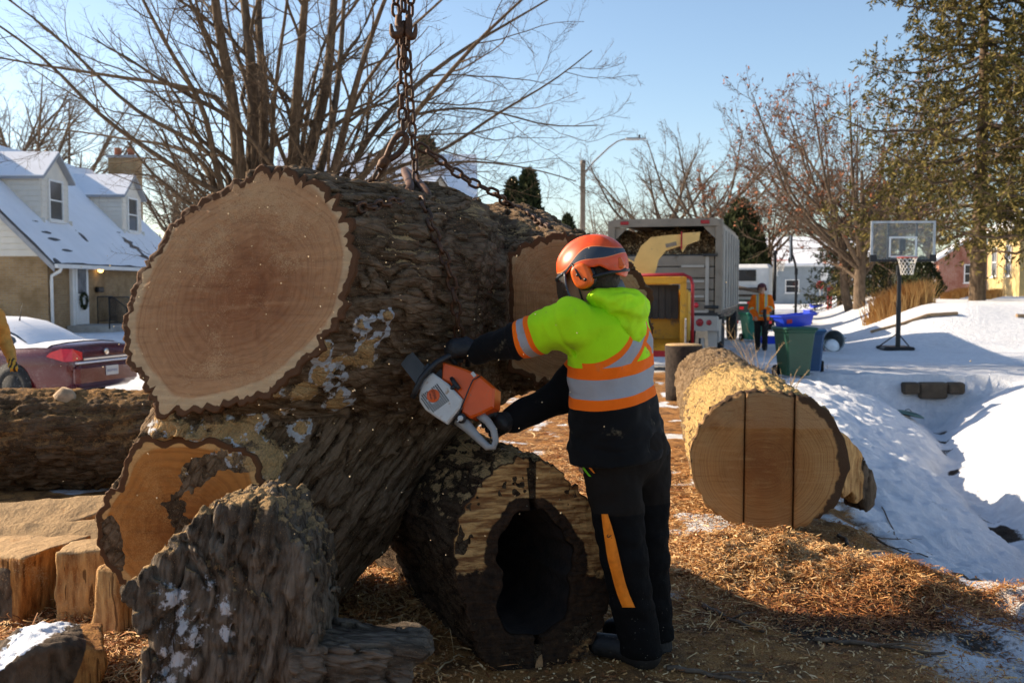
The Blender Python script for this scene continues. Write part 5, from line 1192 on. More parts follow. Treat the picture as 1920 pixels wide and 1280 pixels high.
# rear handle loop, front handle bar, hand guard, bar, cord grip, dial
def s3(u, v, z): x, y = sp(u, v); return SFR @ Vector((x, y, z))
mb = MB(); mb.tube([s3(862, 785, -.005), s3(880, 803, -.005), s3(898, 822, -.005), s3(915, 838, -.005), s3(926, 838, -.005), s3(930, 826, -.005), s3(926, 806, -.005), s3(915, 790, -.005), s3(900, 777, -.005)], [.030, .022, .017, .015, .013, .013, .015, .017, .02], 10)
mb.build('rear_handle', SAWG, SAW)
mb = MB(); mb.lathe([(.0001, -.052), (.02, -.052), (.021, -.035)], 24, frame(s3(870, 786, 0), SFR.to_3x3() @ Vector((1, 0, 0)), SFR.to_3x3() @ Vector((0, 1, 0)), SFR.to_3x3() @ Vector((0, 0, 1)))); mb.build('tank_cap', BLKP, SAW)
mb = MB(); mb.lathe([(.0001, -.056), (.011, -.056), (.012, -.051)], 20, frame(s3(870, 787, 0), SFR.to_3x3() @ Vector((1, 0, 0)), SFR.to_3x3() @ Vector((0, 1, 0)), SFR.to_3x3() @ Vector((0, 0, 1)))); mb.box(s3(870, 789, -.056), (.004, .03, .008), M=SFR.to_3x3().to_4x4()); mb.build('cap_knob', SAWW, SAW)
mb = MB(); mb.tube([s3(784, 750, -.072), s3(792, 735, -.082), s3(802, 716, -.086), s3(814, 700, -.082), s3(828, 685, -.07), s3(845, 672, -.045), s3(862, 662, .0), s3(872, 662, .05), s3(868, 680, .075)], .0125, 10); mb.build('front_handle', BLKP, SAW)
mb = MB(); bev_prism(mb, spoly([(797, 692), (806, 682), (813, 692), (811, 704), (799, 708)]), -.03, .03, .004); mb.build('hand_guard', M('guard_grey', (.035, .035, .038), .5), SAW)
mb = MB(); a_ = np.array(sp(812, 735)); pl = [(a_[0], a_[1] - .04), (a_[0] + .50, a_[1] - .03), (a_[0] + .56, a_[1]), (a_[0] + .50, a_[1] + .03), (a_[0], a_[1] + .04)]; mb.prism(pl, .030, .036, SFR); mb.build('guide_bar', M('bar_steel', (.10, .10, .10), .5, .6), SAW)
mb = MB(); mb.tube([s3(853, 712, -.052), s3(858, 720, -.056), s3(864, 728, -.056), s3(868, 733, -.052)], [.008, .010, .010, .008], 8); mb.tube([s3(848, 737, -.052), s3(856, 731, -.055), s3(861, 725, -.056)], [.008, .009, .008], 8); mb.build('starter_grip', BLKP, SAW)
mb = MB(); mb.tube([s3(906, 708, -.045), s3(893, 716, -.052), s3(886, 732, -.054), s3(878, 752, -.054), s3(868, 776, -.054), s3(858, 790, -.05)], .003, 6); mb.build('cable', BLKP, SAW)
mb = MB(); mb.box(s3(893, 705, -.041), (.022, .014, .004), M=SFR.to_3x3().to_4x4()); mb.build('label_plate', SAWW, SAW)
# ---- a plainer figure for the people farther off
def figure(name, label, base, fw, H, jac, pants, helmet=None, pose=None, skin=SKIN, res=.016, gl=None, boots=BOOT, prof_k=1.0, loc=None):
    fw = nrm(fw); lf = np.array([-fw[1], fw[0], 0]); b = np.asarray(base, float); k = H / 1.75
    def at(l, f, z): return b + lf * l * k + fw * f * k + np.array([0, 0, z * k])
    ps = dict(hipL=(.10, 0, .90), hipR=(-.10, 0, .90), kneeL=(.11, .03, .50), kneeR=(-.11, .02, .50), ankL=(.12, -.02, .10), ankR=(-.12, .0, .10),
              pel=(0, 0, .82), neck=(0, .02, 1.47), head=(0, .04, 1.60), shL=(.19, .01, 1.38), shR=(-.19, .01, 1.38), elL=(.27, .03, 1.12), elR=(-.27, .03, 1.12), wrL=(.22, .20, .95), wrR=(-.22, .20, .95), haL=(.20, .25, .92), haR=(-.20, .25, .92))
    if pose: ps.update(pose)
    J = {n_: at(*x) for n_, x in ps.items()}
    root = thing(name, label, 'person', tuple(float(x) for x in b))
    tfn, tl = torso_field(J['pel'], J['neck'], [(-.05, .215*k, .15*k, 0), (.3, .20*k, .145*k, 0), (.7, .22*k, .15*k, 0), (.88, .19*k, .12*k, 0), (1.02, .09*k, .08*k, 0)], fw)
    def jf(p):
        m = tfn(p)
        for s in 'LR': m = smin(m, smin(cone(p, J['sh'+s], J['el'+s], .085*k, .070*k), cone(p, J['el'+s], J['wr'+s], .068*k, .052*k), .01), .05)
        return m
    def tf2(p):
        m = ell(p, (J['hipL'] + J['hipR']) / 2, np.array([lf, fw, (0, 0, 1)]), (.19*k, .14*k, .14*k))
        for s in 'LR': m = smin(m, smin(cone(p, J['hip'+s], J['knee'+s], .105*k, .08*k), cone(p, J['knee'+s], J['ank'+s], .08*k, .072*k), .02), .03)
        return m
    hfn, a_, b_, c_ = head_parts(J['head'], fw, k)
    def bf(p):
        m = smin(hfn(p), cone(p, J['head'] - (0, 0, .06), J['neck'], .055*k, .06*k), .03); m = smin(m, jf(p) + .025, .02); m = smin(m, tf2(p) + .025, .02)
        for s in 'LR':
            m = smin(m, cone(p, J['wr'+s], J['ha'+s], .035*k, .038*k), .02)
            ax = nrm(np.cross(J['ha'+s] - J['wr'+s], (0, 0, 1)) + 1e-6); d = nrm(J['ha'+s] - J['wr'+s]); dn = nrm(np.cross(ax, d))
            for i in range(4): o = J['ha'+s] + ax * (i - 1.5) * .02 + d * .03; m = np.minimum(m, smin(cone(p, o, o + d * .035 - dn * .005, .010, .0095), cone(p, o + d * .035 - dn * .005, o + d * .04 - dn * .04, .0095, .009), .004))
            m = smin(m, cone(p, J['ha'+s] + ax * .035, J['ha'+s] + ax * .05 + d * .05, .012, .010), .01)
        return m
    al = list(J.values())
    lo, hi = bounds(al, .2); lo[2] = b[2] + .03
    v, q = sdf_mesh(bf, lo, hi, res * .8); link('body', mesh_np('body', v, q), gl if gl else skin, root)
    lo, hi = bounds([J[x] for x in ('pel', 'neck', 'shL', 'shR', 'elL', 'elR', 'wrL', 'wrR')], .25)
    v, q = sdf_mesh(jf, lo, hi, res, detail=lambda p, F: F + .012 * pn(p * 9) + .008 * np.abs(pn(p * np.array([7, 7, 15]))), band=.06); pv = v.astype(np.float32); l_, f_, h_ = tl(pv)
    aL, dL = arm_param(pv, J['shL'], J['elL'], J['wrL']); aR, dR = arm_param(pv, J['shR'], J['elR'], J['wrR']); tv = tfn(pv)
    arm = np.where((dL < .13) & (dL - .08 < tv + .01), aL, np.where((dR < .13) & (dR - .08 < tv + .01), aR, 0)); me = mesh_np('jacket', v, q); add_attrs(me, hgt=h_, lat=l_, fwd=f_, arm=arm); link('jacket', me, jac, root)
    lo, hi = bounds([J[x] for x in ('hipL', 'hipR', 'kneeL', 'kneeR', 'ankL', 'ankR')], .22)
    v, q = sdf_mesh(tf2, lo, hi, res, detail=lambda p, F: F + .010 * pn(p * 10), band=.05); link('trousers', mesh_np('trousers', v, q), pants, root)
    for s in 'LR':
        A = J['ank'+s]; hl = np.array([A[0], A[1], b[2] + .055]); toe = hl + fw * .17 * k
        v, q = sdf_mesh(lambda p: np.maximum(smin(cone(p, hl, toe, .055, .045), cone(p, hl, A + (0, 0, .05), .058, .065), .03), b[2] - .004 - p[:, 2]), *bounds([A, hl, toe], .12), res * .8); link('boot', mesh_np('boot', v, q), boots, root)
    if helmet:
        hc_ = J['head'] + (0, 0, .035); Mx_ = np.array([fw, lf, (0, 0, 1)])
        def hh(p):
            o_ = ell(p, hc_, Mx_, (.145*k, .122*k, .125*k)); br = ell(p, hc_ + fw * .10 * k + (0, 0, .012), Mx_, (.09*k, .085*k, .014*k)); return np.minimum(np.maximum(o_, hc_[2] + .002 - p[:, 2]), br)
        v, q = sdf_mesh(hh, hc_ - .22, hc_ + .22, res * .7); link('helmet', mesh_np('helmet', v, q), helmet, root)
        for sg in (-1, 1):
            v, q = sdf_mesh(lambda p, sg=sg: ell(p, hc_ + lf * sg * .10 * k - (0, 0, .035), Mx_, (.04*k, .03*k, .05*k)), hc_ - .22, hc_ + .22, res * .7); link('ear_muff', mesh_np('ear_muff', v, q), helmet, root)
    return root, J
JO = vis_mat('hivis_orange_jacket', (.92, .17, .010), BLK, None, [(.10, .20, (.62, .62, .10)), (.12, .18, SILV)], brace=(.10, .038, .022, (.62, .62, .10), .2), sleeve=[(.30, .36, (.62, .62, .10)), (.315, .345, SILV)])
g = G(1427, 656); g[2] = z1(g[0], g[1])
MAN, J2 = figure('person', 'person in orange hi-vis jacket and dark helmet walking on the snowy street', g, (-.22, -.97, 0), 1.63, JO, cloth('black_work_cloth', (.016, .015, .015)), M('maroon_helmet', (.10, .02, .02), .4),
                pose=dict(kneeL=(.09, .10, .49), ankL=(.09, .06, .10), ankR=(-.09, -.12, .12), kneeR=(-.09, -.02, .5), wrL=(.10, .24, 1.0), haL=(.06, .27, 1.02), wrR=(-.16, .18, .88), haR=(-.15, .24, .85), elR=(-.29, .0, 1.12)))
mb = MB(); mb.tube([J2['haL'] + (0, -.05, .06), J2['haL'] + (0, -.06, -.1), J2['haL'] + (.02, -.06, -.22)], [.04, .05, .03], 8); mb.tube([J2['haL'] + (.02, -.06, -.22), J2['haL'] + (.03, -.07, -.3), J2['haL'] + (.0, -.07, -.34)], [.012, .02, .015], 8)
tag(mb.build('tool_strap', BLKP), 'black strap with buckle held by the person in orange', 'strap')
tan = cloth('tan_work_jacket', (.52, .27, .06), .85, 14, .5)
t = NT('tiger_glove'); n = t.n('TexWave'); t.l(t.vmul(t.tc, 1), n.inputs[0]); n.inputs['Scale'].default_value = 9; n.inputs['Distortion'].default_value = 5; n.inputs['Detail'].default_value = 3
t.col(t.mix(t.step(n.outputs['Fac'], .5, .62), (.60, .33, .03), (.03, .02, .01))).rough(.8); TG = t.m
pb_ = np.array([-5.40, 9.9, z1(-5.40, 9.9)])
figure('person', 'person in tan work coat and patterned gloves beyond the rear log', pb_, (.93, -.36, 0), 1.75, tan, cloth('brown_trousers', (.05, .035, .02)), None,
       pose=dict(neck=(0, .14, 1.42), head=(0, .2, 1.56), shL=(.2, .14, 1.33), shR=(-.2, .14, 1.33), elL=(.26, .19, 1.06), elR=(-.25, .19, 1.06), wrL=(.17, .36, .90), wrR=(-.20, .36, .88), haL=(.13, .42, .86), haR=(-.16, .42, .84)), gl=TG)
# ------------------------------------------------------------------ trees
def tubes(pts, rad, n):
    """(B,K,3),(B,K) -> verts, quads"""
    B, K, _ = pts.shape; tg = np.gradient(pts, axis=1); tg /= np.linalg.norm(tg, axis=2, keepdims=True) + 1e-9
    ref = np.where(np.abs(tg[..., 2:3]) > .85, np.array([1.0, 0, 0]), np.array([0, 0, 1.0])); x = np.cross(ref, tg); x /= np.linalg.norm(x, axis=2, keepdims=True) + 1e-9; y = np.cross(tg, x)
    a = np.arange(n) * 2 * np.pi / n
    V = pts[:, :, None, :] + rad[:, :, None, None] * (np.cos(a)[None, None, :, None] * x[:, :, None, :] + np.sin(a)[None, None, :, None] * y[:, :, None, :])
    ix = np.arange(B * K * n).reshape(B, K, n); nx = np.roll(ix, -1, 2)
    Q = np.stack([ix[:, :-1], nx[:, :-1], nx[:, 1:], ix[:, 1:]], -1).reshape(-1, 4); return V.reshape(-1, 3), Q
def resamp(pts, K):
    pts = np.asarray(pts, float); d = np.concatenate([[0], np.cumsum(np.linalg.norm(np.diff(pts, axis=0), axis=1))]); s = np.linspace(0, d[-1], K)
    # smooth through the given points
    o = np.stack([np.interp(s, d, pts[:, k]) for k in range(3)], 1)
    for _ in range(2): o[1:-1] = .25 * o[:-2] + .5 * o[1:-1] + .25 * o[2:]
    return o
def grow(pts, rad, m, lr, ang, K2, rg, up=.3, wig=.10, tmin=.2, rk=.6, minr=.004, outc=None, outk=0.0, lmax=99):
    B, K, _ = pts.shape; L = np.linalg.norm(np.diff(pts, axis=1), axis=2).sum(1)
    t = (np.arange(m)[None] + rg.uniform(0, 1, (B, m))) / m; t = tmin + (1 - tmin) * t; f = t * (K - 1); i = np.minimum(f.astype(int), K - 2); w_ = (f - i)[..., None]
    bi = np.arange(B)[:, None]; st = pts[bi, i] * (1 - w_) + pts[bi, i + 1] * w_; tg = pts[bi, i + 1] - pts[bi, i]; tg /= np.linalg.norm(tg, axis=2, keepdims=True) + 1e-9
    r0 = rad[bi, i] * (1 - w_[..., 0]) + rad[bi, i + 1] * w_[..., 0]
    rv = rg.normal(size=(B, m, 3)); 
    if outc is not None: o = st - outc; o[..., 2] = 0; o /= np.linalg.norm(o, axis=2, keepdims=True) + 1e-6; rv = rv + outk * o
    rv -= tg * (rv * tg).sum(2, keepdims=True); rv /= np.linalg.norm(rv, axis=2, keepdims=True) + 1e-9
    a = ang * rg.uniform(.6, 1.35, (B, m, 1)); d = tg * np.cos(a) + rv * np.sin(a)
    ln = np.minimum(L[:, None] * lr * (1 - .55 * t) * rg.uniform(.6, 1.3, (B, m)), lmax); C = np.zeros((B, m, K2, 3)); C[:, :, 0] = st; dd = d
    for k in range(1, K2):
        dd = dd + rg.normal(0, wig, (B, m, 3)) + np.array([0, 0, up]) / K2; dd = dd / np.linalg.norm(dd, axis=2, keepdims=True); C[:, :, k] = C[:, :, k-1] + dd * (ln / (K2 - 1))[..., None]
    rr = np.maximum(r0 * rk, minr)[..., None] * np.linspace(1, .3, K2)[None, None]
    return C.reshape(B * m, K2, 3), np.maximum(rr, minr * .6).reshape(B * m, K2)
def tree_bark(name, c1, c2):
    t = NT(name); n = t.noise(12, 5, vec=t.vmul(t.tc, (1, 1, .35))); t.col(t.ramp(n, [(.3, c1), (.7, c2)])).rough(.9, 0, .15).bump(n, .5, .03); return t.m
TB1 = tree_bark('grey_brown_tree_bark', (.065, .042, .025), (.17, .12, .078)); TB2 = tree_bark('dark_tree_bark', (.075, .052, .036), (.18, .13, .09))
def build_tree(name, label, base, stems, srad, mat, seed, levels, group=None, leaves=None, origin=None):
    rg = np.random.RandomState(seed); root = thing(name, label, 'tree', tuple(float(x) for x in base), 0, group)
    K0 = 22; P0 = np.array([resamp(s, K0) for s in stems]); R0 = np.array([np.interp(np.linspace(0, 1, K0), np.linspace(0, 1, len(r)), r) for r in srad])
    v, q = tubes(P0, R0, 9); link('trunk', mesh_np('trunk', v, q), mat, root)
    L = [(P0, R0)]; V = []; n0 = 0; Qs = []; cur = (P0, R0)
    for lv, kw in enumerate(levels):
        cur = grow(*cur, rg=rg, outc=np.array([base[0], base[1], 0]), **kw); L.append(cur); v, q = tubes(*cur, (6, 4, 3, 3)[lv]); V.append(v); Qs.append(q + n0); n0 += len(v)
    link('crown', mesh_np('crown', np.concatenate(V), np.concatenate(Qs)), mat, root)
    if leaves:
        cnt, size, lm, src = leaves; tw = L[src][0]; i = rg.randint(0, len(tw), cnt); k = rg.randint(2, tw.shape[1], cnt); c = tw[i, k] + rg.normal(0, .05, (cnt, 3))
        a = rg.normal(size=(cnt, 3)); a /= np.linalg.norm(a, axis=1)[:, None]; b = np.cross(a, rg.normal(size=(cnt, 3))); b /= np.linalg.norm(b, axis=1)[:, None]; s = (size * rg.uniform(.5, 1.3, cnt))[:, None]
        V4 = np.stack([c - a * s, c + b * s * .45, c + a * s, c - b * s * .45 + np.cross(a, b) * s * .2], 1).reshape(-1, 3)
        o = link('leaves', mesh_np('leaves', V4, np.arange(cnt * 4).reshape(-1, 4), smooth=False), lm, root); o['kind'] = 'stuff'
    return root
def stemline(px, Y0, Y1, base):
    n = len(px); return [base] + [P(u, v, Y0 + (Y1 - Y0) * (i / (n - 1))) for i, (u, v) in enumerate(px)]
TY = 24.0
bA = P(478, 655, TY); bA[2] = z1(bA[0], bA[1]) - .05; bB = P(592, 655, TY + .8); bB[2] = z1(bB[0], bB[1]) - .05
def pr(w): return w * TY / FPX / 2 * .82
A = [([(450, 330), (443, 250), (438, 180), (412, 73), (402, 0), (390, -160), (370, -330)], 0, -1.5, 34, 6), ([(470, 320), (478, 200), (467, 73), (457, 0), (440, -180), (430, -350)], .3, 1.5, 32, 6),
     ([(494, 320), (496, 220), (490, 120), (486, 60), (482, 0), (500, -170), (520, -320)], .6, 3, 26, 5), ([(506, 330), (513, 200), (522, 110), (536, 30), (545, -60), (560, -200)], -.3, -2, 13, 3),
     ([(418, 350), (398, 300), (392, 219), (364, 164), (325, 110), (300, 60), (277, 22), (240, -60), (190, -150)], -.4, -3, 17, 3), ([(440, 360), (375, 352), (300, 292), (245, 262), (170, 205), (110, 130), (40, 75), (-60, 10)], -.3, -4, 15, 3),
     ([(445, 200), (400, 172), (330, 158), (255, 150), (190, 140), (120, 128), (40, 118), (-80, 90)], -.2, 2, 13, 3), ([(440, 330), (405, 290), (340, 250), (270, 225), (190, 150), (100, 60), (30, 10), (-40, -40)], .2, 3, 13, 3),
     ([(436, 170), (405, 120), (385, 70), (370, 10), (350, -60), (320, -150)], .2, -3, 13, 3), ([(475, 180), (440, 100), (425, 40), (420, -40), (400, -150)], 0, 2, 12, 3), ([(400, 345), (380, 300), (330, 272), (240, 262), (140, 245), (60, 238)], .5, 4, 10, 2.5)]
B = [([(547, 330), (557, 182), (566, 73), (572, 0), (585, -150), (600, -300)], 0, -2, 30, 6), ([(561, 335), (598, 237), (618, 128), (626, 0), (640, -160), (650, -320)], .3, 1, 30, 6), ([(587, 355), (620, 255), (638, 128), (645, 0), (655, -160)], .5, 3, 22, 4),
     ([(612, 360), (634, 292), (656, 200), (690, 80), (722, 0), (780, -150)], -.3, -2, 22, 4), ([(625, 365), (672, 292), (705, 230), (790, 150), (870, 90), (960, 40), (1060, -20)], .2, 2, 18, 3), ([(640, 372), (700, 310), (760, 235), (840, 140), (900, 70), (980, 0), (1060, -80)], -.2, -3, 17, 3),
     ([(630, 372), (720, 320), (800, 297), (850, 275), (905, 230), (960, 195), (1030, 160), (1110, 95)], .6, 1, 12, 2.5), ([(640, 378), (700, 345), (770, 320), (850, 300), (930, 305), (1010, 318), (1080, 340)], 1, 5, 10, 2.5), ([(640, 380), (690, 355), (760, 335), (840, 318), (880, 300)], -.6, -2, 9, 2.5),
     ([(700, 250), (760, 215), (850, 200), (930, 205), (1020, 240), (1120, 235)], .2, 3, 9, 2.5), ([(560, 300), (580, 200), (600, 90), (640, 20), (690, -60)], .4, 4, 14, 3), ([(650, 215), (700, 130), (760, 60), (830, 0), (900, -70)], 0, -4, 12, 3)]
def mk(lst, b): return [stemline(px, TY + a, TY + c, b + np.array([rnd.uniform(-.3, .3), rnd.uniform(-.3, .3), 0])) for px, a, c, w0, w1 in lst], [[pr(w0) * 1.25, pr(w0), pr((w0 + w1) / 2), pr(w1)] for px, a, c, w0, w1 in lst]
lv = [dict(m=11, lr=.34, ang=R(42), K2=9, up=.35, wig=.13, tmin=.22, rk=.42, minr=.010, outk=.9), dict(m=8, lr=.42, ang=R(42), K2=7, up=.35, wig=.15, tmin=.15, rk=.5, minr=.0048, outk=.5), dict(m=8, lr=.5, ang=R(42), K2=5, up=.3, wig=.18, tmin=.15, rk=.6, minr=.0034, lmax=1.0)]
s, r = mk(A, bA); build_tree('bare_tree', 'bare many-stemmed tree beside the brick house, its limbs reaching over the roof', bA, s, r, TB1, 11, lv)
s, r = mk(B, bB); build_tree('bare_tree', 'bare many-stemmed tree fanning out behind the lifting chains', bB, s, r, TB1, 12, lv)
def free_tree(name, label, base, H, rt, seed, spread=.9, nst=7, fork=.25, mat=TB2, levels=None, leaves=None, group=None, lean=0.0):
    rg = np.random.RandomState(seed); base = np.asarray(base, float); st = []; rr = []
    top = base + np.array([lean * H, 0, H * .62]); st.append([base, base + np.array([lean * H * .3, .05, H * fork]), (base + top) / 2 + (.1, 0, .2), top]); rr.append([rt * 1.25, rt, rt * .6, rt * .25])
    for i in range(nst):
        a = 2 * math.pi * (i + rg.uniform(0, .6)) / nst; h0 = H * (fork + .25 * rg.uniform(0, 1)); sp = spread * H * .5 * rg.uniform(.6, 1.1); p0 = base + np.array([lean * h0, 0, h0]); d = np.array([math.cos(a), math.sin(a), 0])
        st.append([p0, p0 + d * sp * .35 + (0, 0, H * .14), p0 + d * sp * .7 + (0, 0, H * .33), p0 + d * sp + (0, 0, (H - h0) * rg.uniform(.65, 1.0))]); rr.append([rt * .42, rt * .34, rt * .22, rt * .08])
    lv_ = levels or [dict(m=10, lr=.5, ang=R(40), K2=7, up=.35, wig=.14, tmin=.2, rk=.45, minr=.014, outk=.5), dict(m=8, lr=.45, ang=R(42), K2=5, up=.3, wig=.18, tmin=.15, rk=.5, minr=.010, outk=.3), dict(m=5, lr=.5, ang=R(42), K2=4, up=.2, wig=.2, tmin=.15, rk=.6, minr=.0085)]
    return build_tree(name, label, base, st, rr, mat, seed, lv_, group, leaves)
LEAFB = M('dry_brown_leaf', (.24, .08, .032), .8, 0, .4, 3, 0)
def gp(u, v_base, Y): p = P(u, v_base, Y); p[2] = z1(p[0], p[1]) - .05; return p
# oaks holding brown leaves, behind the hoop
free_tree('oak_tree', 'broad oak with scattered rusty leaves left of the spruce', gp(1612, 540, 44), 9.8, .22, 21, 1.15, 15, .12, leaves=(2400, .09, LEAFB, 3))
free_tree('oak_tree', 'leaning oak with rusty leaves rising beside the broad oak', gp(1594, 540, 46), 8.6, .18, 22, 1.2, 12, .12, leaves=(1700, .09, LEAFB, 3), lean=-.10)
free_tree('oak_tree', 'smaller rusty-leaved oak reaching over the white truck', gp(1440, 560, 50), 7.2, .16, 23, 1.1, 9, .3, leaves=(2200, .09, LEAFB, 3))
# bare trees beyond the chip truck and beyond the houses
free_tree('bare_tree', 'round-crowned bare tree showing above the chip truck, beside its right edge', gp(1330, 560, 62), 10.6, .28, 31, 1.05, 8, .3)
free_tree('bare_tree', 'low spreading bare tree showing above the chip truck roof', gp(1255, 560, 66), 10.2, .28, 32, 1.3, 8, .3)
FT = thing
bgt = free_tree('bare_tree', 'distant bare tree with dense twigs beyond the houses', (-30, 62, -.1), 15, .35, 41, .9, 8, .25, group='distant bare trees')
bgt['label'] = 'distant bare tree with dense twigs beyond the brick house chimney'
for (u, Y, s_, rz) in ((60, 62, 1.0, .5), (130, 70, 1.05, 1.7), (-40, 66, 1.1, 2.6), (330, 64, .72, 3.1), (370, 75, .8, 4.0), (400, 82, .8, 5.0), (1125, 95, .7, 1.0), (1180, 105, .75, 2.2), (1080, 110, .6, 3.9), (860, 100, .7, .3), (760, 110, .75, 5.4), (1420, 120, .8, 2.0), (1660, 85, .8, .9), (1740, 95, .85, 4.4), (1900, 80, .9, 3.3), (1535, 130, .8, 5.9)):
    if u == 60: c = bgt
    else: c = copy_tree(bgt)
    p = P(u, 560, Y); c.location = (p[0], p[1], z1(p[0], p[1]) - .1); c.rotation_euler = (0, 0, rz); c.scale = (s_, s_, s_)
    c['label'], c['group'] = (('distant bare tree rising behind the dormers of the brick house', 'bare trees behind the dormers') if u < 200 else ('distant bare tree between the brick chimney and the near many-stemmed tree', 'bare trees beside the chimney') if u < 600 else ('far bare tree low on the skyline behind the hoisted log', 'far trees behind the hoisted log') if u < 1300 else ('far bare tree at the end of the street beyond the white truck', 'far trees at the street end') if u < 1600 else ('far bare tree behind the spruce and the yellow house', 'far trees behind the spruce'))
# ------------------------------------------------------------------ conifers
def needle_mat(name, c1, c2):
    t = NT(name); n = t.noise(1.2, 3); oi = t.attr('rv'); k = t.ramp(t.math('ADD', t.math('MULTIPLY', n, .5), t.math('MULTIPLY', oi, .5)), [(.3, c1), (.7, c2)]); t.col(k).rough(.8, 0, .15); return t.m
SPR = needle_mat('spruce_needles', (.045, .045, .012), (.17, .13, .035)); CED = needle_mat('cedar_foliage', (.020, .026, .012), (.06, .07, .026))
def conifer(name, label, base, H, Lmax, rt, seed, nb=120, nsh=22, ntuft=12, h0=.12, mat=SPR, pw=.8, droop=.35, tuft=.11, group=None):
    rg = np.random.RandomState(seed); base = np.asarray(base, float); root = thing(name, label, 'tree', tuple(float(x) for x in base), 0, group)
    st = np.array([resamp([base, base + (0.05, 0, H * .4), base + (-.05, 0, H * .8), base + (0, 0, H)], 16)]); rr = np.linspace(1.15, .08, 16)[None] * rt; v, q = tubes(st, rr, 10); link('trunk', mesh_np('trunk', v, q), TB1, root)
    hf = h0 + (1 - h0) * (np.arange(nb) + rg.uniform(0, 1, nb)) / nb; az = np.arange(nb) * 2.39996 + rg.normal(0, .3, nb); L = Lmax * (1.03 - hf) ** pw * rg.uniform(.65, 1.15, nb) + .15
    K = 9; s = np.linspace(0, 1, K); d = np.stack([np.cos(az), np.sin(az)], 1); C = np.zeros((nb, K, 3))
    dr = droop * rg.uniform(.6, 1.4, nb); C[:, :, 0] = base[0] + d[:, :1] * L[:, None] * s; C[:, :, 1] = base[1] + d[:, 1:] * L[:, None] * s
    C[:, :, 2] = base[2] + (hf * H)[:, None] - (dr * L)[:, None] * (1.5 * s - 1.0 * s ** 2.2)[None] + .15 * L[:, None] * s ** 3 + rg.normal(0, .04, (nb, K)) * L[:, None] * .3
    v1, q1 = tubes(C, np.linspace(1, .2, K)[None] * (.012 + .012 * L)[:, None], 4)
    Sh, Sr = grow(C, np.full((nb, K), .012), nsh, .30, R(60), 5, rg, up=-.25, wig=.10, tmin=.18, rk=.6, minr=.004); v2, q2 = tubes(Sh, Sr, 3)
    link('branches', mesh_np('branches', np.concatenate([v1, v2]), np.concatenate([q1, q2 + len(v1)])), TB2, root)
    B = len(Sh); ti = rg.uniform(.1, 1, (B, ntuft)) * 4; i = np.minimum(ti.astype(int), 3); w_ = (ti - i)[..., None]; bi = np.arange(B)[:, None]; c = (Sh[bi, i] * (1 - w_) + Sh[bi, i+1] * w_).reshape(-1, 3)
    tg = (Sh[bi, i+1] - Sh[bi, i]).reshape(-1, 3); tg /= np.linalg.norm(tg, axis=1)[:, None] + 1e-9; n = len(c); rv = rg.normal(size=(n, 3)); a = tg * .6 + rv * .55 + np.array([0, 0, -.12]); a /= np.linalg.norm(a, axis=1)[:, None]; b = np.cross(a, rg.normal(size=(n, 3))); b /= np.linalg.norm(b, axis=1)[:, None]
    ln = (tuft * rg.uniform(.5, 1.4, n))[:, None]; wd = ln * .16; V = np.stack([c - b * wd, c + a * ln * .6 - b * wd * .8, c + a * ln, c + a * ln * .5 + b * wd], 1).reshape(-1, 3)
    o = link('needles', mesh_np('needles', V, np.arange(n * 4).reshape(-1, 4), smooth=False, attrs={'rv': np.repeat(rg.uniform(0, 1, n), 4)}), mat, root); o['kind'] = 'stuff'
    return root
p = gp(1832, 565, 34); conifer('spruce_tree', 'tall olive spruce with a bare lower trunk right of the basketball hoop', p, 15.5, 5.6, .24, 51, 125, 26, 17, .15, droop=.22, tuft=.18, pw=.55)
p = gp(1990, 565, 31); conifer('spruce_tree', 'spruce with limbs hanging before the yellow house', p, 15, 4.4, .25, 52, 110, 22, 14, .14, droop=.25, tuft=.18)
p = gp(1575, 545, 58); conifer('evergreen_tree', 'low dark evergreen behind the leaning oak', p, 5.2, 2.6, .15, 53, 60, 14, 10, .05, CED, tuft=.2)
p = gp(1640, 545, 52); conifer('evergreen_tree', 'olive evergreen between the oaks and the spruce', p, 6.0, 2.4, .15, 54, 70, 14, 10, .05, SPR, tuft=.2)
def cedar(name, label, base, H, r, seed, group=None, mat=CED, n=9000, shape=.75):
    rg = np.random.RandomState(seed); base = np.asarray(base, float); root = thing(name, label, 'tree' if H > 2 else 'shrub', tuple(float(x) for x in base), 0, group)
    st = np.array([resamp([base, base + (0, 0, H * .5), base + (0, 0, H * .9)], 6)]); v, q = tubes(st, np.linspace(.08, .02, 6)[None] * r, 6); link('trunk', mesh_np('trunk', v, q), TB2, root)
    h = rg.uniform(.03, 1, n); a = rg.uniform(0, 2 * np.pi, n); prof = np.sin(np.pi * np.clip(h, 0, 1) ** shape) ** .6; lob = 1 + .22 * pn(np.stack([np.cos(a) * 2, np.sin(a) * 2, h * H * 1.3 + seed], 1)); rad = r * prof * lob * rg.uniform(.5, 1, n) ** .5
    c = base + np.stack([np.cos(a) * rad, np.sin(a) * rad, h * H], 1); d = np.stack([np.cos(a) * .5, np.sin(a) * .5, np.ones(n)], 1) + rg.normal(0, .45, (n, 3)); d /= np.linalg.norm(d, axis=1)[:, None]; b = np.cross(d, rg.normal(size=(n, 3))); b /= np.linalg.norm(b, axis=1)[:, None]
    s = (H * .045 * rg.uniform(.5, 1.4, n))[:, None]; V = np.stack([c - b * s * .35, c + d * s, c + b * s * .35, c - d * s * .4], 1).reshape(-1, 3)
    o = link('crown', mesh_np('crown', V, np.arange(n * 4).reshape(-1, 4), smooth=False, attrs={'rv': np.repeat(rg.uniform(0, 1, n), 4)}), mat, root); return root
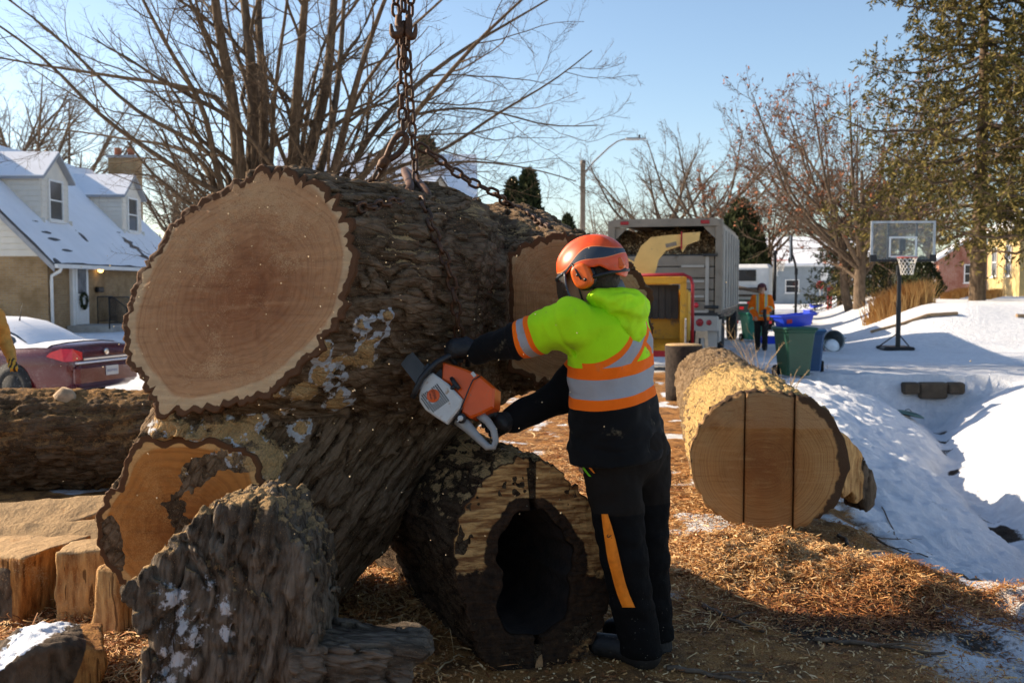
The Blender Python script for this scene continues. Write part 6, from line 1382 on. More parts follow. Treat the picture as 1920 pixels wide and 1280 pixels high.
cedar('cedar_tree', 'taller of two columnar cedars beyond the hoisted log', gp(991, 560, 62), 8.6, .95, 61); cedar('cedar_tree', 'shorter of two columnar cedars beyond the hoisted log', gp(961, 560, 63), 8.1, .75, 62)
cedar('evergreen_tree', 'evergreen crown showing between the chains above the snowy roofs', gp(800, 560, 60), 10.2, 1.5, 63, shape=.6, n=5000); cedar('evergreen_tree', 'round dark evergreen top beyond the lamp post', gp(1064, 560, 75), 6.8, .9, 64, n=4000)
cedar('evergreen_tree', 'dark evergreen behind the right side of the chip truck', gp(1388, 560, 48), 5.6, 1.3, 65, n=7000); cedar('evergreen_shrub', 'clipped dark shrub behind the ornamental grass', gp(1728, 545, 40), 1.7, .9, 66, n=4500, shape=.5)
cedar('evergreen_shrub', 'dark hedge shrub between the oak trunks and the spruce', gp(1668, 545, 48), 1.9, 1.8, 67, n=5000, shape=.5)
cedar('evergreen_tree', 'pointed distant fir above the white truck', gp(1470, 545, 105), 6.6, 1.0, 68, n=3000, shape=.45); cedar('evergreen_tree', 'distant fir beside the white roof', gp(1507, 545, 110), 5.6, 1.0, 69, n=3000, shape=.45)
# ornamental grass clump
rg = np.random.RandomState(5); n = 3200; gb = gp(1683, 580, 31); ax_ = (rg.normal(0, .22, n) + rg.choice([-.38, .05, .45], n)).clip(-.95, .95); ay_ = rg.normal(0, .3, n); px = gb[0] + ax_; py = gb[1] + ay_; pz = zt(px, py); H = rg.uniform(.35, .95, n); le = ax_ * .15 + rg.normal(0, .26, n); lf_ = rg.normal(0, .2, n)
V = []
for k, tt in enumerate((0, .4, .75, 1.0)):
    x = px + le * tt ** 1.6 * H; y = py + lf_ * tt ** 1.5 * H; z = pz + H * tt * (1 - .12 * tt); w_ = .014 * (1 - .8 * tt); V.append(np.stack([np.stack([x - w_, y, z], 1), np.stack([x + w_, y, z], 1)], 1))
V = np.stack(V, 1); ix = np.arange(n * 8).reshape(n, 4, 2); Q = np.stack([ix[:, :-1, 0], ix[:, :-1, 1], ix[:, 1:, 1], ix[:, 1:, 0]], -1).reshape(-1, 4)
t = NT('dry_grass'); t.col(t.ramp(t.attr('rv'), [(0, (.26, .12, .03)), (1, (.55, .32, .10))])).rough(.8)
me = mesh_np('ornamental_grass', V.reshape(-1, 3), Q, smooth=False, attrs={'rv': np.repeat(rg.uniform(0, 1, n), 8)}); me.transform(Matrix.Translation((-gb[0], -gb[1], -gb[2]))); o = link('ornamental_grass', me, t.m); o.location = gb; tag(o, 'dry tan ornamental grass clump behind the basketball pole', 'grass')
gr_me = me
for (u, v_, Y, s_) in ((1790, 545, 38, .6), (1850, 548, 37, .55)):
    c = o.copy(); COL.objects.link(c); p = gp(u, v_, Y); c.location = p; c.scale = (s_, s_, s_ * .8); c['label'] = 'low dry grass tuft ' + ('left' if u < 1820 else 'right') + ' of the spruce trunk'
# scraggly twigs by the bins
def twigs(name, label, base, n, H, seed):
    rg = np.random.RandomState(seed); base = np.asarray(base, float); root = thing(name, label, 'shrub', tuple(float(x) for x in base)); st = []
    for i in range(n):
        a = rg.uniform(0, 6.28); h = H * rg.uniform(.5, 1.1); st.append(resamp([base + rg.normal(0, .12, 3) * (1, 1, 0), base + (math.cos(a) * h * .25, math.sin(a) * h * .2, h * .55), base + (math.cos(a) * h * .65, math.sin(a) * h * .4, h)], 8))
    P0 = np.array(st); R0 = np.linspace(.008, .003, 8)[None] * np.ones((n, 1)); v, q = tubes(P0, R0, 5); C, Rr = grow(P0, R0, 4, .4, R(45), 5, rg, up=.1, wig=.2, rk=.6, minr=.002); v2, q2 = tubes(C, Rr, 3)
    link('stems', mesh_np('stems', v, q), STKL, root); link('twigs', mesh_np('twigs', v2, q2), STKL, root)
p = gp(1420, 700, 15.6); twigs('brush', 'scraggly bare brush beside the green bin', p, 14, .95, 3); p = gp(1480, 740, 13.8); twigs('brush', 'low bare twigs on the snow behind the long log', p, 9, .5, 4)
# ------------------------------------------------------------------ houses
WHITE = M('white_paint', (.74, .74, .72), .6, 0, .08, 3, .05); SIDING = M('cream_siding', (.68, .64, .56), .65, 0, .08, 2, .05, 40, .1, (.5, .45, .38)); SNOW = M('roof_snow', (.82, .83, .86), .8, 0, .05, 1.5, .35, 8); GLASS = M('window_glass', (.025, .03, .036), .08, 0, .5, 1.2, 0, 10, 0, spec=.8)
TRIM = M('grey_trim', (.30, .31, .33), .6, 0, .1, 3, .05); IRON = M('black_iron', (.02, .02, .022), .5, .4); CONC = M('concrete', (.36, .34, .31), .9, 0, .2, 4, .3, 25, .2)
def brick_mat(name, c1, c2, mortar):
    t = NT(name); b = t.n('TexBrick'); mp = t.n('Mapping'); t.l(t.tc, mp.inputs[0]); sx = t.n('SeparateXYZ'); t.l(t.tc, sx.inputs[0]); cb_ = t.n('CombineXYZ'); t.l(t.math('ADD', sx.outputs[0], sx.outputs[1]), cb_.inputs[0]); t.l(sx.outputs[2], cb_.inputs[1]); t.l(cb_.outputs[0], b.inputs['Vector'])
    b.inputs['Color1'].default_value = (*c1, 1); b.inputs['Color2'].default_value = (*c2, 1); b.inputs['Mortar'].default_value = (*mortar, 1); b.inputs['Scale'].default_value = 1; b.inputs['Brick Width'].default_value = .22; b.inputs['Row Height'].default_value = .075; b.inputs['Mortar Size'].default_value = .008; b.inputs['Bias'].default_value = -.2
    n = t.noise(1.5, 5); k = t.mix(t.step(n, .4, .75), b.outputs['Color'], tuple(x * .7 for x in c1)); t.col(k).rough(.9, 0, .15).bump(b.outputs['Fac'], -.4, .01); return t.m
BRICK = brick_mat('yellow_brown_brick', (.30, .19, .09), (.38, .25, .12), (.30, .25, .19)); BRICKR = brick_mat('red_brick', (.30, .10, .06), (.36, .14, .08), (.4, .36, .32))
def win(parent, c, w_, h_, ax, n, fr=WHITE, rails=1, mull=0):
    """window as part: frame > panes; c centre, ax along the wall, n outward"""
    ax = nrm(ax); n = nrm(n); Mx = frame((0, 0, 0), ax, n, (0, 0, 1)); mb = MB(); t_ = .07
    for s in (-1, 1): mb.box(c + ax * s * (w_ / 2 + t_ / 2), (t_, .09, h_ + 2 * t_), M=Mx); mb.box(c + np.array([0, 0, s * (h_ / 2 + t_ / 2)]), (w_, .09, t_), M=Mx)
    for i in range(rails): mb.box(c + np.array([0, 0, -h_ / 2 + h_ * (i + 1) / (rails + 1)]), (w_, .06, .05), M=Mx)
    for i in range(mull): mb.box(c + ax * (-w_ / 2 + w_ * (i + 1) / (mull + 1)), (.05, .055, h_), M=Mx)
    f = mb.build('window', fr, parent)
    for r_ in range(rails + 1):
        for m_ in range(mull + 1):
            ph, pw_ = h_ / (rails + 1), w_ / (mull + 1); mb = MB(); mb.box(c + ax * (-w_ / 2 + pw_ * (m_ + .5)) + np.array([0, 0, -h_ / 2 + ph * (r_ + .5)]) - n * .01, (pw_ - .004, .02, ph - .004), M=Mx); mb.build('pane', GLASS, f)
    mb = MB(); mb.box(c + n * .05 + np.array([0, 0, -h_ / 2 - t_ - .03]), (w_ + .3, .14, .05), M=Mx); mb.build('sill', fr, f)
    return f
# ---- brick house with two dormers; its front looks to +X
X0 = -14.9; Ya, Yb = 32.0, 45.2; XB = -23.1; ZE = 2.5; XR = -19.0; ZR = 6.6; zg = 0.0; SLP = (ZR - ZE) / (X0 - XR)
HS = thing('brick_house', 'brown brick storey-and-a-half house with two white dormers and a snowy roof', 'house', (X0, (Ya + Yb) / 2, zg))
mb = MB(); mb.box(((X0 + XB) / 2, (Ya + Yb) / 2, zg + ZE / 2 - .2), (X0 - XB, Yb - Ya, ZE + .4)); mb.build('wall', BRICK, HS)
for y_, s_ in ((Ya, -1), (Yb, 1)):     # gable ends: a backing and one board above another
    mb = MB(); fr_ = frame((0, y_, 0), (1, 0, 0), (0, 0, 1), (0, -1, 0)); mb.prism([(X0 - .05, ZE + .002), (XR, ZR - .08), (XB + .05, ZE + .002)], -.06 if s_ < 0 else 0.0, 0.0 if s_ < 0 else .06, fr_); gbk = mb.build('gable', SIDING, HS)
    if s_ < 0:
        for k in range(20):
            za, zb = ZE + .02 + k * .2, ZE + .20 + k * .2; xa = X0 - .06 - (zb - ZE) / SLP; xb = XB + .06 + (zb - ZE) / SLP
            if xa - xb < .3: break
            mb = MB(); mb.add([(xb, y_ - .045, za), (xa, y_ - .045, za), (xa, y_ - .02, zb), (xb, y_ - .02, zb), (xb, y_ + .005, za), (xa, y_ + .005, za), (xa, y_ + .005, zb), (xb, y_ + .005, zb)], [(0,1,2,3), (5,4,7,6), (4,5,1,0), (3,2,6,7), (4,0,3,7), (1,5,6,2)]); mb.build('siding_board', SIDING, gbk)
def roof_slab(mb, xa, za, xb, zb, y0, y1, th):
    mb.add([(xa, y0, za), (xb, y0, zb), (xb, y1, zb), (xa, y1, za), (xa, y0, za - th), (xb, y0, zb - th), (xb, y1, zb - th), (xa, y1, za - th)], [(0,1,2,3), (7,6,5,4), (0,4,5,1), (1,5,6,2), (2,6,7,3), (3,7,4,0)])
ev = .35
mb = MB(); roof_slab(mb, X0 + ev, ZE - ev * SLP + .12, XR, ZR + .12, Ya - .25, Yb + .25, .14); roof_slab(mb, XB - ev, ZE - ev * SLP + .12, XR, ZR + .12, Ya - .25, Yb + .25, .14); RF = mb.build('roof', M('roof_shingle', (.10, .095, .095), .9, 0, .3, 5, .3, 20), HS)
# snow lying on the front slope, thin so the shingle rows read through near the eaves and dormers
ns, nyy = 60, 160; ss = np.linspace(0, 1, ns); yy = np.linspace(Ya - .24, Yb + .24, nyy); S_, Y_ = np.meshgrid(ss, yy, indexing='ij'); xx = X0 + ev - .02 - S_ * (X0 + ev - XR); zz = ZE - ev * SLP + .12 + S_ * (ZR - ZE + ev * SLP)
th = .045 + .03 * pn2(S_ * 5, Y_ * .7, 1.0, 3, 2.0) ; bare = (np.exp(-((Y_ - 33.6 - 0 * S_) / .5) ** 2) + np.exp(-((Y_ - 40.7) / .5) ** 2)) * sst(S_, .62, .12) * sst(S_, .02, .12); th = th - bare * (.028 + .05 * (np.sin(S_ * 140) > .6)) 
V = np.stack([xx, Y_, zz + th], -1).reshape(-1, 3); ix = np.arange(ns * nyy).reshape(ns, nyy); Q = np.stack([ix[:-1, :-1].ravel(), ix[:-1, 1:].ravel(), ix[1:, 1:].ravel(), ix[1:, :-1].ravel()], 1); link('snow_cover', mesh_np('snow_cover', V, Q), SNOW, RF)
mb = MB(); mb.box((X0 + ev + .05, (Ya + Yb) / 2, ZE - ev * SLP + .04), (.12, Yb - Ya + .5, .13)); mb.build('gutter', WHITE, HS)
mb = MB(); mb.tube([(X0 + ev + .05, Ya + .12, ZE - ev * SLP - .0), (X0 + ev, Ya + .12, ZE - ev * SLP - .12), (X0 + .08, Ya + .12, ZE - .62), (X0 + .07, Ya + .12, ZE - .8), (X0 + .07, Ya + .12, zg + .1)], .055, 8); mb.build('downpipe', WHITE, HS)
# rake trim along the near gable
mb = MB(); a, b = np.array([X0 + ev, Ya - .29, ZE - ev * SLP + .05]), np.array([XR, Ya - .29, ZR + .05]); mb.add([a, b, b - (0, 0, .2), a - (0, 0, .2), a + (0, .05, 0), b + (0, .05, 0), b + (0, .05, -.2), a + (0, .05, -.2)], [(0,1,2,3), (7,6,5,4), (0,4,5,1), (3,2,6,7), (0,3,7,4), (1,5,6,2)]); mb.build('rake_trim', TRIM, HS)
def dormer(y0, wd=2.0, xf=-16.1, zb=3.72, ze=5.35, za=6.15):
    y1 = y0 + wd; ym = (y0 + y1) / 2; D = []; root = HS
    xr = lambda z: X0 + ev - (z - (ZE - ev * SLP + .12)) / SLP
    mb = MB(); mb.add([(xf, y0, zb - .1), (xf, y1, zb - .1), (xf, y1, ze), (xf, ym, za), (xf, y0, ze), (xr(ze) - .3, y0, zb - .1), (xr(ze) - .3, y1, zb - .1), (xr(ze) - .3, y1, ze), (xr(za) - .3, ym, za), (xr(ze) - .3, y0, ze)], [(0,1,2,3,4), (0,4,9,5), (1,6,7,2), (4,3,8,9), (3,2,7,8), (5,9,8,7,6), (0,5,6,1)]); DM = mb.build('dormer', SIDING, root)
    nb = 9; hb = (ze - zb) / nb
    for k in range(nb):
        z0, z1_ = zb + k * hb, zb + (k + 1) * hb - .012
        for (ys, sg) in ((y0, -1), (y1, 1)):
            xb = xr(z0) + .05
            mb = MB(); mb.add([(xf + .02, ys + sg * .035, z0), (xb, ys + sg * .035, z0), (xb, ys + sg * .012, z1_), (xf + .02, ys + sg * .012, z1_), (xf + .02, ys - sg * .01, z0), (xb, ys - sg * .01, z0), (xb, ys - sg * .01, z1_), (xf + .02, ys - sg * .01, z1_)], [(0,1,2,3), (5,4,7,6), (4,5,1,0), (3,2,6,7), (4,0,3,7), (1,5,6,2)]); mb.build('siding_board', SIDING, DM)
        for ya, yb in ((y0 + .05, ym - .58), (ym + .58, y1 - .05)):
            mb = MB(); mb.add([(xf + .035, ya, z0), (xf + .035, yb, z0), (xf + .012, yb, z1_), (xf + .012, ya, z1_), (xf - .01, ya, z0), (xf - .01, yb, z0), (xf - .01, yb, z1_), (xf - .01, ya, z1_)], [(0,1,2,3), (5,4,7,6), (4,5,1,0), (3,2,6,7), (4,0,3,7), (1,5,6,2)]); mb.build('siding_board', SIDING, DM)
    win(DM, np.array([xf + .04, ym, zb + .82]), .95, 1.3, (0, 1, 0), (1, 0, 0))
    mb = MB(); o_ = .18; zz_ = .05
    for s in (-1, 1):
        yo = ym + s * (wd / 2 + o_); zo = ze - o_ * (za - ze) / (wd / 2); A_ = [(xf + .22, yo, zo + zz_), (xf + .22, ym, za + zz_), (xr(za) - .4, ym, za + zz_), (xr(zo) - .1, yo, zo + zz_)]
        mb.add(A_ + [(x, y, z - .08) for x, y, z in A_], [(0,1,2,3), (7,6,5,4), (0,4,5,1), (1,5,6,2), (2,6,7,3), (3,7,4,0)])
    DR = mb.build('dormer_roof', TRIM, DM); mb = MB()
    for s in (-1, 1):
        yo = ym + s * (wd / 2 + o_ - .03); zo = ze - o_ * (za - ze) / (wd / 2) + .055; A_ = [(xf + .19, yo, zo + .05), (xf + .19, ym, za + .11), (xr(za) - .4, ym, za + .11), (xr(zo) - .1, yo, zo + .05)]; mb.add(A_ + [(x, y, z - .048) for x, y, z in A_], [(0,1,2,3), (7,6,5,4), (0,4,5,1), (1,5,6,2), (2,6,7,3), (3,7,4,0)])
    mb.build('snow_cover', SNOW, DR)
dormer(34.2, 2.1); dormer(41.3, 2.1)
mb = MB(); mb.box((-17.55, Yb + .35, 3.6), (1.25, .75, 7.4)); CHM = mb.build('chimney', BRICK, HS); mb = MB(); mb.box((-17.55, Yb + .35, 7.36), (1.4, .9, .12)); mb.build('chimney_cap', TRIM, CHM)
for dx in (-.32, .28): mb = MB(); mb.lathe([(.16, 7.42), (.15, 7.75), (.17, 7.78), (.12, 7.78)], 12, Matrix.Translation((-17.55 + dx, Yb + .35, 0))); mb.build('chimney_pot', M('clay_pot', (.38, .14, .08), .8), CHM)
# door, steps, rails, lamp, letter box, wreath
yd = 34.2; mb = MB(); xw = X0 + .03
mb.box((X0 + .05, yd, 1.28), (.12, 1.25, 2.16)); DF = mb.build('door_frame', WHITE, HS)
mb = MB(); mb.box((X0 + .13, yd, 1.24), (.05, .92, 2.0), bev=.01); DO = mb.build('door', WHITE, HS); mb = MB(); mb.box((X0 + .158, yd, 1.72), (.012, .66, .86)); mb.build('glass', M('storm_glass', (.16, .17, .19), .1, 0, .5, 3, 0, spec=.8), DO)
mb = MB(); mb.box((X0 + .158, yd, .72), (.014, .66, .62)); mb.build('panel', WHITE, DO); mb = MB(); mb.tube([(X0 + .18, yd + .38, 1.2), (X0 + .22, yd + .38, 1.2), (X0 + .22, yd + .3, 1.2)], .014, 6); mb.build('handle', IRON, DO)
rg = np.random.RandomState(8); n = 900; a = rg.uniform(0, 6.283, n); rr = .24 + rg.normal(0, .035, n); c = np.stack([np.full(n, X0 + .22) + rg.normal(0, .02, n), yd + .0 + np.cos(a) * rr, 1.05 + np.sin(a) * rr], 1); d = rg.normal(size=(n, 3)); d /= np.linalg.norm(d, axis=1)[:, None]; e = np.cross(d, rg.normal(size=(n, 3))); e /= np.linalg.norm(e, axis=1)[:, None]
V = np.stack([c - e * .012, c + d * .05, c + e * .012, c - d * .02], 1).reshape(-1, 3); me = mesh_np('wreath', V, np.arange(n * 4).reshape(-1, 4), smooth=False, attrs={'rv': np.repeat(rg.uniform(0, 1, n), 4)}); o = link('wreath', me, CED); tag(o, 'round green wreath hanging on the white front door', 'wreath')
mb = MB(); mb.box((X0 + .1, 35.75, 2.22), (.14, .14, .05)); mb.build('lamp_base', IRON, HS); t = NT('warm_bulb'); t.b.inputs['Emission Color'].default_value = (1, .62, .18, 1); t.b.inputs['Emission Strength'].default_value = 2.5; t.col((.9, .6, .2)); mb = MB(); mb.lathe([(.02, 2.02), (.09, 2.06), (.10, 2.13), (.06, 2.19)], 12, Matrix.Translation((X0 + .16, 35.75, 0))); mb.build('porch_lamp', t.m, HS)
mb = MB(); mb.box((X0 + .09, 35.8, 1.42), (.14, .5, .2), bev=.03); tag(mb.build('letter_box', IRON), 'black letter box on the brick wall beside the door', 'letter box')
ST_ = thing('front_steps', 'concrete front steps under the white door', 'steps', (X0 + .7, 34.8, zg)); mb = MB(); mb.box((X0 + .78, 34.2, .10), (1.5, 1.9, .24)); mb.build('landing', CONC, ST_)
for k in range(1): mb = MB(); mb.box((X0 + .78, 35.35 + .3 * k, .02), (1.5, .38, .16)); mb.build('step', CONC, ST_)
def rail(label, x, ya, yb, yc, zt_=1.05):
    RL = thing('stair_railing', label, 'railing', (x, ya, .2)); mb = MB(); mb.tube([(x, ya, zt_ + .12), (x, yb, zt_ + .12), (x, yc, zt_ - .35)], .022, 6); mb.build('handrail', IRON, RL); mb = MB(); mb.tube([(x, ya, .30), (x, yb, .30), (x, yc, .0)], .014, 6); mb.build('bottom_rail', IRON, RL)
    n = int((yc - ya) / .13)
    for i in range(n + 1):
        y = ya + (yc - ya) * i / n; k = 0 if y < yb else (y - yb) / (yc - yb); post = i in (0, n); mb = MB(); mb.tube([(x, y, (.22 if post else .3) * (1 - k) - (.1 if post else 0)), (x, y, zt_ + .12 - .47 * k)], .022 if post else .010, 5); mb.build('post' if post else 'baluster', IRON, RL)
rail('black iron stair railing before the front door', X0 + 1.45, 33.25, 34.9, 36.3); rail('black iron stair railing against the brick wall right of the door', X0 + .22, 35.3, 36.6, 38.0)
mb = MB(); mb.lathe([(.14, .0), (.17, .36), (.18, .37), (.17, .37), (.14, .03)], 20, Matrix.Translation((X0 + .85, 36.9, z1(X0 + .85, 36.9)))); tag(mb.build('bucket', WHITE), 'white plastic bucket beside the front steps', 'bucket')
# ---- generic gabled house, long axis = ax
def house(name, label, c, ax, L, D, ze, zr, wall, roof_snow=SNOW, wins=(), trim=WHITE, ov=.4, z0=0.0, wing=None, door=None):
    ax = nrm((ax[0], ax[1], 0)); ay = np.array([-ax[1], ax[0], 0]); c = np.array([c[0], c[1], z0]); H_ = thing(name, label, 'house', tuple(float(x) for x in c))
    W = lambda x, y, z: c + ax * x + ay * y + np.array([0, 0, z]); h, d = L / 2, D / 2
    mb = MB(); mb.add([W(-h, -d, -.5), W(h, -d, -.5), W(h, d, -.5), W(-h, d, -.5), W(-h, -d, ze), W(h, -d, ze), W(h, d, ze), W(-h, d, ze), W(-h, 0, zr), W(h, 0, zr)], [(0,1,5,4), (2,3,7,6), (1,2,6,9,5), (3,0,4,8,7), (3,2,1,0), (4,5,9,8), (6,7,8,9)]); mb.build('wall', wall, H_)
    sl = (zr - ze) / d; mb = MB(); ms = MB()
    for s in (-1, 1):
        for m_, up, th, o2 in ((mb, .04, .12, ov), (ms, .165, .12, ov - .03)):
            A_ = [W(-h - o2, s * (d + o2), ze - o2 * sl + up + th / 2), W(h + o2, s * (d + o2), ze - o2 * sl + up + th / 2), W(h + o2, 0, zr + up + th / 2), W(-h - o2, 0, zr + up + th / 2)]; m_.add(A_ + [p_ - (0, 0, th) for p_ in A_], [(0,1,2,3), (7,6,5,4), (0,4,5,1), (1,5,6,2), (2,6,7,3), (3,7,4,0)])
    R_ = mb.build('roof', trim, H_); ms.build('snow_cover', roof_snow, R_)
    for (side, x, z, w_, h_) in wins:
        n_ = {'f': -ay, 'b': ay, 'l': -ax, 'r': ax}[side]; al = {'f': ax, 'b': -ax, 'l': -ay, 'r': ay}[side]; o_ = {'f': d, 'b': d, 'l': h, 'r': h}[side]; win(H_, c + n_ * (o_ + .03) + al * x + np.array([0, 0, z]), w_, h_, al, n_, trim, 1, 1 if w_ > 1.2 else 0)
    if door:
        side, x, mt = door; n_ = {'f': -ay, 'r': ax, 'l': -ax}[side]; al = {'f': ax, 'r': ay, 'l': -ay}[side]; o_ = {'f': d, 'r': h, 'l': h}[side]; mb = MB(); mb.box(c + n_ * (o_ + .03) + al * x + np.array([0, 0, 1.05]), (.95, .1, 2.1), M=frame((0, 0, 0), al, n_, (0, 0, 1))); mb.build('door', mt, H_)
    return H_, W
TAN = M('tan_siding', (.45, .40, .33), .7, 0, .1, 2, .1)
H2, W2 = house('tan_house', 'tan house with steep snowy roofs behind the fan-shaped tree', (-8.0, 60), (1, .05), 11, 9, 4.6, 9.2, TAN, wins=(('f', -2, 1.8, 1.3, 1.4), ('f', 2, 1.8, 1.3, 1.4)), trim=TRIM)
for (xd, zb, hh, wd) in ((-3.7, 5.2, 3.2, 2.8), (.5, 5.0, 2.9, 2.5), (3.8, 5.0, 2.6, 2.2)):     # steep dormers on the street side
    mb = MB(); yf = -4.0; pts = [(-wd/2, zb), (wd/2, zb), (wd/2, zb + hh * .35), (0, zb + hh), (-wd/2, zb + hh * .35)]
    A_ = [W2(xd + x, yf, z) for x, z in pts] + [W2(xd + x, yf + 4.2, z) for x, z in pts]; mb.add(A_, [(0,1,2,3,4), (9,8,7,6,5)] + [(i, 5+i, 5+(i+1) % 5, (i+1) % 5) for i in range(5)]); DM = mb.build('dormer', TAN, H2); ms = MB()
    for s in (-1, 1):
        A_ = [W2(xd + s * (wd/2 + .15), yf - .2, zb + hh * .35 - .05), W2(xd, yf - .2, zb + hh + .12), W2(xd, yf + 4.2, zb + hh + .12), W2(xd + s * (wd/2 + .15), yf + 4.2, zb + hh * .35 - .05)]; ms.add(A_ + [p_ + np.array([0, 0, .1]) for p_ in A_], [(0,1,2,3), (7,6,5,4), (0,4,5,1), (1,5,6,2), (2,6,7,3), (3,7,4,0)])
    ms.build('snow_cover', SNOW, DM); win(DM, W2(xd, yf - .03, zb + .65), .7, .9, W2(1, 0, 0) - W2(0, 0, 0), W2(0, -1, 0) - W2(0, 0, 0), WHITE)
house('yellow_house', 'yellow house with white windows half hidden by the spruces', (29.5, 50), (.3, 1), 9, 9, 3.4, 6.4, M('yellow_siding', (.58, .42, .18), .7, 0, .08, 2, .1), wins=(('l', -2.6, 1.75, 1.6, 1.4), ('l', 1.2, 1.75, 1.0, 1.4), ('b', -2, 1.75, 1.3, 1.4), ('b', 2, 1.75, 1.3, 1.4)), z0=z1(25, 47))
house('red_brick_house', 'small red brick house beyond the spruce trunk', (36.6, 80), (.3, 1), 5, 5, 2.9, 4.6, BRICKR, wins=(('l', 0, 1.75, 1.2, 1.3), ('b', 0, 1.75, 1.6, 1.3)), z0=z1(34, 76))
house('blue_grey_house', 'blue-grey house at the end of the street behind the far hoop', (24.2, 88), (1, -.2), 6.5, 8, 3.4, 5.6, M('blue_grey_siding', (.23, .27, .30), .7, 0, .1, 2), wins=(('f', -1.6, 3.0, 1.0, 1.0), ('f', .2, 1.5, 1.0, 1.0)), door=('f', -1.8, M('dark_door', (.02, .02, .03), .5)))
house('white_roofed_house', 'far house with a broad white roof beside the blue-grey house', (33.5, 104), (1, -.2), 9, 8, 3.4, 6.2, M('stone_grey', (.30, .28, .26), .8, 0, .15, 2), wins=(('f', -2, 1.7, 1.2, 1.2), ('f', 2, 1.7, 1.2, 1.2)))
# ------------------------------------------------------------------ red car
CARC = np.array([-7.0, 17.1]); ca = math.atan2(.287, -.958); CAR = thing('red_car', 'dark red sedan dusted with snow, parked before the brick house', 'car', (float(CARC[0]), float(CARC[1]), z1(*CARC)), ca)
RED = NT('maroon_car_paint'); n = RED.noise(150, 4); n2 = RED.noise(3, 4); k = RED.mix(RED.math('MULTIPLY', RED.step(RED.math('ADD', n, RED.math('MULTIPLY', n2, .3)), .76, .86), .7), (.085, .005, .009), (.6, .58, .58)); RED.col(k).rough(.26, .15, .5); RED.b.inputs['Coat Weight'].default_value = .5; RED = RED.m
LAMP = M('red_lamp_lens', (.62, .012, .02), .15, 0, .15, 20, 0, spec=.7); CHROME = M('chrome', (.6, .58, .55), .2, .9, .1, 8, 0); TYRE = M('tyre_rubber', (.018, .018, .019), .85, 0, .3, 20, .3, 40, .3, (.3, .3, .32)); RIM = M('alloy_rim', (.42, .42, .43), .35, .7)
def loft(stations, closed=True, cap=True):
    n = len(stations[0]); vs = [p_ for s in stations for p_ in s]; m_ = len(stations); r_ = n if closed else n - 1; fs = [(i*n+j, i*n+(j+1) % n, (i+1)*n+(j+1) % n, (i+1)*n+j) for i in range(m_-1) for j in range(r_)]
    if cap: fs += [tuple(range(n-1, -1, -1)), tuple(range((m_-1)*n, m_*n))]
    return MB().add(vs, fs, True)
#           x,   halfw, z low, z belt, z crown
CS = [(.00, .70, .42, .80, .84), (.03, .80, .32, .93, .97), (.12, .87, .27, 1.00, 1.04), (.5, .915, .24, 1.02, 1.07), (1.0, .925, .22, 1.00, 1.06), (1.8, .925, .20, .96, 1.02), (3.0, .92, .20, .93, 1.0), (3.8, .91, .21, .92, .99), (4.5, .88, .24, .84, .90), (4.9, .78, .28, .70, .76), (5.03, .62, .36, .60, .64)]
st_ = []
for x, w_, zl, zb, zc in CS:
    half = [(w_ * .80, zl), (w_ * .95, zl + .05), (w_ * 1.0, zl + .28), (w_ * .985, zb - .18), (w_ * .94, zb - .03), (w_ * .84, zb + .01), (w_ * .45, zc - .01)]
    st_.append([(x, y, z) for y, z in half] + [(x, 0, zc)] + [(x, -y, z) for y, z in half[::-1]])
loft(st_).build('body', RED, CAR, True)
GS = [(.92, .70, .70, 1.0, 1.03), (1.25, .73, .66, .99, 1.20), (1.65, .75, .62, .97, 1.36), (2.1, .76, .60, .95, 1.43), (2.7, .76, .60, .95, 1.44), (3.1, .75, .61, .95, 1.38), (3.5, .74, .64, .95, 1.22), (3.95, .70, .68, .95, 1.0)]
gst = []; sst_ = []
for x, w0, w1, z0_, z1_ in GS:
    half = [(w0 * 1.06, z0_ - .06), (w0 * 1.05, z0_), ((w0 * .45 + w1 * .6), z0_ + (z1_ - z0_) * .55), (w1, z0_ + (z1_ - z0_) * .93), (w1 * .8, z1_), (w1 * .4, z1_ + .012)]
    gst.append([(x, y, z) for y, z in half] + [(x, 0, z1_ + .015)] + [(x, -y, z) for y, z in half[::-1]])
    half2 = [(w1 + .014, z0_ + (z1_ - z0_) * .86), (w1 * .82, z1_ + .028), (w1 * .4, z1_ + .042)]; sst_.append([(x, y, z) for y, z in half2] + [(x, 0, z1_ + .045)] + [(x, -y, z) for y, z in half2[::-1]])
loft(gst).build('cabin_glass', M('car_glass', (.03, .035, .04), .15, 0, .3, 3, 0, spec=.7), CAR, True); loft(sst_, False, False).build('roof_snow', SNOW, CAR, True)
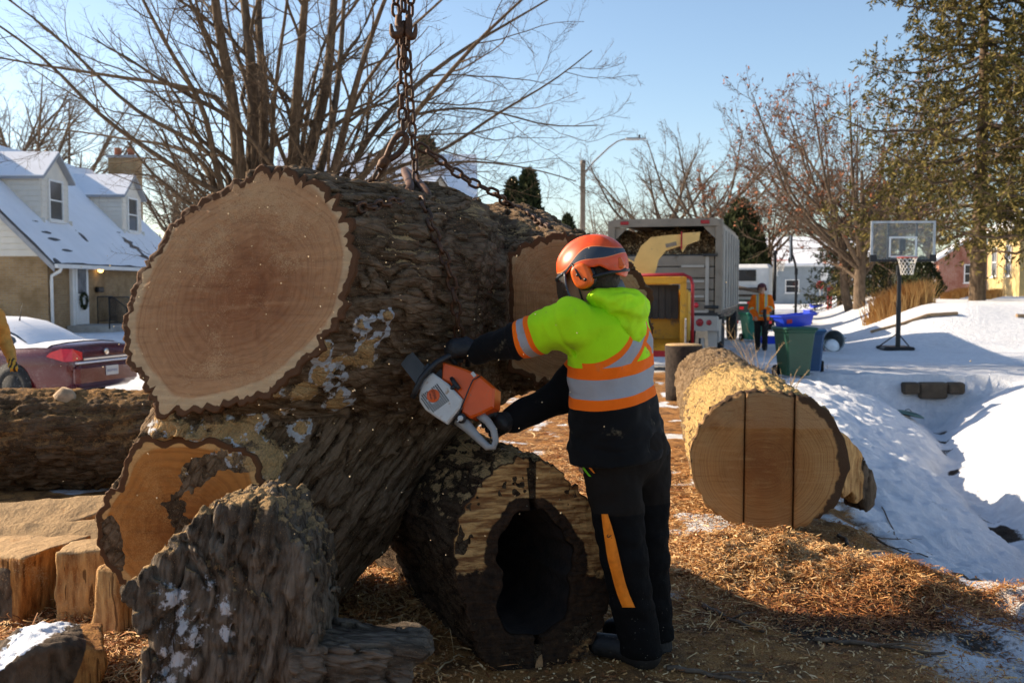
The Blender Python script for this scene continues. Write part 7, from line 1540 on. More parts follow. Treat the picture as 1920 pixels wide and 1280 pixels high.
# frosted side glass, snow on boot edge and shoulder
mb = MB()
for sg in (1, -1): mb.add([(x, sg * (w0 * .45 + w1 * .6 + .035 + (.02 if i in (0, 7) else 0)), z0_ + .10 * (z1_ - z0_)) for i, (x, w0, w1, z0_, z1_) in enumerate(GS[:4])] + [(x, sg * (w1 + .02), z0_ + (z1_ - z0_) * .86) for x, w0, w1, z0_, z1_ in GS[:4]], [(0, 1, 5, 4), (1, 2, 6, 5), (2, 3, 7, 6)], True)
mb.build('pillar_snow', SNOW, CAR, True)
loft([[(x, y, z + .012) for (_, y, z) in s[4:11]] for x, s in ((.45, st_[3]), (.7, st_[3]), (1.0, st_[4]), (1.5, st_[4]), (2.2, st_[5]))], False, False).build('deck_snow', SNOW, CAR, True)
for sg in (1, -1):
    mb = MB(); mb.add([(.005, sg * .60, .80), (.005, sg * .60, .92), (.05, sg * .78, .985), (.16, sg * .868, .99), (.34, sg * .908, .93), (.42, sg * .922, .86), (.10, sg * .88, .78), (.03, sg * .80, .78)], [(0, 1, 2, 7), (2, 3, 6, 7), (3, 4, 5, 6)]); mb.v = [(x - .03 if abs(y) < .85 else x - .008, y * (1.012 if abs(y) > .85 else 1.0), z) for x, y, z in mb.v]; mb.build('tail_light', LAMP, CAR, True)
mb = MB(); mb.box((-.005, 0, .80), (.05, 1.12, .045), bev=.01); mb.build('chrome_strip', CHROME, CAR, True); mb = MB(); mb.box((-.01, 0, .745), (.09, 1.45, .03), bev=.01); mb.build('bumper_snow', SNOW, CAR, True)
mb = MB(); mb.box((-.005, 0, .53), (.16, 1.55, .36), bev=.06); mb.build('bumper', RED, CAR, True)
PL = MB(); PL.box((-.093, -.05, .58), (.012, .31, .16)); PLO = PL.build('number_plate', M('plate_white', (.62, .60, .55), .5, 0, .1, 30), CAR, True)
t_o = text('lettering', 'BRSM 032', .065, Matrix.Identity(4), M('plate_blue', (.05, .08, .25), .5), None); t_o.parent = PLO; t_o.matrix_local = frame((-.101, -.05, .575), (0, -1, 0), (0, 0, 1), (-1, 0, 0))
mb = MB(); mb.lathe([(.0001, .01), (.05, .008), (.06, 0)], 20, frame((-.025, 0, .90), (0, 1, 0), (0, 0, 1), (-1, 0, 0))); mb.build('emblem', CHROME, CAR, True); mb = MB(); mb.tube([(1.7, .1, 1.38), (1.68, .1, 1.52), (1.62, .1, 1.72)], [.02, .006, .004], 5); mb.build('aerial', IRON, CAR, True)
def wheel(parent, c, rad, wd, spokes=5, local=True, side=1):
    fr_ = frame(c, (1, 0, 0), (0, 0, 1), (0, side, 0)); mb = MB(); mb.lathe([(rad * .62, -wd/2), (rad * .9, -wd/2), (rad, -wd/2 + .03), (rad, wd/2 - .03), (rad * .9, wd/2), (rad * .62, wd/2), (rad * .60, 0)], 28, fr_); Wt = mb.build('wheel', TYRE, parent, local)
    mb = MB(); mb.lathe([(.0001, wd/2 - .05), (rad * .14, wd/2 - .03), (rad * .16, wd/2 - .06)], 16, fr_); mb.lathe([(rad * .58, wd/2 - .02), (rad * .64, wd/2 - .005), (rad * .63, wd/2 - .06)], 28, fr_)
    for i in range(spokes):
        for o_ in (-.12, .12): a = 2 * math.pi * i / spokes + o_; mb.tube([fr_ @ Vector((rad * .1 * math.cos(a), rad * .1 * math.sin(a), wd/2 - .045)), fr_ @ Vector((rad * .61 * math.cos(a * 1), rad * .61 * math.sin(a), wd/2 - .03))], .022, 6)
    o = mb.build('rim', RIM, Wt, local); mb = MB(); mb.lathe([(.0001, wd/2 - .12), (rad * .6, wd/2 - .12)], 20, fr_); mb.build('brake_disc', IRON, Wt, local); return Wt
for x in (1.12, 4.0):
    for sg in (1, -1): wheel(CAR, (x, sg * .82, .335), .335, .23, side=sg)
    for sg in (1, -1): mb = MB(); mb.lathe([(.0001, 0), (.40, 0), (.40, .002)], 28, frame((x, sg * .925, .345), (1, 0, 0), (0, 0, 1), (0, sg, 0))); mb.build('wheel_arch', TYRE, CAR, True)
# ------------------------------------------------------------------ chip truck
TC = np.array([3.36, 22.0]); trz = math.atan2(RDIR[1], RDIR[0]) - math.pi / 2
TK = thing('chip_truck', 'grey open-backed truck heaped with wood chips', 'truck', (float(TC[0]), float(TC[1]), 0), trz)
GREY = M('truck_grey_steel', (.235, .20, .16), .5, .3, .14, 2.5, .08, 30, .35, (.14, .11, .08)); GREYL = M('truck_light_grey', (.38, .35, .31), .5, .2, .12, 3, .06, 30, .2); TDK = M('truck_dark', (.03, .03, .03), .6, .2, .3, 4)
wT = 2.46; zT = 3.03; zF = .95; LT = 6.2
for s in (-1, 1):
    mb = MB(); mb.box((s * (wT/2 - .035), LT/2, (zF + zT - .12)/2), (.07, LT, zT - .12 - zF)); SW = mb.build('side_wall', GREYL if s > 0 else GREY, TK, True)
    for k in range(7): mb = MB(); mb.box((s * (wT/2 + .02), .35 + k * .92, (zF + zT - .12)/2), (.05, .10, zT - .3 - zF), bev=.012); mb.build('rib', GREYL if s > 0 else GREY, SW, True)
    mb = MB(); mb.box((s * (wT/2 - .05), .02, (zF + zT)/2), (.16, .12, zT - zF - .05), bev=.015); mb.build('corner_post', GREY, TK, True)
mb = MB(); mb.box((0, LT/2, zT - .05), (wT - .14, LT, .05)); mb.box((0, LT, (zF + zT)/2), (wT - .14, .06, zT - zF)); mb.build('roof', GREY, TK, True); mb = MB(); mb.box((0, LT/2, zF), (wT, LT, .14)); mb.build('floor', TDK, TK, True)
mb = MB(); mb.add([(-wT/2, -.06, zT - .17), (wT/2, -.06, zT - .17), (wT/2 - .10, -.06, zT), (-wT/2 + .10, -.06, zT), (-wT/2, .14, zT - .17), (wT/2, .14, zT - .17), (wT/2 - .10, .14, zT), (-wT/2 + .10, .14, zT)], [(0,1,2,3), (5,4,7,6), (4,5,1,0), (3,2,6,7), (0,3,7,4), (1,5,6,2)]); mb.build('header_beam', GREY, TK, True)
for s in (-1, 1): mb = MB(); mb.box((s * .88, -.07, zT - .085), (.19, .03, .08), bev=.012); mb.build('marker_light', M('dark_red_lens', (.30, .015, .02), .25), TK, True)
for s in (-1, 1): mb = MB(); mb.prism([(s * (wT/2 - .12), zT - .18), (s * (wT/2 - .40), zT - .18), (s * (wT/2 - .12), zT - .46)], -.03, .03, frame((0, .05, 0), (1, 0, 0), (0, 0, 1), (0, -1, 0))); mb.build('gusset', GREY, TK, True)
zp = .98
for k in range(5): mb = MB(); mb.box((0, .05, zp + .125 + k * .25), (wT - .30, .07, .235), bev=.012); mb.build('tailgate_panel', GREY, TK, True)
mb = MB(); mb.box((0, .10, zp + .64), (wT - .28, .03, 1.27)); mb.build('tailgate_backing', TDK, TK, True)
for x in (-.25, .93): mb = MB(); mb.box((x, -.0, zp + .62), (.075, .05, 1.24)); mb.build('tailgate_bar', GREYL, TK, True)
for k in range(4): mb = MB(); mb.box((.62, -.015, zp + .02 + k * .33 - .0), (.62 if k in (0,) else .5, .05, .05)); mb.build('ladder_rung', GREYL, TK, True)
mb = MB(); mb.box((1.0, -.02, zp + 1.25), (.3, .12, .06)); mb.build('latch', TDK, TK, True); mb = MB(); mb.tube([(.88, -.06, zp + .12), (1.18, -.06, zp + .12)], .035, 8); mb.build('latch', TDK, TK, True)
mb = MB(); mb.box((0, .08, .74), (wT - .1, .2, .34), bev=.02); LB = mb.build('light_bar', GREYL, TK, True)
for x, r_, m_ in ((.55, .085, 'white_lens'), (.78, .085, 'dark_red_lens'), (.98, .06, 'dark_red_lens'), (-.78, .085, 'dark_red_lens')):
    mb = MB(); mb.lathe([(.0001, .02), (r_ * .8, .018), (r_, 0)], 20, frame((x, -.022, .76), (1, 0, 0), (0, 0, 1), (0, -1, 0))); mb.build('rear_light', M('white_lens', (.6, .58, .52), .3) if m_ == 'white_lens' else M('dark_red_lens', (.30, .015, .02), .25), TK, True)
mb = MB(); mb.lathe([(.0001, .02), (.05, .018), (.06, 0)], 16, frame((.70, -.03, zp + .16), (1, 0, 0), (0, 0, 1), (0, -1, 0))); mb.build('marker_light', LAMP, TK, True)
mb = MB(); mb.box((.55, .12, .36), (1.2, .06, .42)); mb.build('mud_panel', GREYL, TK, True); mb = MB(); mb.box((-.6, .3, .52), (.9, .1, .14)); mb.build('tow_bar', TDK, TK, True)
for s in (-1, 1):
    for x_ in (1.02,): wheel(TK, (0, 0, 0), .48, .30, 5, True, 1).matrix_basis = Matrix.Translation((s * x_, 1.7, .48)) @ Matrix.Rotation(math.pi / 2, 4, 'Z')
    wheel(TK, (0, 0, 0), .48, .28, 5, True, 1).matrix_basis = Matrix.Translation((s * 1.0, 7.6, .48)) @ Matrix.Rotation(math.pi / 2, 4, 'Z')
mb = MB(); mb.box((0, 3.8, .72), (.9, 8.0, .2)); mb.build('chassis', TDK, TK, True); mb = MB(); mb.box((0, 7.55, 1.55), (2.2, 2.1, 1.7), bev=.12); mb.build('cab', GREYL, TK, True); mb = MB(); mb.box((1.13, .95, .55), (.05, .9, .5)); mb.build('side_box', GREYL, TK, True)
# heaped chips: uneven mass with chips on its surface
rg = np.random.RandomState(9); nx, ny = 70, 60; X, Y = np.meshgrid(np.linspace(-1.14, 1.14, nx), np.linspace(.16, 3.2, ny), indexing='ij'); Z = 2.18 + .62 * sst(Y, .1, 1.2) - .10 * (X / 1.1) ** 2 + .08 * pn2(X, Y, 2.5, 4, 3)
V = np.stack([X, Y, Z], -1).reshape(-1, 3); ix = np.arange(nx * ny).reshape(nx, ny); Q = np.stack([ix[:-1, :-1].ravel(), ix[1:, :-1].ravel(), ix[1:, 1:].ravel(), ix[:-1, 1:].ravel()], 1)
n = 9000; cx = rg.uniform(-1.13, 1.13, n); cy = .16 + rg.uniform(0, 1, n) ** 1.6 * 2.4; cz = 2.18 + .62 * sst(cy, .1, 1.2) - .10 * (cx / 1.1) ** 2 + .08 * pn2(cx, cy, 2.5, 4, 3) + .01; c = np.stack([cx, cy, cz], 1); d = rg.normal(size=(n, 3)); d /= np.linalg.norm(d, axis=1)[:, None]; e = np.cross(d, rg.normal(size=(n, 3))); e /= np.linalg.norm(e, axis=1)[:, None]; s = rg.uniform(.02, .07, n)[:, None]
V2 = np.stack([c - d * s - e * s * .3, c + d * s - e * s * .3, c + d * s + e * s * .3, c - d * s + e * s * .3], 1).reshape(-1, 3); Q2 = np.arange(n * 4).reshape(-1, 4) + len(V)
t = NT('wood_chips'); t.col(t.ramp(t.attr('rv'), [(0, (.10, .055, .024)), (.6, (.34, .20, .09)), (1, (.70, .52, .30))])).rough(.85)
me = mesh_np('wood_chips', np.concatenate([V, V2]), np.concatenate([Q, Q2]), smooth=False, attrs={'rv': np.concatenate([rg.uniform(0, .5, len(V)), np.repeat(rg.uniform(0, 1, n) ** 1.6, 4)])})
o = link('wood_chips', me, t.m); o.location = TK.location; o.rotation_euler = TK.rotation_euler; tag(o, 'heap of brown wood chips filling the grey truck', 'wood chips', kind='stuff')
# ------------------------------------------------------------------ yellow wood chipper behind the truck
CK = thing('wood_chipper', 'yellow wood chipper with dark feed mouth and red bar behind the chip truck', 'chipper', (2.62, 17.6, 0), trz * .6)
YEL = M('chipper_yellow', (.62, .34, .03), .45, .1, .15, 3, .08, 30, .4, (.22, .15, .08)); YELP = M('chipper_pale_yellow', (.66, .45, .16), .5, .1, .12, 3, .08, 30, .3, (.35, .25, .12)); REDB = M('red_bar_paint', (.28, .015, .025), .4, .1, .2, 4)
for x in (-.44, .40): mb = MB(); mb.box((x, 0, 1.05), (.11, .5, 1.2), bev=.015); mb.build('hopper_post', YEL, CK, True)
mb = MB(); mb.box((-.02, 0, 1.66), (.95, .5, .13), bev=.015); mb.build('hopper_lintel', YEL, CK, True); mb = MB(); mb.box((-.03, .08, 1.29), (.70, .04, .58)); mb.build('feed_curtain', M('rubber_curtain', (.045, .042, .04), .7, 0, .3, 4), CK, True)
for k in range(6): mb = MB(); mb.box((-.03 - .29 + k * .116, .05, 1.28), (.105, .02, .60)); mb.build('curtain_strip', M('rubber_curtain', (.045, .042, .04), .7, 0, .3, 4), CK, True)
mb = MB(); mb.add([(-.45, -1.1, .46), (.45, -1.1, .46), (.38, .2, .62), (-.38, .2, .62), (-.45, -1.1, .40), (.45, -1.1, .40), (.38, .2, .56), (-.38, .2, .56)], [(0,1,2,3), (7,6,5,4), (4,5,1,0), (3,2,6,7), (0,3,7,4), (1,5,6,2)]); mb.build('feed_tray', YEL, CK, True)
mb = MB(); mb.box((0, -1.12, .44), (.98, .05, .10)); mb.build('tray_edge', REDB, CK, True); mb = MB(); mb.box((.44, -.5, .78), (.03, 1.1, .45)); mb.build('tray_wing', M('worn_grey_plate', (.40, .38, .34), .6, .3, .3, 6, .2, 30, .4), CK, True); mb = MB(); mb.box((-.46, -.5, .72), (.03, 1.1, .4)); mb.build('tray_wing', YEL, CK, True)
mb = MB(); mb.tube([(-.62, -.32, 1.74), (.40, -.32, 1.76), (.52, -.32, 1.70), (.56, -.32, 1.58), (.56, -.32, .35)], .030, 10); mb.build('control_bar', REDB, CK, True)
mb = MB(); mb.box((-.02, 1.1, 1.02), (1.1, 1.7, .95), bev=.05); mb.build('engine_housing', YEL, CK, True); mb = MB(); mb.box((-.1, .75, 1.62), (.6, .7, .3), bev=.05); mb.build('drum_cover', YELP, CK, True)
mb = MB(); mb.prism([(-.46, 1.55), (-.12, 1.55), (-.10, 1.80), (-.04, 2.05), (.10, 2.22), (.36, 2.30), (.40, 2.18), (.60, 2.52), (.16, 2.50), (-.18, 2.46), (-.36, 2.30), (-.48, 2.05)], -.14, .14, frame((-.02, 1.05, 0), (1, 0, 0), (0, 0, 1), (0, -1, 0))); mb.build('discharge_chute', YELP, CK, True)
mb = MB(); mb.add([(.36, .88, 2.28), (.36, 1.20, 2.28), (.36, 1.20, 2.53), (.36, .88, 2.53), (.68, .90, 2.40), (.68, 1.18, 2.40), (.70, 1.18, 2.55), (.70, .90, 2.55)], [(0,1,2,3), (7,6,5,4), (0,4,5,1), (1,5,6,2), (2,6,7,3), (3,7,4,0)]); mb.build('chute_flap', YELP, CK, True); mb = MB(); mb.box((.36, 1.04, 2.40), (.03, .34, .32)); mb.build('chute_strap', M('dark_red_lens', (.30, .015, .02), .25), CK, True)
mb = MB(); mb.box((.17, .905, 2.32), (.20, .012, .07), M=Matrix.Rotation(-.25, 4, 'Y')); mb.build('decal', M('faded_decal', (.22, .19, .15), .6), CK, True)
mb = MB(); mb.add([(-.82, .3, 2.12), (-.70, .3, 2.12), (-.08, .3, 1.78), (-.16, .3, 1.72), (-.82, .36, 2.12), (-.70, .36, 2.12), (-.08, .36, 1.78), (-.16, .36, 1.72)], [(0,3,2,1), (4,5,6,7), (0,1,5,4), (1,2,6,5), (2,3,7,6), (3,0,4,7)]); mb.build('folding_wing', YELP, CK, True)
for s in (-1, 1): wheel(CK, (0, 0, 0), .36, .22, 5, True, 1).matrix_basis = Matrix.Translation((s * .62, 1.2, .36)) @ Matrix.Rotation(math.pi / 2, 4, 'Z')
mb = MB(); mb.box((0, 1.0, .48), (.9, 2.6, .12)); mb.build('frame', TDK, CK, True); mb = MB(); mb.tube([(.3, -.5, 0), (.3, -.5, .45)], .04, 8); mb.build('stand_leg', TDK, CK, True)
mb = MB(); mb.prism([(-.10, 0), (.10, 0), (.13, -.52), (.06, -.52), (.05, -.12), (-.05, -.12), (-.06, -.52), (-.13, -.52)], -.12, .12, frame((.72, -.1, .78), (1, 0, 0), (0, 0, 1), (0, -1, 0))); mb.build('outrigger', M('pale_plastic', (.55, .47, .34), .6), CK, True)
# ------------------------------------------------------------------ white truck farther up the street
WC = np.array([8.0, 35.0]); WT = thing('white_truck', 'white-cabbed flatbed truck farther up the street behind the orange jacket', 'truck', (float(WC[0]), float(WC[1]), z1(*WC)), trz)
mb = MB(); mb.box((.05, 3.4, 1.62), (2.0, 1.7, 1.5), bev=.14); WCB = mb.build('cab', WHITE, WT, True); mb = MB(); mb.box((-.05, 2.535, 1.95), (1.0, .03, .42), bev=.01); mb.build('rear_window', GLASS, WCB, True); mb = MB(); mb.box((.05, 4.9, 1.2), (1.8, 1.4, .7), bev=.1); mb.build('bonnet', WHITE, WT, True)
mb = MB(); mb.box((0, 1.0, .98), (2.2, 3.2, .12)); mb.build('deck', TDK, WT, True); mb = MB(); mb.box((0, -.5, .72), (2.2, .2, .75)); mb.build('tool_box', M('dark_green_box', (.02, .035, .03), .6), WT, True)
for k, c_ in enumerate(((.72, .70, .68), (.5, .02, .02)) * 4): mb = MB(); mb.box((-.98 + k * .28, -.615, .98), (.27, .02, .07)); mb.build('reflector', M('refl_white' if k % 2 == 0 else 'refl_red', c_, .4), WT, True)
for k, c_ in enumerate(((.72, .70, .68), (.5, .02, .02)) * 4): mb = MB(); mb.box((-.98 + k * .28, -.635, .32), (.27, .02, .09)); mb.build('reflector', M('refl_white' if k % 2 == 0 else 'refl_red', c_, .4), WT, True)
mb = MB(); mb.box((0, -.55, .32), (2.2, .14, .12)); mb.build('bumper', TDK, WT, True)
for x in (-1.0, .1): mb = MB(); mb.box((x, -.62, .80), (.14, .03, .10)); mb.build('tail_light', LAMP, WT, True)
for s in (-1, 1):
    for yw in (.9, 4.7): wheel(WT, (0, 0, 0), .42, .28, 5, True, 1).matrix_basis = Matrix.Translation((s * .95, yw, .42)) @ Matrix.Rotation(math.pi / 2, 4, 'Z')
mb = MB(); mb.box((-.1, 2.35, 1.45), (1.8, .08, .10)); mb.box((-.1, 2.35, 1.2), (1.8, .08, .08)); mb.tube([(-.9, 2.2, 1.0), (-.2, 2.0, 1.5), (.6, 2.1, 1.35)], .07, 8); mb.tube([(-.95, 2.3, 1.0), (-.95, 2.3, 1.9), (-.6, 2.3, 2.0)], .05, 8); mb.build('headache_rack', M('rusty_brown', (.10, .07, .05), .7), WT, True); mb = MB(); mb.tube([(1.12, 2.4, 1.0), (1.12, 2.4, 2.75)], .07, 8); mb.tube([(1.12, 2.4, 2.72), (1.12, 2.4, 2.86)], .10, 8); mb.build('exhaust_stack', IRON, WT, True)
# ------------------------------------------------------------------ street furniture
def lamp_post(name, label, base, H, arm, group=None, rz=0):
    o = thing(name, label, 'street lamp', tuple(float(x) for x in base), rz, group); mb = MB(); mb.lathe([(.15, 0), (.12, .5), (.10, H - .1), (.11, H - .1), (.11, H + .15), (.06, H + .18)], 14); mb.build('pole', M('weathered_pole', (.17, .14, .115), .8, .1, .2, 3), o, True)
    mb = MB(); mb.tube([(.08, 0, H - .35), (arm * .25, 0, H + .1), (arm * .6, 0, H + .68), (arm * .8, 0, H + .93), (arm * .92, 0, H + 1.0), (arm, 0, H + 1.02)], [.045, .04, .035, .03, .03, .03], 8); mb.build('arm', M('galvanised', (.33, .33, .33), .45, .5), o, True)
    mb = MB(); mb.box((arm + .28, 0, H + 1.03), (.62, .24, .10), bev=.04); mb.box((arm + .68, 0, H + 1.04), (.30, .16, .05), bev=.02); L_ = mb.build('lamp_head', M('galvanised', (.33, .33, .33), .45, .5), o, True); mb = MB(); mb.tube([(arm + .55, 0, H + 1.05), (arm + .55, 0, H + 1.2)], .04, 8); mb.build('photocell', IRON, L_, True); return o
p = gp(1092, 565, 41); lamp_post('street_lamp', 'tall grey street lamp with curved arm beyond the hoisted log', p, 6.55, 1.75)
p = gp(1398, 560, 90); lamp_post('street_lamp', 'small distant street lamp above the white truck', p, 5.6, 1.9)
def hoop(name, label, base, rz, Hr=2.42, scale=1.0):
    o = thing(name, label, 'basketball hoop', tuple(float(x) for x in base), rz); PB = M('black_pole', (.016, .016, .018), .4, .2)
    # local: rim side = -y
    mb = MB(); mb.box((0, .03, .62), (.10, .10, 1.24), bev=.01); mb.box((0, .03, 1.62), (.085, .085, .9), bev=.01); mb.box((0, .03, 1.98), (.14, .12, .24), bev=.01); mb.tube([(0, .03, 2.0), (0, -.02, 2.3), (0, -.12, 2.62)], .045, 8); mb.build('pole', PB, o, True)
    mb = MB()
    for s in (-1, 1): mb.tube([(0, .05, .42), (s * .38, .35, .06)], .016, 6)
    mb.tube([(-.42, .36, .05), (.42, .36, .05)], .02, 6); mb.build('brace', PB, o, True); mb = MB(); mb.box((.0, .25, .035), (.75, .8, .09), bev=.03); mb.build('base', PB, o, True)
    zb0, zb1, wb, yb = Hr - .08, Hr + .90, 1.54, -.20
    mb = MB(); mb.box((0, yb, (zb0 + zb1)/2), (wb - .1, .012, zb1 - zb0 - .1)); t = NT('clear_backboard') if 'cb' not in _mc else None
    if t: 
        t.col((.8, .85, .86)).rough(.05, 0, .5); t.b.inputs['Transmission Weight'].default_value = .9; t.b.inputs['IOR'].default_value = 1.1; _mc['cb'] = t.m
    mb.build('backboard', _mc['cb'], o, True); FRM = M('backboard_frame', (.42, .44, .47), .4, .4)
    mb = MB()
    for s in (-1, 1): mb.box((s * (wb/2 - .025), yb, (zb0 + zb1)/2), (.05, .05, zb1 - zb0)); mb.box((0, yb, zb0 + .025 if s < 0 else zb1 - .025), (wb - .1, .05, .05))
    mb.build('backboard_frame', FRM, o, True); mb = MB()
    for s in (-1, 1): mb.box((s * .31, yb - .012, Hr + .27), (.045, .012, .50)); mb.box((0, yb - .012, Hr + (.03 if s < 0 else .50)), (.575, .012, .045))
    mb.build('target_square', WHITE, o, True); mb = MB()
    for s in (-1, 1): mb.box((s * .34, yb + .05, (zb0 + zb1)/2), (.04, .06, zb1 - zb0 - .06)); 
    mb.box((0, yb + .06, Hr + .32), (.14, .08, .3)); mb.build('support', PB, o, True)
    mb = MB()
    for s in (-1, 1): mb.box((s * (wb/2 - .06), yb - .03, zb0 + .07), (.16, .06, .17)); 
    mb.box((0, yb - .03, zb0 + .015), (wb - .28, .06, .06)); mb.build('edge_pad', PB, o, True)
    yr = yb - .15 - .23; pts = [(.23 * math.cos(a), yr + .23 * math.sin(a), Hr) for a in np.linspace(0, 2 * math.pi, 25)]; mb = MB(); mb.tube(pts, .011, 6, False); mb.box((0, yb - .09, Hr), (.14, .16, .03)); mb.build('rim', M('rim_red', (.55, .07, .04), .4), o, True)
    mb = MB()
    for k in range(12):
        for dr in (-1, 1):
            l_ = []
            for j in range(7): f_ = j / 6; a = 2 * math.pi * (k + dr * j * .5) / 12; rr = .225 - .09 * f_ ** .7; l_.append((rr * math.cos(a), yr + rr * math.sin(a), Hr - .02 - .40 * f_))
            mb.tube(l_, .0065, 4, False)
    mb.build('net', M('net_cord', (.70, .66, .60), .8), o, True); o.scale = (scale,) * 3; return o
p = gp(1684, 657, 24.0); p[2] = z1(p[0], p[1]); hoop('basketball_hoop', 'portable basketball hoop with clear backboard standing on the snowy driveway', p, R(-5), 2.28, .97)
p = gp(1490, 606, 41.0); p[2] = z1(p[0], p[1]); hoop('basketball_hoop', 'far basketball hoop seen edge-on beside the street', p, R(-106), 2.42, 1.08)
def wheelie(name, label, base, rz, mat, H=.92, lid=True):
    o = thing(name, label, 'bin', tuple(float(x) for x in base), rz); st2 = []
    for z, hx_, hy_ in ((.06, .20, .22), (.30, .215, .24), (H * .9, .25, .29), (H * .93, .265, .305), (H * .96, .265, .305)): st2.append([(hx_ - .03, -hy_, z), (hx_, -hy_ + .03, z), (hx_, hy_ - .03, z), (hx_ - .03, hy_, z), (-hx_ + .03, hy_, z), (-hx_, hy_ - .03, z), (-hx_, -hy_ + .03, z), (-hx_ + .03, -hy_, z)])
    m_ = loft(st2); m_.sm = [False] * len(m_.sm); m_.build('body', mat, o, True); mb = MB(); mb.box((0, 0, H * .985), (.58, .66, .05), bev=.02); mb.box((0, .34, H * .96), (.44, .06, .05), bev=.02); mb.build('lid', mat, o, True)
    for s in (-1, 1): wheel(o, (0, 0, 0), .11, .06, 3, True, 1).matrix_basis = Matrix.Translation((s * .235, .2, .11)) @ Matrix.Rotation(math.pi / 2, 4, 'Z')
    return o
GRN = M('green_bin_plastic', (.006, .055, .035), .45, 0, .15, 4, .06, 40, .15, (.12, .13, .12)); BLU = M('blue_bin_plastic', (.012, .06, .16), .45, 0, .15, 4, .06, 40, .15, (.2, .2, .2)); BLUB = M('bright_blue_plastic', (.010, .045, .52), .4, 0, .12, 4, .05)
p = G(1488, 703, .05); p[2] = z1(p[0], p[1]); wheelie('wheeled_bin', 'dark green wheeled bin on the snowbank by the long log', p, R(8), GRN, .86); pb1 = p
p = G(1516, 696, .05); p[2] = z1(p[0], p[1]); wheelie('wheeled_bin', 'blue wheeled bin half hidden behind the green bin', p, R(-15), BLU, .78); pb2 = p
def blue_box(label, base, rz, s=1.0, tilt=0.0, red=True):
    o = thing('recycling_box', label, 'box', tuple(float(x) for x in base), rz); o.rotation_euler = (0, tilt, rz); o.scale = (s, s, s * .72); st2 = []
    for z, hx_, hy_ in ((0, .25, .17), (.26, .30, .21), (.26, .33, .24), (.30, .33, .24), (.30, .295, .205), (.03, .245, .165)): st2.append([(hx_, -hy_, z), (hx_, hy_, z), (-hx_, hy_, z), (-hx_, -hy_, z)])
    m_ = loft(st2); m_.sm = [False] * len(m_.sm); m_.build('tub', BLUB, o, True)
    if red: mb = MB(); mb.box((-.17, -.195, .15), (.10, .02, .10)); mb.build('decal', M('red_decal', (.35, .02, .03), .6), o, True)
    return o
blue_box('bright blue recycling box lying across the tops of the bins', (pb1[0] + .06, pb1[1] + .25, pb1[2] + .875), R(10), .95, R(-5))
p = gp(1446, 640, 27); p[2] = z1(p[0], p[1]); blue_box('blue recycling box on the snow behind the legs of the person in orange', p, .3, .9, 0, False)
p = gp(1518, 592, 52); p[2] = z1(p[0], p[1]); blue_box('blue box lying far along the street verge', p, .6, 1.1, .3, False)
p = gp(1530, 575, 68); p[2] = z1(p[0], p[1]); blue_box('farthest blue box near the sign posts', p, .2, 1.2, 0, False)
p = gp(1410, 632, 28); p[2] = z1(p[0], p[1]); wheelie('wheeled_bin', 'teal green bin behind the person in orange', p, .2, M('teal_plastic', (.01, .16, .11), .5), .8)
# galvanised can on its side with snow in it, and its lid in the ditch
p = G(1563, 659); zc_ = z1(p[0], p[1]); GAL = M('dented_galvanised', (.30, .33, .34), .35, .6, .2, 6, .2, 12, .2, (.15, .14, .12)); o = thing('metal_can', 'galvanised garbage can lying on its side with snow inside', 'can', (p[0], p[1], zc_)); fr_ = frame((0, 0, .255), (1, 0, 0), (0, .08, 1), nrm((.15, -1, .05)))
mb = MB(); mb.lathe([(.21, -.62), (.225, -.4), (.24, -.2), (.25, 0), (.262, .0), (.262, .02), (.245, .02), (.235, -.05), (.20, -.60)], 28, fr_); mb.build('body', GAL, o, True); mb = MB(); mb.tube([(.24, .05, .30), (.30, .03, .32), (.30, .15, .32), (.24, .2, .30)], .01, 6); mb.build('handle', IRON, o, True)
mb = MB(); mb.lathe([(.0001, .0), (.08, -.03), (.16, -.09), (.19, -.15)], 18, frame((0.0, -.06, .15), (1, 0, 0), (0, .2, 1), nrm((.15, -1, .3)))); tag(mb.build('snow_heap', SNOW, o, True), None)
lc = G(1702, 757, -.35); fr_ = frame((lc[0], lc[1], z1(lc[0], lc[1]) + .03), nrm((.96, -.2, -.2)), nrm((.15, .9, -.1)), nrm((.22, -.12, .95))); mb = MB(); mb.lathe([(.0001, .045), (.12, .04), (.20, .02), (.24, .0), (.262, -.005), (.262, -.03), (.25, -.03)], 30, fr_); LD = thing('can_lid', 'round grey-green metal lid lying in the ditch', 'lid', (float(lc[0]), float(lc[1]), z1(lc[0], lc[1]))); mb.build('disc', M('green_galvanised', (.06, .13, .13), .35, .5, .15, 6), LD); mb = MB(); mb.tube([fr_ @ Vector((-.05, 0, .05)), fr_ @ Vector((0, 0, .075)), fr_ @ Vector((.05, 0, .05))], .008, 6); mb.build('handle', IRON, LD)
# culvert headwall under the driveway, its stones coloured dark for the recess shade
hw = thing('culvert_wall', 'low stone culvert wall where the ditch meets the driveway', 'wall', (7.35, 17.15, -.8)); STN = M('recess_shade_stone', (.075, .055, .036), .9, 0, .3, 8, .6, 22, .3)
for i, (x, w_, z, h_) in enumerate(((6.88, .30, -.20, .20), (7.27, .50, -.24, .28), (7.66, .30, -.20, .20))): mb = MB(); mb.box((x, 17.14 + .03 * (i % 2), z), (w_ - .02, .22, h_), bev=.03, rz=R(-3)); mb.build('stone', STN, hw)

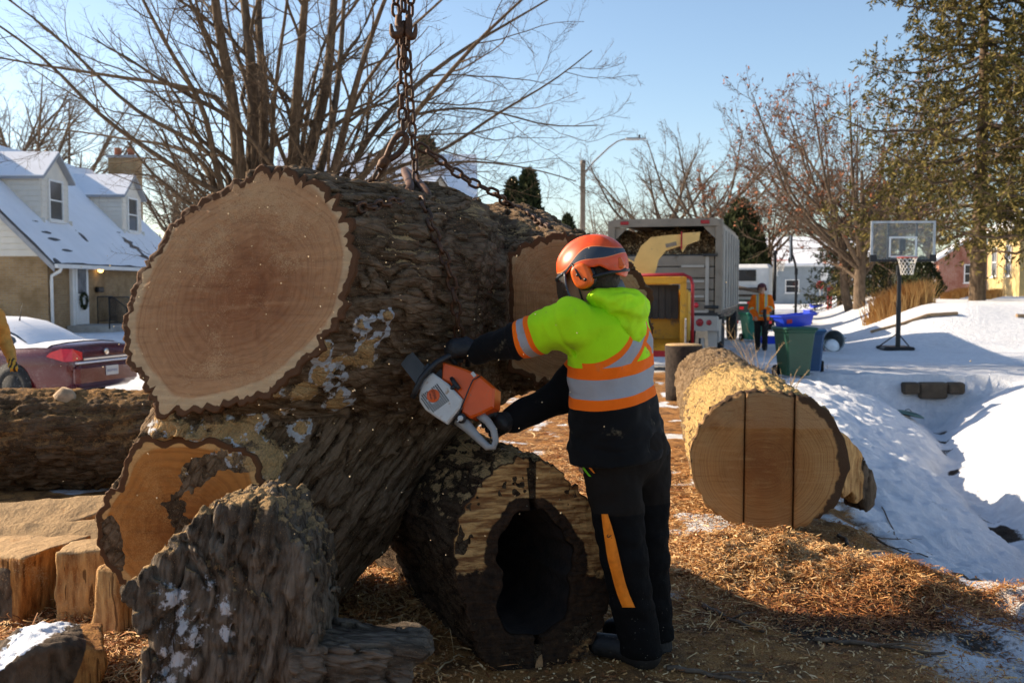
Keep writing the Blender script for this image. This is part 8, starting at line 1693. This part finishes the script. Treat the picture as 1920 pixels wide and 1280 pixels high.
# brown edging along the far side of the driveway
pts = [(x, 27.6 - .10 * (x - 8), z1(x, 27.6 - .10 * (x - 8)) + .04) for x in np.linspace(7.6, 17.5, 14)]
TE = thing('timber_edging', 'brown timber edging along the far side of the driveway', 'edging', pts[0]); TIM = M('weathered_timber', (.28, .19, .11), .9, 0, .3, 6, .4, 30)
for i_, (a, b) in enumerate(zip(pts[:-1], pts[1:])):
    if i_ in (2, 6, 7): continue
    a, b = np.array(a), np.array(b); d = nrm(b - a); y = np.cross((0, 0, 1), d); mb = MB(); mb.box((a + b) / 2, (np.linalg.norm(b - a) - .01, .14, .09), M=frame((0, 0, 0), d, y, np.cross(d, y)), bev=.01); mb.build('timber', TIM, TE)
# signs at the end of the street
p = gp(1545, 545, 70); o = thing('sign_post', 'white rectangular sign on a post at the end of the street', 'sign', tuple(p)); mb = MB(); mb.tube([p, p + (0, 0, 2.5)], .035, 6); mb.build('post', M('galvanised', (.33, .33, .33), .45, .5), o); mb = MB(); mb.box(p + (0, -.05, 2.2), (.5, .02, .75)); mb.build('sign_board', WHITE, o)
PINK = M('pink_red_paint', (.60, .10, .11), .6)
for i, (u, dy) in enumerate(((1553, 0), (1558, .6))): p = gp(u, 570, 58 + dy); o = thing('marker_stake', ('nearer' if i else 'farther') + ' pink-red wooden stake by the street verge', 'stake', tuple(p)); mb = MB(); mb.box(p + (0, 0, .65), (.12, .05, 1.4)); mb.build('board', PINK, o); mb = MB(); mb.box(p + (0, -.04, 1.2), (.17, .03, .28)); mb.build('cap', PINK, o)
p = gp(1538, 545, 74); o = thing('sign_post', 'small red sign low beside the white sign', 'sign', tuple(p)); mb = MB(); mb.tube([p, p + (0, 0, 1.6)], .03, 6); mb.build('post', M('galvanised', (.33, .33, .33), .45, .5), o); mb = MB(); mb.lathe([(.0001, .01), (.34, .01), (.34, -.01)], 8, frame(p + (0, -.06, 1.55), (1, 0, 0), (0, 0, 1), (0, -1, 0))); mb.build('sign_board', M('stop_red', (.4, .02, .03), .5), o)
